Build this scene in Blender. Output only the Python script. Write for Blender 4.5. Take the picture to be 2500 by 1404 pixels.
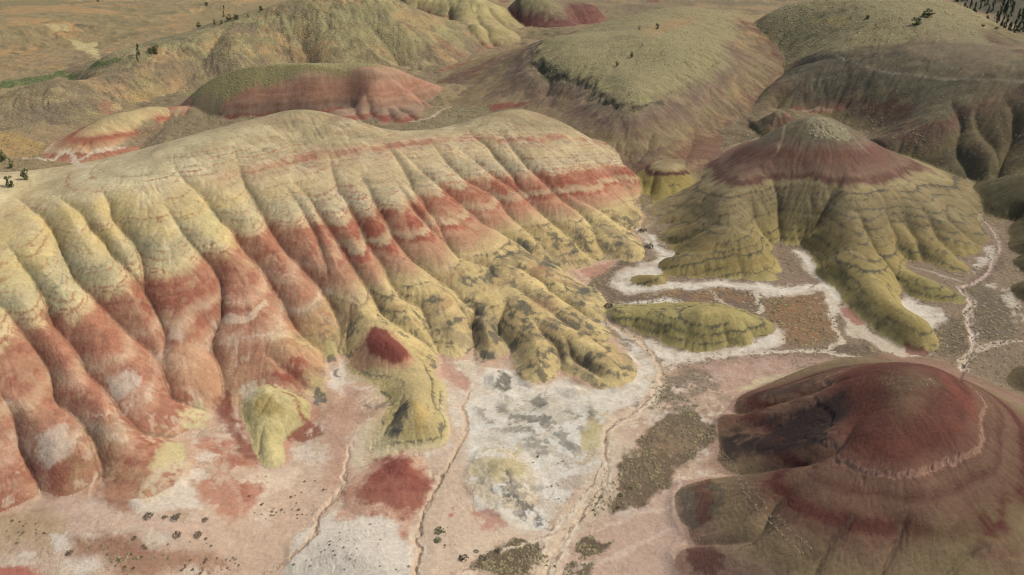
import bpy, bmesh, math, random
import numpy as np

scene = bpy.context.scene
for o in list(bpy.data.objects):
    bpy.data.objects.remove(o)

# ---------------------------------------------------------------- camera (a drone some 90 m above the wash)
cam_data = bpy.data.cameras.new('camera')
cam = bpy.data.objects.new('camera', cam_data)
scene.collection.objects.link(cam)
cam.location = (0, 0, 90)
cam.rotation_euler = (math.radians(90 - 25), 0, 0)
cam_data.sensor_width = 36.0
cam_data.lens = 1900 / 2500 * 36.0
cam_data.clip_start = 0.5
cam_data.clip_end = 6000
scene.camera = cam

# ---------------------------------------------------------------- daylight
SUN_EL, SUN_AZ = math.radians(50), math.radians(16)     # azimuth counted from +X towards +Y
world = bpy.data.worlds.new('World'); scene.world = world; world.use_nodes = True
nt = world.node_tree
bg = nt.nodes['Background']
sky = nt.nodes.new('ShaderNodeTexSky'); sky.sky_type = 'NISHITA'; sky.sun_disc = False
sky.sun_elevation = SUN_EL; sky.sun_rotation = math.pi / 2 - SUN_AZ
sky.air_density = 1.0; sky.dust_density = 5.0; sky.ozone_density = 0.6
nt.links.new(sky.outputs[0], bg.inputs[0]); bg.inputs[1].default_value = 0.13
sun_data = bpy.data.lights.new('sun', 'SUN'); sun_data.energy = 2.9; sun_data.angle = math.radians(0.6)
sun_data.color = (1.0, 0.90, 0.74)
sun = bpy.data.objects.new('sun', sun_data); scene.collection.objects.link(sun)
sun.location = (300, 120, 260)
from mathutils import Vector
sun.rotation_euler = Vector((math.cos(SUN_EL) * math.cos(SUN_AZ), math.cos(SUN_EL) * math.sin(SUN_AZ), math.sin(SUN_EL))).to_track_quat('Z', 'Y').to_euler()
scene.view_settings.view_transform = 'Standard'; scene.view_settings.look = 'None'
scene.view_settings.gamma = 1.0; scene.view_settings.use_curve_mapping = False
scene.view_settings.exposure = 0.14
scene.cycles.max_bounces = 4; scene.cycles.diffuse_bounces = 2
scene.cycles.use_denoising = True
scene.cycles.pixel_filter_type = 'BLACKMAN_HARRIS'; scene.cycles.filter_width = 1.1

# ---------------------------------------------------------------- numeric helpers
def hash2(ix, iy, seed):
    h = (ix.astype(np.uint32) * np.uint32(374761393) + iy.astype(np.uint32) * np.uint32(668265263)
         + np.uint32((seed * 974711 + 12345) & 0xffffffff))
    h = (h ^ (h >> np.uint32(13))) * np.uint32(1274126177)
    h = h ^ (h >> np.uint32(16))
    return h.astype(np.float32) * np.float32(1.0 / 4294967295.0)

def noise(x, y, seed=0):
    """value noise, -1..1"""
    fx = np.floor(x); fy = np.floor(y)
    ix = fx.astype(np.int64); iy = fy.astype(np.int64)
    tx = (x - fx).astype(np.float32); ty = (y - fy).astype(np.float32)
    tx = tx * tx * tx * (tx * (tx * 6 - 15) + 10); ty = ty * ty * ty * (ty * (ty * 6 - 15) + 10)
    a = hash2(ix, iy, seed); b = hash2(ix + 1, iy, seed)
    c = hash2(ix, iy + 1, seed); d = hash2(ix + 1, iy + 1, seed)
    return ((a + (b - a) * tx) * (1 - ty) + (c + (d - c) * tx) * ty) * 2 - 1

def fbm(x, y, scale, octaves=4, seed=0, gain=0.5):
    out = 0.0; amp = 1.0; tot = 0.0
    c, s = 0.8, 0.6
    x = x / scale; y = y / scale
    for o in range(octaves):
        out = out + amp * noise(x, y, seed + 31 * o)
        tot += amp; amp *= gain
        x, y = (c * x - s * y) * 2.03 + 17.3, (s * x + c * y) * 2.03 - 9.1
    return out / tot * 1.6

def sstep(a, b, x):
    t = np.clip((x - a) / (b - a), 0, 1)
    return t * t * (3 - 2 * t)

class RBF:
    """smooth interpolation through scattered heights (multiquadric plus a plane)"""
    def __init__(self, pts, c=8.0, smooth=0.0):
        p = np.array(pts, float)
        self.c = c
        self.p = p[:, :2]
        n = len(p)
        self.m = self.p.mean(0)
        d = np.sqrt(((self.p[:, None] - self.p[None]) ** 2).sum(-1) + c * c)
        q = np.c_[np.ones(n), (self.p - self.m) / 100.0]
        A = np.zeros((n + 3, n + 3)); A[:n, :n] = d - smooth * np.eye(n); A[:n, n:] = q; A[n:, :n] = q.T
        b = np.r_[p[:, 2], 0, 0, 0]
        self.w = np.linalg.lstsq(A, b, rcond=None)[0]
    def __call__(self, x, y):
        out = np.full(np.shape(x), self.w[-3], np.float32)
        out = out + np.float32(self.w[-2] / 100) * (x - np.float32(self.m[0])) + np.float32(self.w[-1] / 100) * (y - np.float32(self.m[1]))
        for (px, py), w in zip(self.p, self.w[:-3]):
            dx = x - np.float32(px); dy = y - np.float32(py)
            out += np.float32(w) * np.sqrt(dx * dx + dy * dy + np.float32(self.c * self.c))
        return out

def seg_dist(x, y, ax, ay, bx, by):
    vx, vy = bx - ax, by - ay
    L = max(vx * vx + vy * vy, 1e-9)
    t = np.clip(((x - ax) * vx + (y - ay) * vy) / L, 0, 1)
    return np.hypot(x - ax - t * vx, y - ay - t * vy), t

def poly_sdf(x, y, poly):
    """signed distance to a closed polygon, negative inside"""
    d = np.full(np.shape(x), 1e9, np.float32)
    inside = np.zeros(np.shape(x), bool)
    n = len(poly)
    for i in range(n):
        ax, ay = poly[i]; bx, by = poly[(i + 1) % n]
        dd, _ = seg_dist(x, y, ax, ay, bx, by)
        np.minimum(d, dd, out=d)
        if ay != by:
            cond = ((ay > y) != (by > y)) & (x < (bx - ax) * (y - ay) / (by - ay) + ax)
            inside ^= cond
    return np.where(inside, -d, d)

def smooth_line(pts, n=3):
    """Catmull-Rom refinement of a polyline"""
    p = np.array(pts, float)
    if len(p) < 3: return p
    q = np.vstack([2 * p[0] - p[1], p, 2 * p[-1] - p[-2]])
    out = []
    for i in range(1, len(q) - 2):
        for k in range(n):
            t = k / n
            a, b, c, d = q[i - 1], q[i], q[i + 1], q[i + 2]
            out.append(0.5 * (2 * b + (c - a) * t + (2 * a - 5 * b + 4 * c - d) * t * t + (3 * b - a - 3 * c + d) * t ** 3))
    out.append(p[-1])
    return np.array(out)

def line_field(x, y, pts):
    """distance to a polyline and the 0..1 position along it"""
    p = np.array(pts, float)
    L = np.r_[0, np.cumsum(np.hypot(*np.diff(p, axis=0).T))]
    best = np.full(np.shape(x), 1e9, np.float32); pos = np.zeros(np.shape(x), np.float32)
    for i in range(len(p) - 1):
        d, t = seg_dist(x, y, p[i, 0], p[i, 1], p[i + 1, 0], p[i + 1, 1])
        m = d < best
        best = np.where(m, d, best)
        pos = np.where(m, ((L[i] + t * (L[i + 1] - L[i])) / L[-1]).astype(np.float32), pos)
    return best, pos

# ---------------------------------------------------------------- the ground grid: cells grow with distance
class Grid:
    def __init__(self, ky, yy):
        self.ky = np.array(ky, np.float32); self.yy = np.array(yy, np.float32)
        self.nrow, self.ncol = len(self.yy), len(self.ky)
        self.X = self.yy[:, None] * self.ky[None]; self.Y = np.repeat(self.yy[:, None], self.ncol, 1)
    def window(self, x0, x1, y0, y1):
        y0 = max(y0, float(self.yy[0]))
        if y1 <= y0: return None
        r0 = np.searchsorted(self.yy, y0); r1 = np.searchsorted(self.yy, y1)
        a = min(x0 / y0, x0 / y1); b = max(x1 / y0, x1 / y1)
        c0 = np.searchsorted(self.ky, a); c1 = np.searchsorted(self.ky, b)
        if r1 - r0 < 2 or c1 - c0 < 2: return None
        return slice(max(r0 - 1, 0), r1 + 1), slice(max(c0 - 1, 0), c1 + 1)
    def sample(self, F, x, y):
        """bilinear lookup of a field at world points"""
        x = np.asarray(x, float); y = np.asarray(y, float)
        r = np.interp(y, self.yy, np.arange(self.nrow)); c = np.interp(x / np.maximum(y, 1e-6), self.ky, np.arange(self.ncol))
        r = np.clip(r, 0, self.nrow - 1.001); c = np.clip(c, 0, self.ncol - 1.001)
        i = r.astype(int); j = c.astype(int); a = r - i; b = c - j
        return (F[i, j] * (1 - a) * (1 - b) + F[i + 1, j] * a * (1 - b) + F[i, j + 1] * (1 - a) * b + F[i + 1, j + 1] * a * b)

def make_grid(q=1.0):
    n = lambda k: int(k * q)
    ky = np.r_[np.linspace(-1.25, -0.91, n(45)), np.linspace(-0.905, 0.905, n(1090)), np.linspace(0.91, 1.25, n(45))]
    yy = np.r_[np.linspace(48, 79, n(40)), 80 * (700 / 80) ** np.linspace(0, 1, n(880)), np.linspace(708, 1800, n(90))]
    return Grid(ky, yy)

def bounds(pts, pad):
    p = np.array(pts, float)
    return p[:, 0].min() - pad, p[:, 0].max() + pad, p[:, 1].min() - pad, p[:, 1].max() + pad

def incise(x, y, gullies):
    """depth cut by the gully lines: sharp in the bed, easing out to nothing at the rib crests"""
    acc = np.zeros(np.shape(x), np.float32)
    for g in gullies:
        pts, w, D, shape = g['pts'], g['w'], g['d'], g.get('p', 2.0)
        b = bounds(pts, w * 1.1)
        m = (x > b[0]) & (x < b[1]) & (y > b[2]) & (y < b[3])
        if not m.any(): continue
        d, t = line_field(x[m], y[m], smooth_line(pts, 4))
        ww = w * (0.45 + 0.55 * sstep(0, 0.5, t))
        dd = D * sstep(-0.08, 0.45, t) * (1 - g.get('fade', 0.0) * sstep(0.6, 1, t))
        q = np.clip(1 - d / ww, 0, 1)
        cut = dd * (0.5 * q ** (shape * 0.9) + 0.5 * q ** (shape * 2.4))
        acc[m] += cut.astype(np.float32) ** 3
    return np.cbrt(acc)

def land_height(L, x, y):
    """one landform: smooth envelope, cut by its gullies, falling away outside its foot"""
    wx = x + L.get('wob', 1.2) * fbm(x, y, 14, 2, 5); wy = y + L.get('wob', 1.2) * fbm(x, y, 14, 2, 6)
    if '_rbf' not in L: L['_rbf'] = RBF(L['pts'], L.get('c', 8.0))
    h = L['_rbf'](x, y)
    s = poly_sdf(x, y, L['outline'])
    h = h - 0.8 * np.maximum(s + L.get('inset', 0.0), 0)
    gl = L.get('gullies', [])
    if gl:
        gw = L.get('gwob', 0.5)
        h = h - incise(x + gw * fbm(x, y, 9, 3, 15), y + gw * fbm(x, y, 9, 3, 16), gl)
    if L.get('hum'):
        h = h + L['hum'] * fbm(x, y, L.get('hums', 12.0), 4, L.get('seed', 3))
    if L.get('rill'):
        # small parallel rills that run down the fall line
        cx, cy = L.get('fall', (0.0, -1.0))
        a = x * cy - y * cx
        r = noise(a / 1.7 + 0.6 * fbm(x, y, 20, 2, 44), (x * cx + y * cy) / 26.0, 45)
        h = h - L['rill'] * (1 - np.abs(r)) ** 3
    return h

def smax(a, b, k):
    d = np.clip(0.5 + 0.5 * (b - a) / k, 0, 1)
    return a + (b - a) * d + k * d * (1 - d)

def compose(G, FLOOR, LANDS):
    X, Y = G.X, G.Y
    if '_rbf' not in FLOOR: FLOOR['_rbf'] = RBF(FLOOR['pts'], FLOOR.get('c', 25.0), FLOOR.get('smooth', 0.0))
    Z = FLOOR['_rbf'](X, Y)
    far = sstep(150, 400, Y)
    Z = Z + 0.35 * (1 + 3.0 * far) * fbm(X, Y, 30, 4, 1) + (0.10 + 0.5 * far) * fbm(X, Y, 5, 3, 2)
    Z = Z + 0.045 * np.clip(Y / 120, 0.7, 3) * fbm(X, Y, 1.3, 3, 4)
    ID = np.zeros(Z.shape, np.int16)
    APRON = np.zeros(Z.shape, np.float32); AID = np.zeros(Z.shape, np.int16)
    for i, L in enumerate(LANDS):
        w = G.window(*bounds(L['outline'], 14))
        if w is None: continue
        h = land_height(L, X[w], Y[w])
        reach = L.get('reach', 1.1)
        ap = np.where(h < Z[w], np.clip(1 - (Z[w] - h) / reach, 0, 1), 0) * (ID[w] == 0)
        AID[w] = np.where(ap > APRON[w], i + 1, AID[w]); APRON[w] = np.maximum(APRON[w], ap)
        ID[w] = np.where(h > Z[w], i + 1, ID[w])
        Z[w] = smax(Z[w], h, L.get('k', 0.7))
    return Z.astype(np.float32), ID, APRON * (ID == 0), AID

# ---------------------------------------------------------------- colour of the ground
def lin(c):
    c = np.asarray(c, np.float32) / 255.0
    return np.where(c <= 0.04045, c / 12.92, ((c + 0.055) / 1.055) ** 2.4)

def ramp(s, stops):
    st = sorted(stops, key=lambda q: q[0])
    xs = np.array([q[0] for q in st], float); cs = np.array([lin(q[1]) for q in st])
    return np.stack([np.interp(s, xs, cs[:, k]) for k in range(3)], -1).astype(np.float32)

def mix(C, w, col, a):
    C[w] += (np.asarray(col, np.float32) - C[w]) * a[..., None]

class Paint:
    def __init__(self, G, Z, ID, names):
        self.G, self.Z, self.ID, self.names = G, Z, ID, names
        self.gx, self.gy = slope_field(G, Z)
        self.C = np.zeros(Z.shape + (3,), np.float32); self.V = np.zeros(Z.shape, np.float32)
    def mask(self, op, a, w):
        only = op.get('only'); notin = op.get('off')
        if only:
            ok = np.isin(self.ID[w], [i for i, m in enumerate(['valley_floor'] + self.names) if m in only])
            a = a * ok
        if notin:
            bad = np.isin(self.ID[w], [i for i, m in enumerate(['valley_floor'] + self.names) if m in notin])
            a = a * ~bad
        return a
    def gate(self, op, x, y):
        g = op.get('gate')
        if not g: return 1.0
        sc, lo, hi, seed = g[0], g[1], g[2], g[3] if len(g) > 3 else 7
        st = op.get('stretch', 1.0)
        mid, hw = (lo + hi) / 2, (hi - lo) * 0.32
        return sstep(mid - hw, mid + hw, fbm(x * st, y, sc, 6, seed, 0.6))
    def apply(self, op):
        G = self.G; n = op.get('n', 1.0); soft = op.get('soft', 1.0)
        kind = op['t']
        pts = op['pts']
        w = G.window(*bounds(pts, n * 2 + soft + op.get('w', 0) + 2))
        if w is None: return
        X, Y = G.X[w], G.Y[w]
        sc = op.get('ns', max(n * 3.0, 1.0)); sd = op.get('seed', len(pts))
        x = X + n * fbm(X, Y, sc, 6, sd, 0.66); y = Y + n * fbm(X, Y, sc, 6, sd + 50, 0.66)
        soft = soft * 0.5
        if kind == 'poly':
            d = poly_sdf(x, y, pts)
            a = 1 - sstep(-soft, soft, d)
        else:
            d, t = line_field(x, y, smooth_line(pts, 4))
            wd = op['w'] * (0.6 + 0.4 * np.sqrt(np.abs(np.sin(np.pi * t)))) * (1 + 0.35 * fbm(X, Y, 9, 2, sd + 9))
            a = 1 - sstep(wd - soft * 0.5, wd + soft * 0.5, d)
            if op.get('dig'):
                self.Z[w] -= (op['dig'] * (1 - sstep(0, wd * 0.9, d))).astype(np.float32)
        a = a * op.get('a', 1.0) * self.gate(op, X, Y)
        a = self.mask(op, a, w).astype(np.float32)
        c = lin(op['c'])
        mix(self.C, w, c, a)
        if 'veg' in op: self.V[w] += (op['veg'] - self.V[w]) * a

def poly_eval(F, x, y):
    """the fold of the layers: a low polynomial of position"""
    mx, my, sc, deg, co = F
    X = (x - mx) / sc; Y = (y - my) / sc
    out = np.zeros(np.shape(x), np.float32); k = 0
    for i in range(deg + 1):
        for j in range(deg + 1 - i):
            out += np.float32(co[k]) * X ** i * Y ** j; k += 1
    return out

def slope_field(G, Z):
    fx = np.gradient(Z, G.ky.astype(float), axis=1) / G.Y
    fy = np.gradient(Z, G.yy.astype(float), axis=0) - fx * (G.X / G.Y)
    return fx.astype(np.float32), fy.astype(np.float32)

def streaks(x, y, gx, gy, size, length, seed, n=7):
    """noise smeared down the fall line, as rain does"""
    m = np.sqrt(gx * gx + gy * gy) + 0.05
    ux, uy = gx / m, gy / m
    out = np.zeros(np.shape(x), np.float32)
    for k in range(n):
        d = length * k / n
        out += noise((x + ux * d) / size, (y + uy * d) / size, seed) + 0.5 * noise((x + ux * d) / size * 2.1, (y + uy * d) / size * 2.1, seed + 1)
    return out / n * 1.9

def strata_colour(P, name, S):
    """sediment layers: colour by height above a gently folded datum, ragged by noise"""
    ids = [i for i, m in enumerate(['valley_floor'] + P.names) if m == name]
    m = np.isin(P.ID, ids)
    if not m.any(): return
    x, y, z = P.G.X[m], P.G.Y[m], P.Z[m]
    f = poly_eval(S['f'], x, y) if S.get('f') else 0.0
    wp = S.get('warp', 0.5)
    gx, gy = P.gx[m], P.gy[m]
    zs = np.clip(y / 160.0, 0.6, 3.0)          # coarser marks where the ground is far off
    zm = float(np.median(zs))
    st = streaks(x, y, gx, gy, 0.36 * zm, 4.0, 61)
    st2 = streaks(x, y, gx, gy, 1.3 * zm, 7.0, 67)
    wp = wp * np.clip(np.hypot(gx, gy) / 0.42, 0.25, 1.3)
    s = z + f + wp * (1.0 * fbm(x, y, 12, 4, 21) + 0.55 * st2 + 0.35 * st + 0.40 * fbm(x, y, 1.8, 5, 33, 0.62))
    if S.get('ledge'):
        s0, hh = S['ledge'][:2]; fall = S['ledge'][2] if len(S['ledge']) > 2 else 1.5
        if len(S['ledge']) > 3: hh = hh * (1 - sstep(S['ledge'][3], S['ledge'][4], x))
        P.Z[m] -= (hh * (1 - sstep(s0 - 0.12, s0, s)) * np.exp(-np.clip(s0 - s, 0, 30) / fall)).astype(np.float32)
    # rain-cut flutes down every slope
    steep = sstep(0.08, 0.4, np.hypot(gx, gy))
    P.Z[m] -= (S.get('flute', 0.16) * zs * steep * (np.clip(st, -0.3, 1.2) + 1.3 * np.clip(st2, 0, 1.2) ** 1.5)).astype(np.float32)
    C = ramp(s, S['ramp'])
    if S.get('ramp2'):
        k = np.clip(RBF(S['blend'], 10.0)(x, y) + 0.25 * fbm(x, y, 8, 3, 77), 0, 1)
        C = C * (1 - k[:, None]) + ramp(s, S['ramp2']) * k[:, None]
    else: k = None
    # thin laminae inside every layer
    sl = z + f + 0.25 * wp * fbm(x, y, 9, 3, 22) + 0.10 * wp * st
    lz = max(1.0, zm)
    lam = noise(sl / (0.3 * lz), np.zeros_like(sl) + 1.3, 70) * 0.6 + noise(sl / (0.65 * lz), np.zeros_like(sl) + 3.3, 71) * 0.6 + noise(sl / (1.2 * lz), np.zeros_like(sl) + 8.1, 72) * 0.6
    lam = lam * (0.55 + 0.45 * fbm(x, y, 7, 3, 74)) * S.get('lam', 1.0)
    C *= 1 + 0.13 * lam[:, None] * np.float32([0.75, 1.0, 1.15])
    for i, q in enumerate(S.get('seams', [])):
        s0, th, col, thr, al = q[:5]
        side = q[5] if len(q) > 5 else None
        hi = np.clip(streaks(x, y, gx, gy, 0.40 * zm, 2.4, 90 + 3 * i, 5) + 0.05, 0, 1.5)
        gate = sstep(thr - 0.12, thr + 0.12, fbm(x, y, 9, 4, 130 + i))
        d = s0 - (sl - 0.30 * wp * fbm(x, y, 6, 3, 140 + i))
        wdt = th * (0.42 + 1.4 * hi) * max(1.0, 0.75 * zm)
        e = 0.03 + 0.03 * zm
        a = sstep(-e, e, d) * (1 - sstep(wdt * 0.25, wdt + 0.02, d)) * gate * al
        if side is not None and k is not None: a = a * (k if side else 1 - k)
        a = a * sstep(0.10, 0.26, np.hypot(gx, gy))
        C += (lin(col) - C) * a[:, None]
    for q in S.get('patch', []):
        a = q[1] * sstep(q[3] - 0.1, q[3] + 0.1, fbm(x, y, q[2], 6, q[4], 0.6))
        if len(q) > 5: a = a * sstep(q[5] - 0.8, q[5] + 0.6, s) * (1 - sstep(q[6] - 0.6, q[6] + 0.8, s))
        if len(q) > 7 and k is not None: a = a * (k if q[7] else 1 - k)
        C += (lin(q[0]) - C) * a[:, None]
    tone = 1 + S.get('mott', 0.10) * fbm(x, y, 5, 6, 55, 0.6) + 0.10 * st + 0.06 * st2
    P.C[m] = C * tone[:, None]
    P.V[m] = S.get('veg', 0.0)

def floor_colour(P):
    """bare wash sediments: fine braids, salt bloom and mud, turning to dry grassland further back"""
    X, Y = P.G.X, P.G.Y
    wx = X + 2.5 * fbm(X, Y, 12, 3, 301); wy = Y + 2.5 * fbm(X, Y, 12, 3, 302)
    u = wx * 0.94 - wy * 0.34; v = wx * 0.34 + wy * 0.94       # v runs down the valley
    br = 1 - np.abs(fbm(u / 1.0, v / 4.0, 2.6, 5, 303, 0.62))
    br2 = 1 - np.abs(fbm(u / 1.0, v / 3.0, 0.9, 3, 304, 0.6))
    br3 = 1 - np.abs(fbm(u + 3 * noise(X / 7, Y / 7, 5), v / 2.2, 1.1, 3, 314, 0.55))
    base = ramp(0.5 + 0.6 * fbm(X, Y, 16, 5, 201, 0.6), [(0, (164, 134, 110)), (0.35, (182, 156, 131)), (0.65, (192, 171, 148)), (1, (204, 192, 174))])
    near = 1 - sstep(190, 240, Y)
    a = (0.6 * sstep(0.86, 0.95, br) + 0.4 * sstep(0.90, 0.97, br2)) * sstep(-0.3, 0.2, fbm(X, Y, 9, 4, 305)) * near
    mixw = (slice(None), slice(None))
    P.C[:] = base
    mix(P.C, mixw, lin((212, 194, 170)), a.astype(np.float32))
    d = 0.45 * sstep(0.86, 0.98, 1 - np.abs(fbm(u, v / 3.5, 1.7, 4, 306, 0.6))) * sstep(0.0, 0.5, fbm(X, Y, 8, 3, 307)) * near
    mix(P.C, mixw, lin((136, 108, 88)), d.astype(np.float32))
    rl = sstep(0.93, 0.99, br3) * sstep(-0.1, 0.2, fbm(X, Y, 11, 3, 315)) * near
    mix(P.C, mixw, lin((150, 122, 100)), (0.55 * rl).astype(np.float32)); P.Z -= (0.09 * rl).astype(np.float32)
    salt = 0.7 * sstep(0.22, 0.42, fbm(X, Y, 5, 6, 308, 0.66)) * near
    mix(P.C, mixw, lin((208, 196, 180)), salt.astype(np.float32))
    far = ramp(0.5 + 0.6 * fbm(X, Y, 30, 5, 309, 0.6), [(0, (112, 101, 78)), (0.5, (128, 114, 86)), (1, (150, 128, 92))])
    P.C[:] = P.C * near[..., None] + far * (1 - near[..., None])
    P.V[:] = 0.6 * (1 - near)

def apron_colour(P, APRON, AID, TOES):
    """sediment washed out from each foot over the flat, in tongues"""
    X, Y = P.G.X, P.G.Y
    w = (slice(None), slice(None))
    t = APRON * 1.15 + 0.42 * fbm(X, Y, 2.6, 5, 311, 0.62) + 0.25 * fbm(X, Y, 0.8, 3, 312)
    a0 = sstep(0.30, 0.75, t) * (APRON > 0.02)
    for nm, (col, al) in TOES.items():
        ids = [i for i, m in enumerate(['valley_floor'] + P.names) if m == nm]
        a = a0 * np.isin(AID, ids) * al
        c = lin(col) * (1 + 0.12 * fbm(X, Y, 1.6, 5, 313, 0.6))[..., None]
        P.C[w] += (c - P.C[w]) * a[..., None].astype(np.float32)

# ---------------------------------------------------------------- the lie of the land, in metres (x east, y north, z up)
FLOOR = {'pts': [(-76.43, 87.15, 2.0), (-40.42, 88.64, 0.5), (-15.63, 89.13, 0.0), (3.16, 90.12, -1.0), (46.9, 89.13, 0.0), (78.17, 89.13, 0.0), (31.76, 138.46, 1.0), (-8.69, 140.86, 1.5), (97.64, 146.75, 2.0), (39.8, 221.13, 5.0), (143.15, 215.16, 6.0), (47.79, 182.05, 3.0), (75.83, 171.62, 3.5), (91.6, 151.23, 2.5), (-40.72, 114.41, 2.5), (-62.36, 97.28, 3.5), (-47.67, 101.49, 1.5), (15.63, 122.05, 0.5), (27.78, 192.36, 3.0), (-73.53, 93.95, 4.0), (-27.41, 347.58, 14.0), (-38.92, 335.46, 14.0), (64.05, 267.39, 9.0), (102.42, 329.89, 17.0), (-173.22, 267.39, 9.0), (-211.99, 318.69, 11.0), (-154.15, 302.87, 10.0), (-241.63, 446.07, 12.0), (-370.11, 638.8, 13.0), (-569.25, 918.34, 12.0), (-300.21, 804.64, 16.0), (-14.18, 560.57, 17.0), (22.74, 564.14, 22.0), (-32.62, 130.15, 2.5), (-500.0, 700.0, 12.0), (520.0, 900.0, 6.0), (-700.0, 1300.0, 16.0), (620.0, 1400.0, 16.0), (0.0, 1500.0, 25.0), (310.0, 500.0, 4.0), (400.0, 650.0, 4.0), (130.0, 60.0, 0.0), (-130.0, 60.0, 4.0), (400.0, 300.0, 10.0), (250.0, 160.0, 6.0), (-250.0, 200.0, 8.0)], 'c': 20.0, 'smooth': -1.0}
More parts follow.
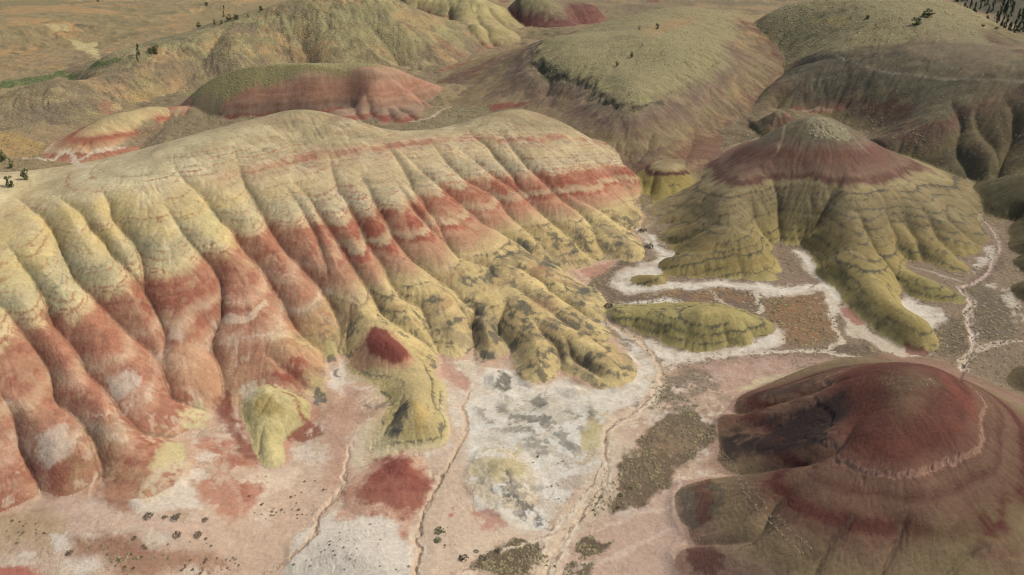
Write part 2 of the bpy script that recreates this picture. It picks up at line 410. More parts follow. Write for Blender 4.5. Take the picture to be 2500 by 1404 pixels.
LANDS = [
 {'name': 'far_plain_rise', 'pts': [(-380.51, 477.92, 10.24), (-322.16, 503.92, 10.99), (-317.53, 552.99, 11.58), (-252.26, 586.55, 12.62), (-206.31, 674.15, 14.21), (-206.07, 847.54, 15.82), (-270.15, 995.67, 16.0), (-496.13, 1059.75, 13.75), (-802.75, 1049.84, 12.03), (-358.4, 570.31, 24), (-334.36, 625.25, 26), (-305.94, 666.38, 24), (-283.22, 739.4, 22), (-332.02, 571.22, 17)], 'outline': [(-380.51, 477.92), (-322.16, 503.92), (-317.53, 552.99), (-252.26, 586.55), (-206.31, 674.15), (-206.07, 847.54), (-270.15, 995.67), (-496.13, 1059.75), (-802.75, 1049.84)], 'c': 20, 'hum': 0.8, 'hums': 40, 'gullies': []},
 {'name': 'far_red_hill', 'pts': [(54.96, 734.24, 16.28), (67.95, 715.92, 16.4), (132.29, 859.65, 13.97), (217.21, 976.42, 12.89), (235.26, 1060.86, 13.67), (65.93, 1029.15, 15.92), (52.98, 891.2, 15.38), (66.21, 581.1, 42), (69.29, 519.34, 50), (58.56, 622.87, 40)], 'outline': [(54.96, 734.24), (67.95, 715.92), (132.29, 859.65), (217.21, 976.42), (235.26, 1060.86), (65.93, 1029.15), (52.98, 891.2)], 'c': 12, 'gullies': [{'pts': [(103.46, 951.35), (100.39, 807.18)], 'w': 18, 'd': 5}, {'pts': [(122.77, 955.18), (115.91, 833.03)], 'w': 14, 'd': 5}]},
 {'name': 'banded_hill', 'pts': [(0.0, 792.5, 16.12), (7.64, 607.8, 18.66), (12.63, 556.3, 19.79), (30.68, 553.08, 21.27), (57.12, 632.49, 18.84), (81.16, 739.22, 15.79), (102.57, 900.21, 14.64), (127.34, 1033.38, 15.15), (-34.94, 1012.58, 16.63), (24.95, 628.36, 35.16), (15.84, 640.48, 39.48), (49.49, 664.57, 32), (36.65, 611.38, 28), (66.54, 669.51, 30)], 'outline': [(0.0, 792.5), (7.64, 607.8), (12.63, 556.3), (30.68, 553.08), (57.12, 632.49), (81.16, 739.22), (102.57, 900.21), (127.34, 1033.38), (-34.94, 1012.58)], 'c': 12, 'gullies': [{'pts': [(3.86, 649.98), (4.68, 624.28), (11.57, 573.94)], 'w': 10, 'd': 4}, {'pts': [(45.96, 661.28), (51.41, 643.24), (55.51, 632.22)], 'w': 8, 'd': 2}]},
 {'name': 'pale_badland_hill', 'pts': [(-159.46, 1010.98, 16.75), (-109.4, 756.75, 15.84), (-74.33, 614.71, 14.9), (-54.27, 563.96, 14.18), (-39.33, 515.09, 14.86), (-26.5, 500.02, 15.55), (-13.11, 515.67, 16.3), (0.0, 533.0, 17.51), (13.86, 548.86, 19.66), (15.99, 637.5, 18.28), (3.94, 792.7, 16.1), (15.04, 1016.82, 16.33), (-47.46, 638.72, 37.24), (-80.57, 651.27, 37.72), (-55.8, 586.65, 27.72), (-27.59, 549.88, 29), (-14.47, 576.92, 26), (-24.95, 629.52, 38), (-6.49, 652.41, 30), (-2.95, 587.59, 22), (-78.63, 584.2, 33.52)], 'outline': [(-159.46, 1010.98), (-109.4, 756.75), (-74.33, 614.71), (-54.27, 563.96), (-39.33, 515.09), (-26.5, 500.02), (-13.11, 515.67), (0.0, 533.0), (13.86, 548.86), (15.99, 637.5), (3.94, 792.7), (15.04, 1016.82)], 'c': 12, 'gullies': [{'pts': [(-49.14, 639.97), (-44.23, 588.99), (-39.79, 543.46)], 'w': 14, 'd': 7}, {'pts': [(-27.51, 614.36), (-16.45, 545.26), (-9.26, 520.91)], 'w': 12, 'd': 4}, {'pts': [(-23.44, 630.97), (-12.17, 608.97), (0.0, 592.72), (8.29, 546.65)], 'w': 10, 'd': 4}, {'pts': [(-40.52, 575.75), (-27.05, 536.37), (-14.57, 521.46)], 'w': 10, 'd': 3}, {'pts': [(-69.71, 635.59), (-52.32, 578.17), (-40.75, 536.86)], 'w': 12, 'd': 2.5}]},
 {'name': 'grassy_ridge', 'pts': [(-264.08, 320.17, 9.63), (-227.0, 315.63, 9.91), (-211.94, 318.62, 10.02), (-194.3, 333.58, 10.24), (-180.95, 346.57, 10.48), (-176.56, 365.92, 10.91), (-165.85, 382.68, 11.31), (-155.72, 411.22, 11.87), (-123.83, 436.4, 12.69), (-84.17, 441.73, 13.54), (-57.92, 450.81, 14.26), (-44.63, 457.83, 14.7), (-34.14, 476.81, 15.19), (-25.55, 501.4, 15.6), (20, 560, 17), (-20, 640, 18), (-120, 660, 16), (-200, 620, 14), (-230, 560, 13), (-290, 490, 12), (-340, 420, 11), (-330, 350, 11), (-233.12, 357.39, 18), (-221.4, 372.37, 23), (-223.01, 421.97, 21.52), (-193.57, 416.08, 26), (-172.96, 437.31, 30.92), (-145.21, 475.5, 39.52), (-121.6, 488.87, 45.04), (-98.66, 497.61, 48.2), (-76.71, 516.73, 48.52), (-63.22, 506.46, 39.12), (-47.88, 499.72, 28.8), (-35.3, 496.35, 21), (-58.49, 482.73, 29.48), (-143.8, 433.5, 25.04), (-104.76, 460.13, 30.08), (-82.71, 466.03, 27.04), (-125.75, 446.09, 18.72), (-187.37, 378.97, 16), (-169.37, 411.27, 20.16), (-207.81, 351.03, 16), (-59.6, 467.14, 20), (-80.83, 450.59, 18), (-101.07, 438.66, 21), (-121.24, 472.84, 35.28), (-89.29, 481.01, 36.64), (-236, 388, 12), (-228, 408, 12.5), (-238, 430, 13), (-255, 375, 12)], 'outline': [(-264.08, 320.17), (-227.0, 315.63), (-211.94, 318.62), (-194.3, 333.58), (-180.95, 346.57), (-176.56, 365.92), (-165.85, 382.68), (-155.72, 411.22), (-123.83, 436.4), (-84.17, 441.73), (-57.92, 450.81), (-44.63, 457.83), (-34.14, 476.81), (-25.55, 501.4), (20, 560), (-20, 640), (-120, 660), (-200, 620), (-230, 560), (-290, 490), (-340, 420), (-330, 350)], 'c': 18, 'hum': 0.9, 'hums': 26, 'gullies': [{'pts': [(-162.1, 468.29), (-165.04, 433.06), (-170.06, 406.96), (-171.01, 386.15)], 'w': 22, 'd': 4}, {'pts': [(-131.02, 474.83), (-118.96, 460.02), (-110.7, 440.78), (-107.62, 435.09)], 'w': 18, 'd': 3}, {'pts': [(-90.06, 487.23), (-76.87, 475.78), (-63.74, 461.61)], 'w': 16, 'd': 3}, {'pts': [(-178.63, 421.71), (-165.91, 420.39), (-149.59, 420.22)], 'w': 12, 'd': 2}]},
 {'name': 'grassy_dome', 'pts': [(-41.3, 377.08, 13.42), (-39.44, 400.16, 13.94), (-38.15, 450.13, 14.82), (-24.99, 489.72, 15.62), (2.66, 524.48, 17.63), (27.52, 545.04, 20.67), (78, 540, 36), (150, 560, 38), (165, 480, 36), (140, 400, 28), (112, 350, 18), (111.23, 318.83, 15.08), (92.88, 288.3, 11.27), (73.8, 259.49, 7.46), (61.16, 252.99, 6.61), (44.69, 264.19, 7.48), (33.94, 271.69, 8.22), (23.25, 288.0, 9.77), (0.0, 312.14, 11.63), (-17.43, 329.73, 12.55), (11.9, 388.08, 30.5), (18.84, 366.21, 28.18), (34.44, 351.47, 28.72), (42.59, 314.03, 27.06), (45.15, 304.54, 25.8), (10.62, 418.88, 33), (37.66, 439.69, 37), (70.25, 453.6, 44), (104.67, 467.56, 47), (75.5, 371.44, 38), (55.5, 361.74, 34), (67.89, 337.41, 31), (82.16, 336.61, 26), (26.74, 341.77, 21.5), (9.31, 358.08, 21), (-9.94, 383.74, 19), (-19.72, 378.97, 16), (31.82, 300.37, 18.76), (53.43, 286.25, 17.5), (71.97, 300.54, 15.5), (-4.18, 406.57, 23), (-14.85, 412.21, 20), (45.89, 274.4, 13), (96.04, 368.2, 33), (93.79, 339.28, 22), (59.92, 308.99, 24.54), (83.52, 300.8, 13), (96.11, 325.04, 15.5), (71.26, 281.72, 12.5), (0.0, 420.42, 27), (22.54, 446.02, 33), (15.01, 363.37, 25.54), (32.39, 347.58, 26.4), (39.88, 310.82, 24.8)], 'outline': [(-41.3, 377.08), (-39.44, 400.16), (-38.15, 450.13), (-24.99, 489.72), (2.66, 524.48), (27.52, 545.04), (78, 540), (150, 560), (165, 480), (140, 400), (112, 350), (111.23, 318.83), (92.88, 288.3), (73.8, 259.49), (61.16, 252.99), (44.69, 264.19), (33.94, 271.69), (23.25, 288.0), (0.0, 312.14), (-17.43, 329.73)], 'c': 14, 'hum': 0.7, 'hums': 24, 'gullies': [{'pts': [(9.96, 389.54), (15.3, 372.23), (17.73, 361.42), (15.69, 355.42)], 'w': 9, 'd': 3}, {'pts': [(74.81, 315.9), (68.48, 291.16), (59.65, 272.44), (55.99, 263.1)], 'w': 10, 'd': 2}, {'pts': [(54.78, 296.08), (49.62, 280.65), (43.55, 273.04)], 'w': 9, 'd': 1.5}]},
 {'name': 'grassy_slope', 'pts': [(99.31, 300.34, 12.93), (97.09, 336.22, 16.37), (112.87, 408.5, 16.54), (143.16, 523.66, 15.69), (190.68, 691.06, 12.34), (170, 520, 40), (235, 500, 40), (290, 460, 22), (320, 400, 10), (320, 330, 8), (301.8, 346.04, 8.77), (199.35, 231.36, 6.94), (171.51, 219.87, 5.8), (154.81, 220.7, 5.49), (152.41, 239.53, 6.84), (153.5, 260.48, 8.62), (141.64, 275.76, 10.09), (138.61, 306.45, 13.04), (129.17, 326.56, 15.02), (116.56, 330.61, 15.84), (144.79, 446.84, 46.8), (170.23, 401.74, 51.16), (201.07, 401.03, 55), (233.43, 435.41, 52), (238.63, 415.21, 47.5), (248.08, 392.74, 40), (261.5, 379.98, 34), (137.22, 415.44, 31.84), (142.32, 372.64, 36), (160.79, 350.83, 39.16), (175.8, 327.37, 39.32), (193.98, 317.43, 44), (124.39, 388.88, 22), (134.48, 346.8, 27.6), (152.7, 326.72, 27.88), (164.93, 301.16, 29.64), (182.33, 296.34, 36.68), (115.68, 340.46, 20), (116.0, 312.19, 25), (146.5, 290.45, 19.56), (154.53, 274.71, 17.44), (173.31, 287.66, 29.36), (164.64, 260.28, 15.52), (175.96, 268.83, 23.36), (184.92, 267.06, 28.08), (166.97, 248.22, 12), (197.84, 283.44, 39.0)], 'outline': [(99.31, 300.34), (97.09, 336.22), (112.87, 408.5), (143.16, 523.66), (190.68, 691.06), (170, 520), (235, 500), (290, 460), (320, 400), (320, 330), (301.8, 346.04), (199.35, 231.36), (171.51, 219.87), (154.81, 220.7), (152.41, 239.53), (153.5, 260.48), (141.64, 275.76), (138.61, 306.45), (129.17, 326.56), (116.56, 330.61)], 'c': 14, 'hum': 0.6, 'hums': 24, 'gullies': [{'pts': [(167.02, 297.75), (165.28, 290.19), (164.72, 283.04), (161.15, 277.57), (158.98, 271.55), (159.68, 263.76), (158.55, 254.53)], 'w': 12, 'd': 3.8}, {'pts': [(176.25, 291.88), (171.64, 288.27), (169.37, 282.75), (168.95, 275.08), (169.38, 265.49), (167.14, 258.48), (161.29, 250.7)], 'w': 9, 'd': 2.6}, {'pts': [(180.23, 286.39), (179.52, 279.43), (176.22, 270.31), (171.12, 263.61), (165.7, 255.9), (160.41, 250.11)], 'w': 11, 'd': 3.6}, {'pts': [(147.23, 355.77), (135.64, 373.54), (126.45, 377.9), (110.52, 354.7), (103.31, 347.12)], 'w': 14, 'd': 4}, {'pts': [(128.46, 349.95), (115.68, 340.46), (102.88, 320.51)], 'w': 9, 'd': 3}]},
 {'name': 'mesa_ridge', 'pts': [(-133.96, 291.11, 8.92), (-143.74, 319.67, 9.76), (-151.44, 339.06, 10.39), (-159.98, 367.74, 11.09), (-34.18, 358.34, 13.09), (-34.61, 331.0, 12.96), (-42.62, 321.82, 12.67), (-52.55, 308.24, 11.76), (-63.44, 296.02, 10.81), (-75.13, 284.56, 9.94), (-92.49, 280.76, 9.44), (-112.0, 284.43, 9.19), (-30, 395, 15), (-60, 420, 15), (-110, 430, 14), (-160, 410, 13), (-180, 375, 12), (-147.5, 354.89, 22.16), (-131.12, 347.01, 26.68), (-116.9, 348.62, 29.04), (-96.0, 351.71, 29.92), (-73.98, 359.46, 29.32), (-55.96, 362.54, 28.8), (-45.66, 368.3, 24.48), (-39.81, 364.4, 19.22), (-130.81, 332.78, 19.5), (-114.52, 337.42, 21.5), (-97.79, 341.04, 22), (-72.68, 348.96, 21.5), (-54.78, 349.95, 19.5), (-118.94, 316.22, 15), (-93.81, 323.78, 17.5), (-73.85, 326.01, 17), (-57.61, 331.37, 15.8), (-44.36, 337.91, 17), (-134.05, 317.01, 16.5), (-84.42, 347.2, 27), (-115.99, 344.4, 26.28), (-63.84, 352.81, 26.52)], 'outline': [(-133.96, 291.11), (-143.74, 319.67), (-151.44, 339.06), (-159.98, 367.74), (-34.18, 358.34), (-34.61, 331.0), (-42.62, 321.82), (-52.55, 308.24), (-63.44, 296.02), (-75.13, 284.56), (-92.49, 280.76), (-112.0, 284.43), (-30, 395), (-60, 420), (-110, 430), (-160, 410), (-180, 375)], 'c': 9, 'hum': 0.3, 'k': 1.0, 'gullies': [{'pts': [(-147.55, 363.08), (-145.03, 338.74), (-136.48, 304.33)], 'w': 12, 'd': 3}, {'pts': [(-125.47, 350.02), (-132.73, 344.75), (-134.09, 318.97), (-133.12, 299.01)], 'w': 10, 'd': 2.5}, {'pts': [(-65.52, 350.11), (-62.82, 342.95), (-60.58, 333.68), (-59.59, 321.73)], 'w': 8, 'd': 2.6}, {'pts': [(-52.92, 349.11), (-44.06, 335.25), (-40.05, 329.84)], 'w': 7, 'd': 2}, {'pts': [(-47.34, 365.09), (-39.11, 355.45), (-34.84, 339.13)], 'w': 7, 'd': 1.5}, {'pts': [(-73.73, 352.63), (-64.38, 330.3), (-57.64, 320.0)], 'w': 7, 'd': 2.0}, {'pts': [(-89.64, 351.5), (-83.82, 347.03), (-74.43, 311.5)], 'w': 8, 'd': 1.4}, {'pts': [(-56.06, 345.55), (-51.69, 333.0), (-49.45, 321.88)], 'w': 6, 'd': 1.5}]},
 {'name': 'striped_spur', 'pts': [(-185.24, 288.9, 8.73), (-188.5, 306.49, 9.38), (-186.94, 322.66, 9.88), (-182.78, 346.57, 10.48), (-174.07, 360.2, 10.81), (-168.11, 378.34, 11.21), (-161.32, 373.66, 11.2), (-150.53, 339.02, 10.4), (-147.37, 313.99, 9.47), (-148.88, 294.62, 8.76), (-159.53, 280.9, 8.31), (-169.14, 281.85, 8.35), (-172.75, 303.26, 14.5), (-165.74, 313.42, 17), (-156.93, 324.01, 17.96), (-156.96, 345.99, 16.16), (-153.09, 316.84, 13.16), (-159.11, 297.65, 13), (-171.98, 291.17, 11.5)], 'outline': [(-185.24, 288.9), (-188.5, 306.49), (-186.94, 322.66), (-182.78, 346.57), (-174.07, 360.2), (-168.11, 378.34), (-161.32, 373.66), (-150.53, 339.02), (-147.37, 313.99), (-148.88, 294.62), (-159.53, 280.9), (-169.14, 281.85)], 'c': 6, 'gullies': []},
 {'name': 'banded_spur', 'pts': [(42.55, 269.82, 8.02), (44.85, 281.54, 9.22), (54.44, 289.33, 10.2), (65.93, 284.55, 9.94), (66.26, 271.09, 8.4), (61.85, 252.96, 6.62), (52.1, 241.17, 5.58), (41.44, 241.34, 5.52), (41.06, 253.3, 6.51), (49.68, 270.14, 12.4), (57.05, 263.32, 13.48), (64.05, 275.52, 11.16), (51.41, 255.24, 12.68), (45.27, 259.86, 11.28), (46.92, 251.65, 9.2), (55.26, 252.3, 10)], 'outline': [(42.55, 269.82), (44.85, 281.54), (54.44, 289.33), (65.93, 284.55), (66.26, 271.09), (61.85, 252.96), (52.1, 241.17), (41.44, 241.34), (41.06, 253.3)], 'c': 6, 'k': 1.0, 'gullies': [{'pts': [(49.29, 259.59), (46.96, 251.98), (44.88, 246.36)], 'w': 5, 'd': 1.6}, {'pts': [(56.31, 259.19), (53.64, 250.92), (50.01, 244.56)], 'w': 5, 'd': 1.2}]},
 {'name': 'right_dark_hill', 'pts': [(148.84, 242.92, 7.09), (165.52, 264.38, 8.91), (184.38, 277.26, 9.66), (225.24, 288.63, 9.6), (222.64, 245.01, 7.8), (174.58, 182.28, 4.23), (136.78, 179.0, 3.46), (136.07, 188.45, 3.76), (136.36, 198.65, 4.14), (143.53, 212.34, 4.82), (148.33, 226.99, 5.82), (160.67, 245.39, 14.28), (165.51, 239.4, 17.48), (153.19, 232.66, 10.2), (155.56, 223.87, 10.6), (147.37, 212.5, 7.04), (153.28, 202.33, 13.44), (140.2, 192.99, 7.56), (153.87, 187.31, 14.6)], 'outline': [(148.84, 242.92), (165.52, 264.38), (184.38, 277.26), (225.24, 288.63), (222.64, 245.01), (174.58, 182.28), (136.78, 179.0), (136.07, 188.45), (136.36, 198.65), (143.53, 212.34), (148.33, 226.99)], 'c': 8, 'gullies': [{'pts': [(159.36, 227.32), (152.32, 225.92), (149.38, 225.43)], 'w': 9, 'd': 4}, {'pts': [(147.84, 203.26), (142.19, 201.92), (138.6, 202.65)], 'w': 8, 'd': 3}]},
 {'name': 'dark_toe_hill', 'pts': [(130.4, 186.13, 3.63), (137.5, 190.9, 3.86), (146.74, 188.19, 3.88), (145.26, 170.06, 3.29), (130.26, 168.37, 3.03), (127.05, 174.79, 3.2), (132.18, 179.75, 7.56), (136.5, 173.76, 8.08)], 'outline': [(130.4, 186.13), (137.5, 190.9), (146.74, 188.19), (145.26, 170.06), (130.26, 168.37), (127.05, 174.79)], 'c': 5, 'gullies': []},
 {'name': 'right_low_hill', 'pts': [(100.74, 139.61, 1.29), (106.15, 144.74, 1.69), (112.72, 148.5, 2.04), (124.97, 148.05, 2.3), (118.24, 130.15, 1.5), (106.38, 131.97, 1.25), (101.99, 135.78, 1.23), (109.58, 143.62, 3.88), (110.66, 137.68, 5.48)], 'outline': [(100.74, 139.61), (106.15, 144.74), (112.72, 148.5), (124.97, 148.05), (118.24, 130.15), (106.38, 131.97), (101.99, 135.78)], 'c': 5, 'gullies': []},
 {'name': 'striped_cone', 'pts': [(38.99, 224.13, 4.19), (40.0, 234.87, 5.01), (48.15, 249.78, 6.22), (63.33, 263.81, 7.6), (63, 268, 8), (74, 288, 10), (98, 304, 13), (128, 300, 14), (150, 280, 11), (162, 258, 8), (147.44, 230.09, 6.04), (143.44, 215.22, 4.98), (137.99, 206.79, 4.49), (127.32, 198.73, 4.11), (119.71, 186.26, 3.57), (116.5, 186.29, 3.56), (111.35, 196.15, 3.99), (101.58, 180.69, 3.24), (98.93, 171.35, 2.64), (96.11, 152.88, 1.4), (88.96, 155.39, 1.25), (84.92, 164.04, 1.95), (82.85, 174.28, 2.88), (83.28, 183.95, 3.46), (82.72, 196.28, 3.93), (81.91, 205.8, 4.27), (77.16, 207.43, 4.23), (75.26, 193.98, 3.71), (72.42, 186.67, 3.38), (65.85, 186.24, 3.11), (55.93, 189.67, 2.73), (42.78, 189.42, 2.12), (30.65, 188.82, 1.8), (30.0, 192.36, 2.0), (39.61, 196.88, 2.44), (45.93, 206.87, 3.19), (43.34, 212.48, 3.47), (98.46, 249.2, 34.2), (93.03, 248.11, 33), (104.87, 248.0, 32.5), (84.86, 244.79, 28), (81.47, 254.31, 24.9), (72.96, 254.92, 17.76), (65.77, 256.75, 11.5), (113.4, 239.98, 25.3), (126.85, 237.22, 16.8), (144.68, 235.06, 10.74), (93.53, 230.65, 24), (82.28, 234.14, 23), (103.5, 230.65, 24), (95.83, 218.02, 19), (70.43, 225.94, 19), (61.29, 217.21, 15.5), (54.32, 221.03, 9), (57.35, 230.33, 11), (64.78, 206.14, 12), (56.79, 200.47, 9.3), (68.15, 200.47, 9.3), (49.19, 195.22, 6), (63.2, 193.35, 6.2), (108.43, 218.76, 17.5), (120.02, 222.38, 16.3), (112.35, 211.75, 12.4), (124.82, 212.84, 12), (134.77, 212.03, 8.5), (118.85, 201.72, 8.8), (120.46, 194.75, 6.2), (113.47, 202.79, 9.6), (94.43, 200.33, 14.2), (90.53, 193.22, 11.04), (90.51, 185.69, 9.52), (89.56, 175.34, 8.46), (89.8, 168.35, 7.36), (89.99, 161.7, 6.36), (92.43, 155.72, 4.2), (85.67, 190.79, 8.5), (85.53, 181.93, 5.4), (99.54, 189.15, 9.2), (99.31, 182.01, 5.36), (79.07, 215.13, 8.6), (83.37, 221.58, 14), (87.73, 225.94, 19), (75.85, 221.12, 14.16), (42.21, 199.45, 4.8), (38.39, 190.15, 4.6), (49.15, 212.6, 7), (110, 280, 22)], 'outline': [(38.99, 224.13), (40.0, 234.87), (48.15, 249.78), (63.33, 263.81), (63, 268), (74, 288), (98, 304), (128, 300), (150, 280), (162, 258), (147.44, 230.09), (143.44, 215.22), (137.99, 206.79), (127.32, 198.73), (119.71, 186.26), (116.5, 186.29), (111.35, 196.15), (101.58, 180.69), (98.93, 171.35), (96.11, 152.88), (88.96, 155.39), (84.92, 164.04), (82.85, 174.28), (83.28, 183.95), (82.72, 196.28), (81.91, 205.8), (77.16, 207.43), (75.26, 193.98), (72.42, 186.67), (65.85, 186.24), (55.93, 189.67), (42.78, 189.42), (30.65, 188.82), (30.0, 192.36), (39.61, 196.88), (45.93, 206.87), (43.34, 212.48)], 'c': 5, 'hum': 0.2, 'k': 1.1, 'gullies': [{'pts': [(99.73, 226.68), (92.6, 218.36), (88.9, 213.87), (84.94, 212.4), (82.51, 206.9)], 'w': 8, 'd': 3.2, 'p': 1.6}, {'pts': [(79.29, 231.74), (80.68, 225.22), (80.0, 219.73), (79.46, 214.66), (77.91, 209.1)], 'w': 7, 'd': 2.8}, {'pts': [(71.7, 223.08), (71.89, 215.76), (74.84, 213.04), (77.93, 209.97)], 'w': 7, 'd': 1.76}, {'pts': [(88.75, 222.79), (88.83, 218.43), (89.05, 214.49)], 'w': 5, 'd': 1.2}, {'pts': [(98.89, 212.77), (98.06, 197.77), (99.18, 194.33), (101.67, 190.07), (102.19, 184.8)], 'w': 7, 'd': 2.4}, {'pts': [(108.43, 218.76), (108.88, 207.21), (107.81, 201.87), (110.57, 198.88), (110.47, 191.62)], 'w': 6.5, 'd': 2.08}, {'pts': [(113.66, 219.06), (114.17, 213.02), (113.88, 204.58), (114.45, 198.57), (114.73, 193.36)], 'w': 6, 'd': 1.76}, {'pts': [(119.83, 218.77), (121.22, 212.73), (121.61, 205.81), (125.58, 201.23)], 'w': 6, 'd': 1.6}, {'pts': [(127.88, 222.24), (128.5, 215.94), (132.32, 210.74), (136.49, 210.0)], 'w': 6, 'd': 1.44}, {'pts': [(64.62, 216.27), (57.83, 211.31), (51.17, 211.3), (44.92, 214.82)], 'w': 6, 'd': 1.44}, {'pts': [(69.92, 211.68), (73.51, 205.46), (76.34, 199.19)], 'w': 5, 'd': 0.96}, {'pts': [(59.15, 239.25), (50.91, 235.4), (42.42, 230.14)], 'w': 6, 'd': 1.2}, {'pts': [(64.29, 229.95), (57.35, 230.33), (48.17, 226.68), (43.52, 221.06)], 'w': 6, 'd': 1.28}, {'pts': [(61.66, 196.94), (61.91, 192.35), (61.39, 187.65)], 'w': 4, 'd': 0.64}, {'pts': [(52.56, 195.48), (52.41, 188.59)], 'w': 4, 'd': 0.64}, {'pts': [(67.07, 195.89), (69.68, 192.43), (73.24, 191.05)], 'w': 4, 'd': 0.64}, {'pts': [(95.63, 179.07), (98.7, 179.06), (99.26, 174.36)], 'w': 4, 'd': 0.8}]},
 {'name': 'yellow_spur', 'pts': [(101.42, 186.34, 4.04), (102.3, 198.71, 4.61), (106.85, 198.72, 4.61), (110.13, 191.13, 4.26), (113.77, 185.14, 4.0), (115.7, 180.54, 3.8), (112.79, 170.95, 3.34), (107.36, 174.21, 3.41), (102.24, 176.39, 3.49), (103.56, 189.43, 6.12), (105.93, 181.14, 6.92), (110.97, 178.02, 5.5), (107.57, 177.32, 5.26), (103.26, 179.03, 5.02)], 'outline': [(101.42, 186.34), (102.3, 198.71), (106.85, 198.72), (110.13, 191.13), (113.77, 185.14), (115.7, 180.54), (112.79, 170.95), (107.36, 174.21), (102.24, 176.39)], 'c': 3, 'gullies': []},
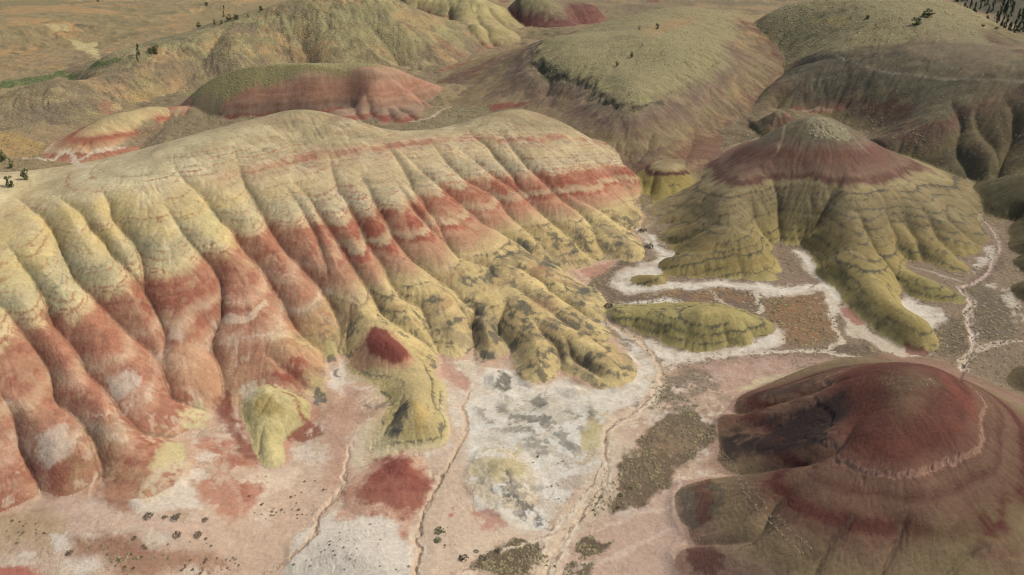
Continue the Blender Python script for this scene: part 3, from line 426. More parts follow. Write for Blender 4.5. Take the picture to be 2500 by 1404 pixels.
 {'name': 'painted_ridge', 'pts': [(-105.7, 92.19, 2.75), (-90.38, 94.58, 2.18), (-83.08, 98.72, 2.5), (-76.91, 99.82, 2.98), (-68.86, 101.61, 4.01), (-60.53, 99.64, 4.24), (-55.85, 104.65, 4.06), (-56.6, 112.13, 3.85), (-55.45, 119.04, 3.42), (-54.09, 124.12, 3.35), (-49.1, 128.46, 3.23), (-42.02, 128.97, 2.89), (-35.84, 130.35, 2.93), (-34.57, 136.71, 3.71), (-30.82, 134.36, 3.23), (-22.69, 135.55, 2.47), (-15.61, 140.78, 1.66), (-12.67, 148.67, 1.5), (-9.05, 148.46, 1.1), (-5.37, 146.16, 0.71), (0.0, 147.72, 0.5), (4.36, 141.34, 0.29), (11.54, 144.52, 0.36), (17.28, 139.53, 0.42), (25.75, 141.46, 0.52), (28.13, 147.51, 0.62), (24.85, 159.04, 0.88), (24.94, 175.05, 1.6), (20.9, 190.01, 2.45), (18.6, 195.88, 2.86), (23.42, 199.17, 3.03), (28.92, 202.21, 3.22), (35.99, 201.57, 3.24), (38.31, 212.66, 3.99), (38.74, 224.13, 4.79), (40.6, 243.0, 6.25), (43.14, 269.83, 8.62), (55, 292, 15), (30, 298, 14), (5, 306, 14), (-22, 296, 13), (-60, 284, 13), (-110, 260, 11), (-160, 235, 8), (-260, 230, 8), (-330, 200, 8), (-120.31, 175.66, 34), (-115.14, 176.27, 33), (-107.75, 175.34, 33.5), (-145.92, 184.86, 34), (-168.8, 188.36, 34), (-103.44, 180.89, 35), (-97.66, 181.63, 36), (-93.24, 187.76, 37), (-86.32, 188.65, 38), (-77.22, 197.97, 39), (-72.3, 209.87, 40), (-68.71, 221.06, 40.5), (-63.4, 227.92, 41), (-54.93, 227.03, 40), (-47.46, 230.65, 37.5), (-36.19, 235.03, 33), (-24.13, 239.16, 32), (-12.79, 240.62, 31), (-6.71, 254.56, 33), (2.78, 264.94, 33.18), (13.13, 276.83, 27.72), (25.32, 280.18, 21.3), (34.24, 277.59, 15.92), (39.05, 257.37, 14.92), (-59.71, 211.23, 36.5), (-66.5, 188.36, 34), (-43.48, 200.13, 30.5), (-87.35, 166.19, 33), (-105.01, 157.25, 30.5), (-75.37, 156.5, 27), (-85.84, 140.85, 24.5), (-95.29, 128.11, 22.02), (-56.34, 165.74, 23.28), (-65.92, 165.44, 27.4), (-38.84, 171.41, 21), (-26.06, 187.5, 23.5), (-24.61, 172.06, 16.5), (-5.93, 217.39, 22.92), (12.25, 223.97, 19.62), (-10.75, 191.6, 17.5), (5.75, 204.82, 12.5), (23.76, 211.74, 9.88), (17.23, 201.73, 6.32), (-84.28, 118.52, 14.68), (-71.14, 112.04, 10.44), (-66.08, 125.72, 10.1), (-73.25, 136.78, 17.42), (-63.4, 136.64, 12.84), (-60.88, 127.54, 8.02), (-59.9, 121.6, 5.5), (-51.66, 144.69, 13.22), (-52.39, 136.24, 8.3), (-44.87, 140.13, 9.9), (-45.23, 159.04, 16.04), (-39.47, 145.2, 7), (-27.81, 150.76, 10), (-32.47, 159.03, 14), (-19.16, 164.26, 11.5), (-13.93, 155.24, 5.52), (-18.87, 148.7, 5), (-7.03, 173.11, 9.5), (-5.55, 154.27, 5), (-11.0, 151.74, 3.26), (1.99, 170.54, 8.5), (2.78, 154.41, 4.92), (4.45, 146.34, 3.28), (12.07, 155.28, 5.5), (14.96, 170.1, 6.5), (17.03, 147.98, 4.38), (23.84, 144.31, 2.44), (10.85, 189.2, 8), (17.93, 181.71, 5.5), (29.41, 207.68, 6.4), (34.08, 207.43, 6.5), (37.43, 233.24, 10), (8.76, 231.49, 23.76), (-36, 257, 25.5), (-85.15, 106.69, 7.56), (-77.78, 105.2, 6.16), (-60.45, 106.49, 6), (-74.88, 108.74, 8.56)], 'outline': [(-105.7, 92.19), (-90.38, 94.58), (-83.08, 98.72), (-76.91, 99.82), (-68.86, 101.61), (-60.53, 99.64), (-55.85, 104.65), (-56.6, 112.13), (-55.45, 119.04), (-54.09, 124.12), (-49.1, 128.46), (-42.02, 128.97), (-35.84, 130.35), (-34.57, 136.71), (-30.82, 134.36), (-22.69, 135.55), (-15.61, 140.78), (-12.67, 148.67), (-9.05, 148.46), (-5.37, 146.16), (0.0, 147.72), (4.36, 141.34), (11.54, 144.52), (17.28, 139.53), (25.75, 141.46), (28.13, 147.51), (24.85, 159.04), (24.94, 175.05), (20.9, 190.01), (18.6, 195.88), (23.42, 199.17), (28.92, 202.21), (35.99, 201.57), (38.31, 212.66), (38.74, 224.13), (40.6, 243.0), (43.14, 269.83), (55, 292), (30, 298), (5, 306), (-22, 296), (-60, 284), (-110, 260), (-160, 235), (-260, 230), (-330, 200)], 'c': 5, 'gwob': 0.5, 'hum': 0.1, 'hums': 7, 'k': 2.2, 'reach': 1.6, 'gullies': [{'pts': [(-90.62, 116.93), (-87.59, 114.07), (-86.01, 111.82), (-83.36, 109.08), (-80.83, 106.2), (-78.11, 102.67)], 'w': 7, 'd': 3.02, 'fade': 0.4}, {'pts': [(-105.5, 139.08), (-98.0, 133.77), (-92.98, 130.16), (-88.91, 127.31), (-85.79, 124.25), (-83.08, 119.72), (-79.83, 117.58), (-76.87, 115.5), (-74.15, 112.23), (-72.22, 109.61), (-70.81, 107.43), (-69.84, 105.52)], 'w': 9, 'd': 3.86, 'fade': 0.4}, {'pts': [(-106.9, 152.53), (-101.31, 146.7), (-97.43, 143.35), (-92.69, 138.33), (-89.59, 133.65), (-87.3, 132.15), (-84.26, 130.08), (-81.69, 127.64), (-78.79, 125.04), (-74.3, 121.93), (-71.12, 118.61), (-68.0, 116.52), (-64.92, 116.56), (-61.14, 117.7), (-58.19, 119.39)], 'w': 8.5, 'd': 3.53, 'fade': 0.4}, {'pts': [(-114.95, 172.49), (-108.43, 166.91), (-102.99, 162.4), (-98.05, 156.41), (-94.04, 150.9), (-89.48, 145.53), (-85.15, 142.02), (-81.58, 139.31), (-78.87, 137.92), (-74.98, 135.97), (-71.52, 134.39), (-69.07, 131.97), (-66.76, 128.56), (-65.74, 126.89), (-63.97, 126.49), (-60.78, 126.35), (-57.85, 126.16), (-56.46, 125.6)], 'w': 8.5, 'd': 3.7, 'fade': 0.4}, {'pts': [(-103.42, 170.71), (-97.38, 165.57), (-92.65, 160.38), (-88.18, 156.72), (-85.21, 153.39), (-82.58, 151.38), (-79.07, 148.46), (-76.35, 146.42), (-73.69, 143.87), (-71.14, 140.49), (-69.96, 137.79), (-68.92, 132.44), (-66.3, 127.55)], 'w': 7.5, 'd': 3.19, 'fade': 0.4}, {'pts': [(-94.75, 172.84), (-91.35, 167.49), (-89.48, 164.46), (-85.82, 161.18), (-82.92, 157.95), (-80.21, 154.24), (-78.37, 150.2), (-76.34, 146.63), (-73.97, 144.04)], 'w': 8, 'd': 3.53, 'fade': 0.4}, {'pts': [(-79.15, 168.3), (-75.36, 164.78), (-72.84, 162.22), (-69.31, 160.05), (-66.45, 157.92), (-64.09, 155.27), (-62.83, 151.27), (-62.12, 147.42), (-62.2, 143.22), (-61.96, 139.7), (-60.23, 137.47), (-58.81, 134.81), (-57.39, 131.25), (-57.17, 129.47), (-57.42, 126.74)], 'w': 7.5, 'd': 3.86, 'fade': 0.4}, {'pts': [(-83.23, 185.68), (-80.09, 182.17), (-77.57, 179.39), (-72.7, 175.73), (-67.63, 171.12), (-65.5, 169.87), (-62.98, 166.96), (-60.48, 164.96), (-57.47, 162.12), (-54.28, 158.24), (-51.29, 155.11), (-47.89, 151.04), (-44.17, 147.83), (-41.19, 146.88), (-40.22, 144.71), (-38.73, 141.26), (-36.3, 138.31)], 'w': 8.5, 'd': 3.86, 'fade': 0.4}, {'pts': [(-72.79, 196.91), (-69.32, 191.97), (-67.13, 187.42), (-65.09, 183.39), (-62.98, 180.39), (-60.68, 177.59), (-57.72, 174.11), (-54.81, 170.9), (-52.49, 168.52), (-48.69, 164.83), (-45.57, 162.59), (-42.68, 159.92), (-40.95, 158.14), (-38.79, 153.99), (-37.87, 150.59), (-37.73, 147.69), (-35.89, 141.67)], 'w': 8.5, 'd': 3.7, 'fade': 0.4}, {'pts': [(-57.38, 187.35), (-52.27, 181.46), (-48.81, 177.17), (-46.36, 172.61), (-44.34, 167.94), (-42.55, 162.59), (-41.16, 159.51)], 'w': 6, 'd': 2.18, 'fade': 0.4}, {'pts': [(-56.87, 189.5), (-52.79, 187.26), (-49.4, 183.75), (-46.44, 180.04), (-43.08, 175.78), (-39.79, 171.39), (-37.7, 168.05), (-34.69, 164.56), (-31.7, 160.91), (-29.38, 157.01), (-26.68, 154.87), (-23.86, 153.46), (-21.17, 153.16), (-18.73, 152.53), (-16.85, 151.14)], 'w': 7.5, 'd': 3.19, 'fade': 0.4}, {'pts': [(-50.8, 207.9), (-48.7, 203.04), (-45.6, 194.21), (-42.78, 189.89), (-38.87, 182.58), (-35.28, 176.0), (-31.89, 172.08), (-29.44, 167.46), (-27.27, 164.89), (-23.82, 162.1), (-21.0, 161.55), (-19.17, 158.25), (-17.3, 153.73), (-14.94, 149.14)], 'w': 7.5, 'd': 3.19, 'fade': 0.4}, {'pts': [(-42.1, 204.92), (-39.64, 199.49), (-36.24, 192.32), (-32.94, 186.21), (-29.61, 180.97), (-26.27, 177.21), (-23.11, 174.79), (-19.07, 173.02), (-15.36, 171.46), (-12.57, 168.64), (-9.42, 165.72), (-7.79, 163.37)], 'w': 7, 'd': 2.86, 'fade': 0.4}, {'pts': [(-37.08, 220.44), (-34.47, 217.21), (-31.1, 211.8), (-26.42, 202.29), (-23.83, 198.98), (-21.71, 194.25), (-19.74, 191.93), (-17.64, 187.27), (-14.52, 183.05)], 'w': 7, 'd': 2.69, 'fade': 0.4}, {'pts': [(-32.02, 202.84), (-27.93, 196.23), (-25.39, 192.14), (-22.96, 189.5), (-19.66, 186.79), (-16.47, 184.94), (-13.23, 181.89), (-10.05, 181.7), (-5.91, 181.18), (-4.53, 178.79)], 'w': 6.5, 'd': 2.35, 'fade': 0.4}, {'pts': [(-32.67, 222.24), (-30.24, 217.29), (-24.22, 210.47), (-20.16, 207.47), (-15.88, 204.93), (-11.32, 202.48), (-7.13, 200.07), (-3.02, 199.47), (1.9, 198.36), (7.1, 195.27), (11.67, 196.52), (15.47, 195.15), (19.08, 188.3)], 'w': 7, 'd': 2.86, 'fade': 0.4}, {'pts': [(-24.46, 229.07), (-22.37, 225.68), (-18.38, 219.69), (-13.85, 215.96), (-7.86, 214.45), (-3.98, 213.25), (-1.16, 209.34), (3.11, 206.19), (6.86, 203.2), (10.95, 198.39)], 'w': 6.5, 'd': 2.52, 'fade': 0.4}, {'pts': [(-17.29, 231.02), (-14.4, 227.25), (-11.05, 225.27), (-6.03, 222.29), (0.0, 220.31), (4.78, 217.13), (7.95, 214.46), (11.92, 211.73), (15.34, 208.67), (19.2, 205.7), (22.92, 203.12)], 'w': 6.5, 'd': 2.52, 'fade': 0.4}, {'pts': [(-13.59, 244.01), (-11.6, 239.64), (-7.17, 235.52), (-2.96, 228.93), (0.37, 225.17), (1.57, 221.5), (5.28, 218.56), (8.31, 214.6)], 'w': 6.5, 'd': 2.69, 'fade': 0.4}, {'pts': [(-4.55, 245.03), (-2.57, 241.98), (1.26, 235.56), (5.48, 230.61), (9.49, 226.66), (14.4, 222.2), (18.38, 220.5), (21.56, 218.18), (23.75, 214.72), (24.61, 210.14), (26.7, 206.17)], 'w': 7, 'd': 3.02, 'fade': 0.4}, {'pts': [(8.76, 231.49), (10.47, 229.85), (13.34, 226.36), (18.6, 224.17), (26.31, 224.32), (33.59, 223.56), (37.41, 221.79)], 'w': 6, 'd': 1.85, 'fade': 0.4}, {'pts': [(14.53, 247.12), (22.29, 242.48), (30.05, 238.91), (34.67, 232.61), (38.41, 230.31)], 'w': 6, 'd': 1.01, 'fade': 0.4}, {'pts': [(20.29, 253.09), (29.86, 251.04), (39.64, 249.34)], 'w': 6, 'd': 0.84, 'fade': 0.4}, {'pts': [(-9.7, 165.48), (-9.22, 160.89), (-8.78, 156.66), (-8.9, 152.04), (-9.45, 149.22)], 'w': 6, 'd': 3.86, 'fade': 0.1, 'p': 1.5}, {'pts': [(-8.3, 166.71), (-9.22, 160.89)], 'w': 4, 'd': 2.27, 'fade': 0.1}, {'pts': [(-0.99, 169.57), (-2.33, 165.18), (-3.24, 161.33), (-2.53, 157.75), (-1.3, 155.1), (-1.29, 153.07), (-3.11, 150.56), (-4.86, 147.35)], 'w': 6, 'd': 3.63, 'fade': 0.1, 'p': 1.5}, {'pts': [(4.76, 160.7), (7.2, 156.99), (9.56, 153.18), (10.67, 149.51), (10.85, 147.11)], 'w': 5, 'd': 2.27, 'fade': 0.1}, {'pts': [(10.28, 156.62), (12.11, 154.35), (13.18, 150.75), (16.18, 147.25), (19.17, 143.69)], 'w': 5, 'd': 2.27, 'fade': 0.1}, {'pts': [(6.19, 178.67), (9.29, 175.94), (15.13, 171.19), (20.1, 168.36), (22.86, 167.48)], 'w': 5.5, 'd': 2.27, 'fade': 0.1}, {'pts': [(-3.08, 178.42), (1.01, 174.09), (7.83, 166.71), (14.35, 161.21), (21.95, 159.18)], 'w': 5, 'd': 1.36, 'fade': 0.1}, {'pts': [(-2.1, 183.36), (3.16, 183.57), (8.29, 179.39), (9.58, 175.62)], 'w': 4.5, 'd': 1.81, 'fade': 0.1}, {'pts': [(16.23, 160.44), (20.65, 156.37), (23.45, 155.68)], 'w': 4, 'd': 1.36, 'fade': 0.1}, {'pts': [(-16.69, 169.56), (-13.63, 166.94), (-9.52, 161.14)], 'w': 5, 'd': 1.59, 'fade': 0.1}, {'pts': [(-36.38, 160.7), (-36.46, 154.71), (-36.53, 148.62), (-36.29, 141.57)], 'w': 6, 'd': 1.81, 'fade': 0.1}, {'pts': [(-51.35, 139.33), (-45.84, 136.55), (-40.44, 133.11), (-36.65, 130.32)], 'w': 5, 'd': 1.36, 'fade': 0.1}]},
 {'name': 'red_capped_mound', 'pts': [(-34.41, 138.13, 3.62), (-36.05, 149.17, 4.13), (-35.37, 160.66, 4.14), (-31.03, 163.37, 3.8), (-23.31, 155.15, 2.85), (-18.12, 149.21, 2.03), (-14.4, 141.83, 1.32), (-12.68, 130.27, 0.84), (-12.33, 120.05, 0.43), (-18.2, 117.49, 0.48), (-23.78, 114.23, 0.21), (-28.65, 116.5, 0.3), (-28.33, 123.94, 1.39), (-26.2, 131.02, 2.28), (-31.64, 134.28, 3.08), (-31.11, 151.09, 8.6), (-28.32, 147.01, 9.8), (-25.5, 143.6, 9.4), (-22.9, 142.76, 7.6), (-24.8, 140.4, 6.6), (-31.39, 144.32, 7.5), (-21.65, 142.6, 6.5), (-27.24, 139.26, 6), (-20.74, 134.5, 5.5), (-17.95, 139.28, 4.5), (-18.25, 127.3, 6.3), (-16.99, 122.3, 5.02), (-17.63, 120.08, 2.88), (-22.18, 126.07, 4.3), (-22.28, 120.65, 3.4), (-14.4, 122.88, 3.68), (-31.62, 139.28, 4.5)], 'outline': [(-34.41, 138.13), (-36.05, 149.17), (-35.37, 160.66), (-31.03, 163.37), (-23.31, 155.15), (-18.12, 149.21), (-14.4, 141.83), (-12.68, 130.27), (-12.33, 120.05), (-18.2, 117.49), (-23.78, 114.23), (-28.65, 116.5), (-28.33, 123.94), (-26.2, 131.02), (-31.64, 134.28)], 'c': 2.2, 'hum': 0.15, 'hums': 4, 'gullies': [{'pts': [(-21.81, 132.94), (-23.13, 126.96), (-24.78, 121.65)], 'w': 3.5, 'd': 0.8}]},
 {'name': 'pale_knoll', 'pts': [(-56.26, 132.3, 3.88), (-53.72, 126.69, 3.27), (-49.62, 119.43, 2.29), (-46.12, 113.72, 1.52), (-41.76, 112.23, 0.69), (-39.97, 116.1, 0.61), (-41.73, 119.68, 1.17), (-39.05, 123.43, 1.56), (-37.4, 128.03, 2.37), (-41.47, 133.78, 3.41), (-46.71, 138.25, 4.03), (-52.14, 139.5, 4.26), (-55.91, 137.89, 4.26), (-49.38, 130.92, 6.8), (-45.15, 126.76, 5.72), (-43.13, 124.32, 4.08), (-40.64, 124.78, 2.82), (-49.61, 125.68, 5.5), (-46.49, 119.7, 4.08), (-43.83, 115.11, 2.88), (-41.81, 115.38, 1.76), (-53.77, 131.05, 4.8), (-42.51, 128.7, 5.38)], 'outline': [(-56.26, 132.3), (-53.72, 126.69), (-49.62, 119.43), (-46.12, 113.72), (-41.76, 112.23), (-39.97, 116.1), (-41.73, 119.68), (-39.05, 123.43), (-37.4, 128.03), (-41.47, 133.78), (-46.71, 138.25), (-52.14, 139.5), (-55.91, 137.89)], 'c': 2.5, 'hum': 0.25, 'hums': 4, 'wob': 2.0, 'gullies': [{'pts': [(-46.65, 129.74), (-47.91, 125.36), (-50.82, 123.79)], 'w': 3, 'd': 0.7}, {'pts': [(-43.7, 127.16), (-40.79, 127.66), (-38.95, 127.84)], 'w': 3, 'd': 0.6}, {'pts': [(-46.48, 122.66), (-47.09, 118.97), (-46.65, 115.67)], 'w': 2.5, 'd': 0.5}]},
 {'name': 'red_rise', 'pts': [(-29.51, 109.11, -0.14), (-25.86, 113.23, 0.18), (-21.98, 117.47, 0.6), (-18.2, 117.49, 0.58), (-15.12, 113.01, 0.36), (-14.12, 106.43, 0.29), (-15.66, 101.18, 0.4), (-21.68, 100.39, 0.23), (-27.79, 103.84, -0.17), (-19.55, 113.73, 2.3), (-21.83, 111.37, 1.7), (-25.08, 108.76, 1.1), (-17.98, 109.49, 1.4)], 'outline': [(-29.51, 109.11), (-25.86, 113.23), (-21.98, 117.47), (-18.2, 117.49), (-15.12, 113.01), (-14.12, 106.43), (-15.66, 101.18), (-21.68, 100.39), (-27.79, 103.84)], 'c': 3, 'hum': 0.4, 'hums': 6, 'wob': 4, 'k': 1.6, 'gullies': []},
 {'name': 'white_rise', 'pts': [(-8.68, 109.92, 0.1), (-6.14, 119.18, 0.25), (0.0, 120.64, 0.1), (5.2, 113.89, -0.34), (5.62, 104.97, -1.14), (1.37, 100.97, -1.16), (-4.84, 103.05, -0.36), (-2.22, 114.27, 1.7), (-1.43, 108.82, 1.5), (0.7, 105.13, 1.0)], 'outline': [(-8.68, 109.92), (-6.14, 119.18), (0.0, 120.64), (5.2, 113.89), (5.62, 104.97), (1.37, 100.97), (-4.84, 103.05)], 'c': 4, 'hum': 0.45, 'hums': 4, 'wob': 4, 'k': 1.6, 'gullies': []},
 {'name': 'white_flat_rise', 'pts': [(-36.1, 95.61, -0.57), (-30.88, 101.98, -0.3), (-22.85, 103.51, 0.12), (-16.66, 98.2, 0.47), (-15.34, 87.03, 0.31), (-24.29, 85.38, -0.44), (-33.09, 88.57, -1.27), (-24.64, 94.74, 1.6), (-21.88, 89.73, 1.4), (-27.53, 92.7, 1.0)], 'outline': [(-36.1, 95.61), (-30.88, 101.98), (-22.85, 103.51), (-16.66, 98.2), (-15.34, 87.03), (-24.29, 85.38), (-33.09, 88.57)], 'c': 5, 'hum': 0.3, 'hums': 6, 'wob': 4, 'k': 1.6, 'gullies': []},
 {'name': 'yellow_knoll', 'pts': [(21.57, 172.2, 1.34), (26.16, 178.41, 1.69), (32.53, 179.12, 1.81), (43.01, 179.18, 2.12), (54.89, 176.58, 2.59), (60.61, 171.27, 2.62), (63.57, 164.37, 2.28), (58.25, 159.26, 1.75), (51.73, 156.07, 1.36), (43.78, 154.01, 1.04), (37.62, 155.87, 0.94), (32.75, 160.64, 0.99), (28.6, 165.53, 1.1), (25.14, 170.76, 4.16), (30.91, 168.94, 3.96), (36.21, 165.64, 5.2), (40.11, 165.72, 5.6), (44.13, 162.61, 7.4), (48.67, 163.43, 7.2), (52.08, 163.22, 6.44), (56.14, 163.27, 5), (60.21, 163.2, 3.4), (47.54, 159.99, 5.64), (41.93, 160.37, 5.44), (37.52, 161.69, 4.2), (51.4, 159.36, 3.82), (52.92, 157.43, 2.72), (33.13, 163.76, 3.1), (44.25, 156.82, 3.06), (39.76, 157.9, 3.0)], 'outline': [(21.57, 172.2), (26.16, 178.41), (32.53, 179.12), (43.01, 179.18), (54.89, 176.58), (60.61, 171.27), (63.57, 164.37), (58.25, 159.26), (51.73, 156.07), (43.78, 154.01), (37.62, 155.87), (32.75, 160.64), (28.6, 165.53)], 'c': 2.0, 'hum': 0.12, 'hums': 4, 'gullies': [{'pts': [(39.38, 164.44), (36.71, 162.57), (33.85, 161.94), (31.56, 159.2)], 'w': 4, 'd': 1.8}, {'pts': [(48.72, 161.16), (49.83, 158.7), (50.8, 156.12)], 'w': 3.5, 'd': 1.0}, {'pts': [(53.63, 163.41), (56.19, 161.22), (56.92, 157.92)], 'w': 3.5, 'd': 1.0}, {'pts': [(42.87, 160.52), (40.76, 158.49), (39.01, 155.81)], 'w': 3, 'd': 0.7}, {'pts': [(30.82, 168.11), (29.22, 166.69), (27.62, 165.56)], 'w': 3, 'd': 0.6}]},
 {'name': 'low_yellow_rise', 'pts': [(0.89, 144.49, 0.43), (-1.31, 142.15, 0.45), (-3.02, 139.51, 0.48), (-5.49, 141.03, 0.64), (-5.75, 144.02, 0.72), (-6.13, 147.71, 0.87), (-3.16, 148.0, 0.69), (-0.99, 147.17, 0.56), (-3.35, 144.04, 2.0), (-1.91, 143.59, 1.34), (-4.24, 142.79, 1.83)], 'outline': [(0.89, 144.49), (-1.31, 142.15), (-3.02, 139.51), (-5.49, 141.03), (-5.75, 144.02), (-6.13, 147.71), (-3.16, 148.0), (-0.99, 147.17)], 'c': 1.6, 'k': 0.9, 'hum': 0.22, 'hums': 2.5, 'wob': 1.6, 'seed': 22, 'gullies': []},
 {'name': 'low_yellow_rise', 'pts': [(19.67, 139.32, 0.5), (16.46, 138.12, 0.46), (13.6, 136.62, 0.43), (10.11, 137.95, 0.37), (9.59, 139.54, 0.36), (9.35, 141.63, 0.36), (13.98, 141.53, 0.42), (17.42, 140.97, 0.47), (13.48, 138.79, 1.72), (15.58, 138.99, 1.06), (11.92, 138.45, 1.41)], 'outline': [(19.67, 139.32), (16.46, 138.12), (13.6, 136.62), (10.11, 137.95), (9.59, 139.54), (9.35, 141.63), (13.98, 141.53), (17.42, 140.97)], 'c': 1.6, 'k': 0.9, 'hum': 0.22, 'hums': 2.5, 'wob': 1.6, 'seed': 23, 'gullies': []},
 {'name': 'low_yellow_rise', 'pts': [(10.61, 133.49, 0.4), (8.86, 131.9, 0.38), (6.96, 129.91, 0.36), (4.96, 131.66, 0.34), (4.1, 133.58, 0.34), (4.24, 136.16, 0.33), (7.2, 135.98, 0.34), (9.73, 135.78, 0.37), (6.82, 133.25, 1.6), (8.23, 132.94, 1.12), (5.9, 132.82, 1.2)], 'outline': [(10.61, 133.49), (8.86, 131.9), (6.96, 129.91), (4.96, 131.66), (4.1, 133.58), (4.24, 136.16), (7.2, 135.98), (9.73, 135.78)], 'c': 1.6, 'k': 0.9, 'hum': 0.22, 'hums': 2.5, 'wob': 1.6, 'seed': 24, 'gullies': []},
 {'name': 'low_yellow_rise', 'pts': [(3.06, 136.62, 0.33), (1.6, 134.77, 0.34), (-0.42, 134.27, 0.38), (-2.93, 134.0, 0.45), (-2.8, 136.43, 0.45), (-2.4, 138.3, 0.44), (-0.43, 139.97, 0.39), (1.11, 138.14, 0.35), (-0.68, 136.64, 1.3), (0.59, 136.27, 0.91), (-1.43, 136.17, 0.98)], 'outline': [(3.06, 136.62), (1.6, 134.77), (-0.42, 134.27), (-2.93, 134.0), (-2.8, 136.43), (-2.4, 138.3), (-0.43, 139.97), (1.11, 138.14)], 'c': 1.6, 'k': 0.9, 'hum': 0.22, 'hums': 2.5, 'wob': 1.6, 'seed': 25, 'gullies': []},
 {'name': 'low_yellow_rise', 'pts': [(-8.89, 146.85, 1.07), (-8.6, 144.62, 0.97), (-10.62, 144.3, 1.17), (-12.15, 144.67, 1.35), (-13.57, 146.02, 1.57), (-12.08, 147.79, 1.44), (-10.9, 149.32, 1.37), (-8.98, 148.97, 1.16), (-11.09, 147.69, 1.5), (-9.99, 147.46, 1.05), (-11.63, 147.34, 1.12)], 'outline': [(-8.89, 146.85), (-8.6, 144.62), (-10.62, 144.3), (-12.15, 144.67), (-13.57, 146.02), (-12.08, 147.79), (-10.9, 149.32), (-8.98, 148.97)], 'c': 1.6, 'k': 0.9, 'hum': 0.22, 'hums': 2.5, 'wob': 1.6, 'seed': 26, 'gullies': []},
 {'name': 'low_yellow_rise', 'pts': [(6.28, 141.34, 0.34), (4.68, 140.07, 0.33), (3.44, 138.8, 0.33), (1.64, 139.4, 0.35), (1.75, 141.31, 0.36), (1.59, 143.39, 0.39), (3.54, 143.75, 0.37), (4.84, 142.79, 0.35), (3.23, 141.35, 1.22), (4.28, 141.12, 0.83), (2.69, 140.98, 0.91)], 'outline': [(6.28, 141.34), (4.68, 140.07), (3.44, 138.8), (1.64, 139.4), (1.75, 141.31), (1.59, 143.39), (3.54, 143.75), (4.84, 142.79)], 'c': 1.6, 'k': 0.9, 'hum': 0.22, 'hums': 2.5, 'wob': 1.6, 'seed': 27, 'gullies': []},
 {'name': 'low_yellow_rise', 'pts': [(18.62, 131.13, 0.51), (18.68, 129.41, 0.51), (16.29, 129.17, 0.48), (14.74, 130.04, 0.46), (13.03, 131.23, 0.44), (14.93, 132.36, 0.47), (16.66, 133.06, 0.49), (19.05, 132.87, 0.51), (16.23, 131.34, 1.2), (17.46, 131.16, 0.84), (15.49, 131.07, 0.9)], 'outline': [(18.62, 131.13), (18.68, 129.41), (16.29, 129.17), (14.74, 130.04), (13.03, 131.23), (14.93, 132.36), (16.66, 133.06), (19.05, 132.87)], 'c': 1.6, 'k': 0.9, 'hum': 0.22, 'hums': 2.5, 'wob': 1.6, 'seed': 28, 'gullies': []},
 {'name': 'low_yellow_rise', 'pts': [(-1.13, 127.76, 0.39), (-3.12, 126.32, 0.43), (-4.76, 124.77, 0.47), (-7.1, 125.69, 0.59), (-7.41, 127.41, 0.64), (-7.75, 129.58, 0.69), (-4.9, 129.81, 0.53), (-2.77, 129.36, 0.44), (-5.1, 128.26, 1.0), (-3.72, 127.81, 0.7), (-5.98, 127.74, 0.75)], 'outline': [(-1.13, 127.76), (-3.12, 126.32), (-4.76, 124.77), (-7.1, 125.69), (-7.41, 127.41), (-7.75, 129.58), (-4.9, 129.81), (-2.77, 129.36)], 'c': 1.6, 'k': 0.9, 'hum': 0.22, 'hums': 2.5, 'wob': 1.6, 'seed': 29, 'gullies': []},
 {'name': 'low_yellow_rise', 'pts': [(7.05, 124.47, 0.31), (7.12, 122.43, 0.25), (3.92, 122.56, 0.25), (1.33, 122.79, 0.28), (-0.4, 124.42, 0.34), (2.08, 125.79, 0.33), (4.03, 127.28, 0.33), (6.72, 126.19, 0.33), (3.73, 124.83, 1.0), (5.24, 124.41, 0.7), (2.68, 124.34, 0.75)], 'outline': [(7.05, 124.47), (7.12, 122.43), (3.92, 122.56), (1.33, 122.79), (-0.4, 124.42), (2.08, 125.79), (4.03, 127.28), (6.72, 126.19)], 'c': 1.6, 'k': 0.9, 'hum': 0.22, 'hums': 2.5, 'wob': 1.6, 'seed': 30, 'gullies': []},
 {'name': 'low_yellow_rise', 'pts': [(-19.35, 116.35, 0.67), (-18.78, 114.68, 0.58), (-21.59, 114.49, 0.53), (-23.63, 115.2, 0.54), (-26.0, 116.44, 0.6), (-23.97, 117.59, 0.75), (-22.1, 118.35, 0.83), (-19.25, 118.04, 0.78), (-22.07, 116.62, 1.4), (-20.68, 116.4, 0.98), (-22.99, 116.31, 1.05)], 'outline': [(-19.35, 116.35), (-18.78, 114.68), (-21.59, 114.49), (-23.63, 115.2), (-26.0, 116.44), (-23.97, 117.59), (-22.1, 118.35), (-19.25, 118.04)], 'c': 1.6, 'k': 0.9, 'hum': 0.22, 'hums': 2.5, 'wob': 1.6, 'seed': 31, 'gullies': []},
 {'name': 'low_yellow_rise', 'pts': [(14.02, 120.64, 0.24), (14.18, 118.99, 0.16), (11.5, 118.91, 0.12), (9.61, 119.51, 0.14), (7.75, 120.71, 0.19), (9.9, 121.79, 0.25), (11.76, 122.63, 0.3), (14.31, 122.22, 0.31), (11.39, 120.94, 0.9), (12.69, 120.59, 0.63), (10.52, 120.53, 0.68)], 'outline': [(14.02, 120.64), (14.18, 118.99), (11.5, 118.91), (9.61, 119.51), (7.75, 120.71), (9.9, 121.79), (11.76, 122.63), (14.31, 122.22)], 'c': 1.6, 'k': 0.9, 'hum': 0.22, 'hums': 2.5, 'wob': 1.6, 'seed': 32, 'gullies': []},
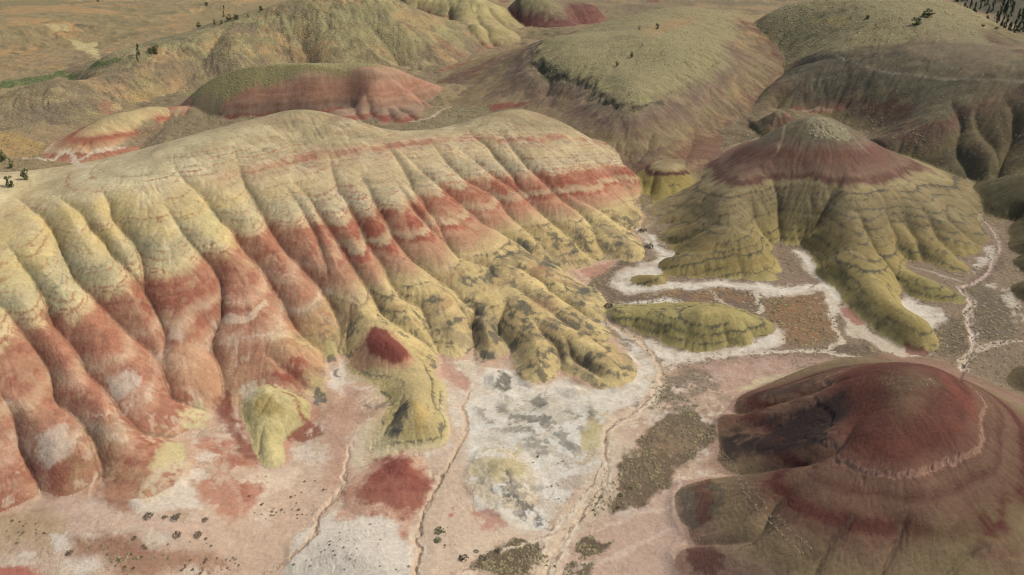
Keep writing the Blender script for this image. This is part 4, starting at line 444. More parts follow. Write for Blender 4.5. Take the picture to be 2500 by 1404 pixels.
 {'name': 'low_yellow_rise', 'pts': [(23.14, 139.42, 0.54), (23.02, 137.85, 0.54), (21.34, 137.4, 0.52), (20.34, 138.36, 0.51), (19.0, 139.49, 0.49), (20.44, 140.75, 0.51), (21.79, 141.2, 0.53), (23.62, 141.17, 0.55), (21.33, 139.6, 1.2), (22.32, 139.5, 0.84), (20.85, 139.4, 0.9)], 'outline': [(23.14, 139.42), (23.02, 137.85), (21.34, 137.4), (20.34, 138.36), (19.0, 139.49), (20.44, 140.75), (21.79, 141.2), (23.62, 141.17)], 'c': 1.6, 'k': 0.9, 'hum': 0.22, 'hums': 2.5, 'wob': 1.6, 'seed': 33, 'gullies': []},
 {'name': 'red_mound', 'pts': [(28.34, 110.45, -0.13), (30.96, 114.64, 0.19), (35.53, 116.82, 0.36), (39.05, 125.5, 0.58), (45.34, 134.54, 0.74), (51.83, 139.7, 0.92), (68.0, 148.92, 1.45), (87.86, 152.89, 1.77), (96.9, 147.18, 1.96), (99.91, 141.23, 1.99), (107.97, 131.9, 2.01), (117.35, 117.64, 1.6), (102.89, 88.88, -0.04), (82.25, 68.99, -0.9), (49.26, 66.33, -1.19), (31.79, 78.58, -1.66), (25.8, 89.26, -1.78), (25.25, 94.98, -1.48), (27.65, 99.08, -1.0), (26.96, 102.74, -0.77), (70.08, 127.93, 14.28), (74.72, 123.9, 16.4), (79.95, 120.49, 15.6), (85.41, 119.79, 13), (90.05, 120.24, 10.5), (98.02, 118.15, 7), (70.86, 117.54, 17), (72.9, 110.81, 15.5), (65.34, 109.77, 16.2), (60.67, 113.62, 12.76), (56.54, 103.35, 12.6), (61.74, 100.16, 12.6), (73.94, 105.01, 13), (80.94, 108.67, 12), (56.36, 98.87, 10.8), (68.61, 100.15, 11), (52.63, 106.49, 11.08), (64.07, 133.64, 9.2), (56.31, 137.17, 4.02), (47.86, 135.08, 2.18), (62.51, 122.56, 13), (54.97, 125.49, 8.6), (46.77, 127.29, 4.8), (43.14, 128.28, 2.6), (46.14, 121.11, 4.0), (52.59, 118.8, 7.0), (40.97, 120.92, 1.8), (55.22, 114.74, 9.4), (47.9, 109.12, 7.76), (43.2, 110.71, 4.8), (38.04, 111.71, 2.6), (32.38, 112.72, 0.9), (46.66, 101.6, 8.2), (40.37, 101.71, 5.6), (34.95, 103.0, 2.8), (29.93, 104.33, 0.8), (53.24, 93.35, 8.6), (46.51, 91.11, 6.6), (58.2, 90.02, 7.6), (65.44, 92.89, 9), (77.49, 97.61, 9), (69.07, 86.98, 6.5), (56.25, 84.49, 5), (44.83, 85.29, 4.2), (37.59, 91.52, 4.6), (34.86, 93.31, 3.6), (31.36, 93.83, 2.28), (36.53, 86.88, 2.6), (31.22, 89.62, 1.5), (77.14, 90.67, 7)], 'outline': [(28.34, 110.45), (30.96, 114.64), (35.53, 116.82), (39.05, 125.5), (45.34, 134.54), (51.83, 139.7), (68.0, 148.92), (87.86, 152.89), (96.9, 147.18), (99.91, 141.23), (107.97, 131.9), (117.35, 117.64), (102.89, 88.88), (82.25, 68.99), (49.26, 66.33), (31.79, 78.58), (25.8, 89.26), (25.25, 94.98), (27.65, 99.08), (26.96, 102.74)], 'c': 5, 'k': 2.6, 'reach': 1.6, 'hum': 0.12, 'hums': 5, 'gullies': [{'pts': [(65.69, 124.76), (60.87, 126.87), (55.72, 127.75), (47.11, 128.51), (44.13, 130.43)], 'w': 6, 'd': 1.9}, {'pts': [(60.08, 112.22), (54.91, 107.53), (50.86, 106.83), (45.88, 109.12), (41.11, 111.02), (36.47, 111.92), (33.11, 112.75)], 'w': 8, 'd': 3.0, 'p': 1.6}, {'pts': [(49.09, 101.4), (42.56, 98.41), (38.37, 93.13), (32.59, 93.82), (28.24, 96.02)], 'w': 6, 'd': 1.8}, {'pts': [(49.41, 88.84), (44.16, 87.09), (39.15, 85.69)], 'w': 4, 'd': 0.9}, {'pts': [(52.44, 92.78), (47.69, 89.05), (44.2, 85.14)], 'w': 3, 'd': 0.6}, {'pts': [(60.26, 94.08), (57.71, 89.46), (53.29, 84.39)], 'w': 3, 'd': 0.8}, {'pts': [(70.89, 88.26), (66.62, 86.91), (62.44, 83.96)], 'w': 4, 'd': 1.0}, {'pts': [(45.22, 94.92), (39.6, 92.36), (34.69, 91.88)], 'w': 3, 'd': 0.5}, {'pts': [(43.09, 100.19), (35.96, 96.88), (30.94, 96.74)], 'w': 4, 'd': 0.9}]}]
TOES = {'painted_ridge': ((190, 158, 130), 0.85), 'red_capped_mound': ((188, 170, 132), 0.8), 'pale_knoll': ((184, 132, 108), 0.7), 'low_yellow_rise': ((196, 186, 160), 0.8), 'yellow_knoll': ((196, 188, 160), 0.5), 'red_mound': ((164, 134, 114), 0.85), 'red_rise': ((180, 130, 108), 0.6), 'striped_spur': ((180, 150, 122), 0.7), 'mesa_ridge': ((146, 122, 98), 0.7), 'striped_cone': ((178, 166, 132), 0.5)}
STRATA = {
 'painted_ridge': {'f': (-39.6, 178.01, 59.45, 3, [-3.87, -3.042, 4.014, 2.075, 1.638, -0.497, -1.542, 1.529, 0.162, -0.038]), 'ramp': [(41, (172, 162, 122)), (36, (184, 174, 134)), (33, (190, 180, 142)), (31, (192, 178, 138)), (30, (188, 172, 130)), (28.8, (192, 176, 126)), (27.4, (186, 168, 120)), (26, (198, 180, 122)), (24.6, (186, 176, 132)), (23.4, (178, 170, 128)), (22, (194, 178, 130)), (20.8, (190, 164, 122)), (20.1, (168, 118, 90)), (18.8, (160, 102, 80)), (18.0, (172, 124, 98)), (17.4, (158, 100, 78)), (16.4, (156, 100, 80)), (15.8, (174, 128, 102)), (15, (186, 156, 126)), (14.4, (178, 138, 110)), (13.8, (164, 110, 88)), (12.4, (164, 110, 88)), (11.6, (182, 144, 116)), (10.8, (196, 172, 146)), (10.2, (184, 146, 118)), (9.4, (170, 120, 96)), (7.6, (164, 112, 88)), (6.4, (176, 132, 104)), (5, (184, 148, 118)), (3.6, (190, 160, 130)), (2, (188, 158, 132))], 'ramp2': [(41, (149, 140, 104)), (38, (154, 143, 108)), (36.5, (149, 128, 99)), (35, (151, 138, 104)), (32, (160, 147, 112)), (31, (164, 149, 112)), (30.4, (164, 147, 113)), (30, (172, 146, 114)), (29.7, (160, 118, 94)), (29.0, (162, 120, 96)), (28.5, (176, 156, 124)), (27.6, (166, 144, 116)), (27.2, (178, 162, 126)), (25.2, (180, 164, 126)), (23.2, (176, 164, 132)), (21.4, (186, 170, 134)), (20.5, (178, 152, 118)), (20.1, (162, 106, 82)), (18.4, (154, 92, 72)), (17.5, (156, 98, 76)), (17.2, (174, 142, 110)), (16.4, (184, 162, 126)), (16.0, (174, 146, 114)), (15.7, (150, 88, 70)), (15.0, (154, 90, 70)), (14.6, (172, 126, 98)), (12.8, (178, 138, 106)), (11.8, (180, 152, 112)), (11, (190, 168, 120)), (9, (188, 168, 114)), (6, (184, 164, 110)), (3, (184, 166, 114)), (1, (192, 176, 134))], 'blend': [(-100.3, 138.2, 0), (-90.9, 152.8, 0), (-79.3, 168.5, 0), (-71.0, 140.3, 0), (-54.0, 136.2, 0), (-63.7, 162.9, 0.1), (-55.3, 156.1, 0.1), (-50.0, 154.8, 0.1), (-53.5, 173.5, 0.5), (-70.8, 189.9, 0.45), (-44.8, 166.7, 0.5), (-40.6, 151.6, 0.7), (-61.1, 207.9, 0.9), (-41.7, 188.4, 1), (-38.9, 169.9, 1), (-26.7, 193.1, 1), (-15.0, 171.7, 1), (-6.1, 225.1, 1), (18.4, 221.4, 1), (14.4, 161.3, 1), (-77.5, 117.8, 0), (-89.8, 114.6, 0), (-90.7, 174.6, 0), (-59.4, 126.3, 0)], 'seams': [(33.6, 0.31, (160, 120, 92), -0.02, 0.84), (32.7, 0.31, (158, 112, 88), -0.07, 0.84), (31.4, 0.34, (156, 108, 84), -0.12, 0.9), (27.3, 0.34, (160, 110, 84), -0.17, 0.9), (26.7, 0.31, (164, 120, 84), -0.22, 0.84, 0), (25.8, 0.31, (166, 122, 82), -0.17, 0.84, 0), (24.9, 0.34, (162, 118, 86), -0.17, 0.84, 0), (24.3, 0.31, (150, 104, 84), -0.12, 0.84, 1), (23.4, 0.31, (158, 112, 88), -0.17, 0.84), (22.5, 0.34, (156, 106, 82), -0.17, 0.84), (21.6, 0.39, (160, 106, 82), -0.27, 0.9), (21.1, 0.31, (158, 104, 80), -0.32, 0.9), (19.4, 0.3, (132, 72, 56), -0.1, 0.6), (18.3, 0.3, (136, 76, 60), -0.1, 0.6), (16.9, 0.27, (136, 78, 62), -0.1, 0.6), (14.1, 0.38, (150, 92, 72), -0.05, 0.6), (13.1, 0.38, (140, 84, 66), -0.05, 0.6, 0), (12.2, 0.38, (210, 190, 166), 0.0, 0.6, 0), (8.8, 0.57, (146, 90, 70), -0.1, 0.6, 0), (7.0, 0.47, (206, 182, 156), 0.05, 0.55, 0), (5.6, 0.47, (150, 98, 74), 0.0, 0.6, 0), (4.2, 0.38, (204, 178, 150), 0.0, 0.55, 0), (28.4, 0.39, (120, 116, 100), -0.02, 0.7, 1), (23.0, 0.44, (128, 126, 112), -0.12, 0.7, 1), (21.9, 0.54, (126, 126, 116), -0.02, 0.7, 1), (30.6, 0.25, (150, 98, 76), -0.17, 0.9), (29.9, 0.23, (146, 96, 76), -0.22, 0.9, 1), (29.1, 0.25, (150, 98, 78), -0.12, 0.9), (28.0, 0.23, (150, 104, 84), -0.07, 0.84, 1), (26.2, 0.21, (152, 112, 88), -0.02, 0.7, 1), (10.6, 0.75, (78, 78, 72), -0.1, 0.75, 1), (9.0, 0.68, (78, 78, 72), 0.0, 0.8, 1), (7.6, 0.83, (78, 78, 72), -0.15, 0.8, 1), (6.2, 0.68, (78, 78, 72), -0.05, 0.8, 1), (4.8, 0.9, (78, 78, 72), -0.2, 0.8, 1), (3.4, 0.75, (78, 78, 72), 0.0, 0.75, 1), (13.6, 0.25, (120, 100, 84), 0.15, 0.5, 1), (36.2, 0.25, (112, 108, 92), 0.06, 0.7), (34.8, 0.29, (112, 108, 92), 0.06, 0.7), (33.4, 0.25, (116, 110, 94), 0.06, 0.7), (32.0, 0.29, (112, 110, 94), 0.06, 0.7), (26.6, 0.23, (150, 110, 80), -0.02, 0.7), (25.2, 0.23, (140, 120, 90), -0.02, 0.7), (24, 0.34, (126, 122, 100), 0.03, 0.7), (22.6, 0.23, (150, 110, 84), -0.02, 0.7), (15.3, 0.16, (216, 204, 186), 0.2, 0.6, 0), (11.2, 0.25, (224, 214, 198), 0.1, 0.6, 0)], 'patch': [((186, 152, 118), 0.35, 5, 0.25, 420, 12.4, 21), ((184, 158, 122), 0.4, 2.2, 0.4, 421, 12.4, 21), ((178, 132, 102), 0.28, 9, 0.15, 422, 12.4, 20), ((188, 154, 122), 0.5, 4, 0.15, 424, 3, 12.4, 0), ((168, 114, 90), 0.4, 7, 0.05, 425, 3, 12.4, 0), ((148, 86, 66), 0.55, 2.5, 0.4, 426, 2, 12, 0), ((206, 188, 162), 0.5, 2.6, 0.45, 435, 3, 12, 0), ((160, 108, 84), 0.3, 2.5, 0.5, 423, 21, 25, 1), ((196, 182, 142), 0.5, 4, 0.3, 427, 22, 36), ((176, 160, 118), 0.45, 7, 0.25, 428, 22, 40), ((138, 126, 98), 0.55, 6, 0.12, 429, -2, 9.5, 1), ((200, 180, 122), 0.65, 4, 0.1, 430, -2, 10.5, 1), ((86, 87, 80), 0.7, 2.4, 0.42, 431, -2, 9, 1)], 'warp': 0.55, 'mott': 0.09, 'lam': 1.6},
 'striped_cone': {'f': (86.09, 215.66, 37.18, 2, [-1.617, 2.161, 1.535, -1.348, -2.996, 3.804]), 'ramp': [(35, (122, 112, 84)), (31, (112, 106, 82)), (28, (120, 104, 84)), (26.6, (116, 90, 74)), (25, (116, 84, 70)), (23.6, (118, 90, 74)), (22.4, (122, 96, 80)), (21.2, (124, 102, 82)), (20.6, (110, 82, 68)), (19.8, (104, 76, 62)), (19.2, (132, 114, 86)), (18.6, (146, 132, 92)), (16.5, (138, 124, 88)), (13, (134, 122, 86)), (10, (146, 132, 86)), (6, (156, 142, 86)), (3, (164, 150, 92)), (1, (172, 158, 104))], 'lam': 2.0, 'seams': [(17.6, 0.75, (78, 78, 72), -0.5, 0.8), (16.0, 0.45, (78, 78, 72), -0.3, 0.65), (14.6, 0.52, (78, 78, 72), -0.4, 0.7), (13.2, 0.45, (78, 78, 72), -0.3, 0.7), (11.6, 0.6, (78, 78, 72), -0.4, 0.75), (10.1, 0.6, (78, 78, 72), -0.4, 0.75), (8.6, 0.45, (78, 78, 72), -0.2, 0.7), (7.2, 0.83, (78, 78, 72), -0.6, 0.85), (5.2, 0.6, (78, 78, 72), -0.35, 0.8), (3.8, 0.52, (78, 78, 72), -0.2, 0.8), (18.4, 0.2, (84, 76, 66), 0.1, 0.6)], 'warp': 0.65, 'mott': 0.12},  # cone colours darkened to carry the cloud shadow over it
 'red_mound': {'f': (58.97, 104.44, 21.55, 2, [0.96, 1.31, -0.048, -0.919, -2.043, -0.671]), 'ramp': [(17.5, (110, 84, 64)), (16.4, (100, 66, 54)), (15, (102, 62, 51)), (13.6, (103, 64, 52)), (12.9, (110, 76, 62)), (12.3, (116, 84, 68)), (12.1, (158, 124, 104)), (11.9, (150, 116, 96)), (11.7, (112, 84, 68)), (10.8, (112, 86, 68)), (10.1, (98, 68, 56)), (9.7, (112, 86, 68)), (8.7, (108, 80, 64)), (8.2, (90, 54, 46)), (7.6, (92, 54, 46)), (7.1, (112, 82, 66)), (6.2, (116, 92, 72)), (4.6, (124, 106, 80)), (2.6, (128, 112, 82)), (1, (128, 106, 86)), (-1, (140, 112, 94))], 'warp': 0.35, 'mott': 0.1, 'ledge': (12.1, 0.45)},  # dark red-brown clay, with the cloud shadow also put into the colour
 'mesa_ridge': {'f': (-69.85, 333.45, 74.53, 2, [-0.199, 5.649, -4.768, 0.162, 0.243, 4.778]), 'ramp': [(30, (164, 131, 104)), (26.5, (166, 128, 102)), (25.5, (160, 120, 95)), (24, (162, 116, 93)), (23, (168, 133, 106)), (22, (158, 109, 86)), (21, (166, 135, 108)), (19.6, (160, 124, 102)), (18.4, (152, 126, 104)), (17.4, (148, 124, 104)), (16.4, (154, 128, 104)), (15.6, (139, 90, 76)), (14.6, (148, 96, 80)), (13.6, (164, 139, 114)), (12, (146, 131, 106))], 'flute': 0.05, 'lam': 2.4, 'seams': [(18.6, 0.25, (140, 84, 68), -0.1, 0.6), (17, 0.25, (112, 104, 88), 0, 0.6), (20.4, 0.2, (136, 84, 70), 0, 0.6), (22.6, 0.25, (140, 86, 72), 0, 0.6)], 'warp': 0.6},
 'striped_spur': {'f': (-163.18, 304.95, 17.6, 2, [-0.039, -0.099, -0.112, 0.699, 0.919, 0.762]), 'ramp': [(22, (178, 160, 112)), (16.2, (182, 166, 118)), (15, (178, 150, 110)), (14.2, (152, 92, 70)), (13.6, (158, 104, 80)), (13, (178, 140, 102)), (12.2, (184, 152, 116)), (11.6, (190, 166, 132)), (11, (160, 108, 84)), (10, (168, 122, 94)), (8, (180, 152, 120))], 'warp': 0.22},
 'banded_spur': {'f': (53.02, 257.88, 7.5, 2, [-0.841, 0.816, 0.06, 0.43, 0.377, 0.191]), 'ramp': [(16, (126, 112, 82)), (14.5, (132, 116, 84)), (13.6, (160, 148, 108)), (12.9, (146, 130, 90)), (12.2, (92, 64, 56)), (11.6, (96, 66, 56)), (11.2, (150, 136, 78)), (6, (158, 144, 80))], 'seams': [(9, 0.75, (78, 78, 72), -0.1, 0.8), (7.8, 0.75, (78, 78, 72), -0.1, 0.8)], 'warp': 0.3},
 'grassy_dome': {'f': (25.0, 330.83, 52.83, 2, [-0.279, -2.459, -2.702, -3.164, -0.915, -0.205]), 'ramp': [(46, (140, 136, 92)), (26, (142, 138, 94)), (25, (130, 120, 90)), (23.5, (132, 116, 92)), (22, (128, 112, 92)), (20.6, (122, 102, 86)), (19.4, (128, 108, 86)), (18, (134, 116, 90)), (16, (138, 122, 90)), (14.2, (132, 116, 84)), (13.6, (120, 96, 78)), (12.6, (134, 116, 84)), (11.4, (118, 90, 72)), (9, (122, 94, 76)), (7, (140, 124, 84))], 'veg': 0.2, 'patch': [((112, 98, 82), 0.5, 10, 0.3, 408), ((150, 130, 100), 0.5, 14, 0.35, 409)], 'ledge': (25, 1.1, 3.0, 36, 56), 'seams': [(25.0, 0.9, (72, 72, 58), -0.25, 0.8), (20.6, 0.3, (116, 82, 70), -0.1, 0.5), (16.8, 0.2, (104, 92, 74), -0.1, 0.5), (15.2, 0.25, (106, 92, 72), -0.1, 0.5)], 'warp': 1.0},
 'grassy_slope': {'f': (156.8, 293.27, 37.21, 2, [-0.105, -2.089, -0.692, -12.125, 2.808, -5.887]), 'ramp': [(56, (138, 134, 86)), (44, (134, 130, 86)), (40, (124, 116, 84)), (34, (108, 100, 78)), (28, (106, 100, 78)), (24, (112, 104, 78)), (22.4, (106, 80, 66)), (21, (110, 92, 72)), (18, (120, 110, 76)), (15, (106, 92, 70)), (13, (116, 106, 74)), (9, (118, 108, 72))], 'seams': [(17, 0.4, (84, 80, 66), -0.1, 0.6), (14, 0.4, (80, 72, 62), -0.1, 0.6), (19.6, 0.3, (90, 70, 60), 0, 0.6)], 'patch': [((132, 116, 88), 0.5, 16, 0.3, 410), ((92, 88, 70), 0.5, 10, 0.35, 411)], 'veg': 0.25, 'warp': 0.9},  # slope colours kept dark: a cloud shadow painted into the ramp
 'pale_badland_hill': {'f': (-29.95, 540.1, 16.42, 2, [-2.205, -0.586, -0.0, 2.004, 0.0, -0.0]), 'ramp': [(44, (156, 146, 98)), (34, (164, 154, 106)), (26, (166, 154, 104)), (21, (160, 146, 102)), (19, (150, 130, 94)), (17.4, (140, 100, 80)), (15, (142, 104, 84))], 'warp': 1.2},
 'banded_hill': {'f': (30.55, 611.55, 19.58, 2, [2.42, -1.375, -0.0, -0.058, 0.0, -0.0]), 'ramp': [(44, (132, 126, 88)), (36, (130, 122, 88)), (31, (120, 100, 82)), (29, (108, 72, 64)), (27, (120, 86, 72)), (25, (106, 70, 62)), (23, (116, 80, 68)), (21, (110, 72, 62)), (18, (126, 92, 76))], 'warp': 1.0},
 'far_red_hill': {'f': [], 'ramp': [(60, (116, 58, 54)), (10, (120, 60, 54))], 'warp': 1},
 'grassy_ridge': {'f': [], 'ramp': [(60, (142, 136, 96)), (30, (146, 139, 98)), (20, (146, 133, 98)), (14, (142, 124, 95)), (10, (147, 128, 95))], 'warp': 2, 'mott': 0.16, 'veg': 0.85, 'patch': [((168, 138, 96), 0.7, 30, 0.32, 401), ((116, 102, 86), 0.6, 22, 0.25, 402), ((150, 140, 96), 0.6, 14, 0.3, 403), ((104, 96, 74), 0.6, 8, 0.45, 404)]},
 'far_plain_rise': {'f': [], 'ramp': [(30, (140, 128, 92)), (18, (144, 128, 92)), (10, (152, 130, 92))], 'warp': 3, 'mott': 0.16, 'veg': 0.6, 'patch': [((172, 138, 90), 0.7, 30, 0.2, 405), ((120, 112, 80), 0.6, 18, 0.3, 406), ((102, 98, 74), 0.7, 6, 0.5, 407)]},
 'right_dark_hill': {'f': [], 'ramp': [(24, (96, 90, 66)), (12, (98, 92, 64)), (6, (108, 98, 66)), (1, (112, 100, 74))], 'seams': [(9, 0.6, (60, 60, 52), -0.3, 0.8), (6, 0.6, (60, 60, 52), -0.3, 0.8), (12, 0.6, (60, 60, 52), -0.3, 0.8)], 'warp': 0.5},
 'dark_toe_hill': {'f': [], 'ramp': [(24, (96, 90, 66)), (12, (98, 92, 64)), (6, (108, 98, 66)), (1, (112, 100, 74))], 'seams': [(9, 0.6, (60, 60, 52), -0.3, 0.8), (6, 0.6, (60, 60, 52), -0.3, 0.8), (12, 0.6, (60, 60, 52), -0.3, 0.8)], 'warp': 0.5},
 'right_low_hill': {'f': [], 'ramp': [(24, (96, 90, 66)), (12, (98, 92, 64)), (6, (108, 98, 66)), (1, (112, 100, 74))], 'seams': [(9, 0.6, (60, 60, 52), -0.3, 0.8), (6, 0.6, (60, 60, 52), -0.3, 0.8), (12, 0.6, (60, 60, 52), -0.3, 0.8)], 'warp': 0.5},
 'yellow_spur': {'f': [], 'ramp': [(10, (150, 138, 86)), (5, (146, 136, 82)), (1, (154, 144, 90))], 'seams': [(5.2, 0.75, (78, 78, 72), -0.4, 0.85), (6.4, 0.6, (78, 78, 72), 0, 0.8)], 'warp': 0.3},
 'yellow_knoll': {'f': (43.35, 159.6, 9.78, 2, [-0.191, 0.172, 0.035, -0.121, -0.058, 0.219]), 'ramp': [(8, (168, 156, 98)), (4, (156, 146, 90)), (1, (154, 142, 88))], 'seams': [(5.6, 0.9, (78, 78, 72), -0.35, 0.85), (4.2, 0.83, (78, 78, 72), -0.15, 0.85), (2.8, 0.6, (78, 78, 72), 0.0, 0.8)], 'warp': 0.3},
 'red_capped_mound': {'f': [], 'ramp': [(9, (176, 160, 116)), (6, (178, 162, 116)), (3, (182, 168, 112)), (1, (196, 184, 150))], 'seams': [(3.8, 0.9, (78, 78, 72), -0.3, 0.8), (2.6, 0.6, (78, 78, 72), -0.1, 0.75), (5.4, 0.6, (78, 78, 72), 0, 0.7)], 'warp': 0.5},
 'pale_knoll': {'f': [], 'ramp': [(8, (190, 178, 128)), (4, (188, 176, 120)), (1, (184, 172, 124))], 'warp': 0.4},
 'red_rise': {'f': [], 'ramp': [(4, (176, 140, 116)), (0, (190, 162, 136))], 'warp': 0.4},
 'white_rise': {'f': [], 'ramp': [(4, (196, 184, 146)), (1.2, (200, 188, 160)), (0, (196, 180, 156))], 'warp': 0.4},
 'white_flat_rise': {'f': [], 'ramp': [(4, (206, 198, 176)), (0, (204, 196, 178))], 'warp': 0.4},
 'low_yellow_rise': {'f': [], 'ramp': [(5, (176, 164, 112)), (2.6, (178, 166, 116)), (1.2, (188, 178, 140)), (0, (200, 192, 168))], 'seams': [(2.6, 0.5, (78, 78, 72), -0.1, 0.75), (1.6, 0.4, (104, 102, 92), -0.1, 0.7)], 'patch': [((120, 118, 108), 0.6, 2, 0.35, 424), ((206, 200, 184), 0.6, 2.5, 0.3, 425)], 'warp': 0.4}}
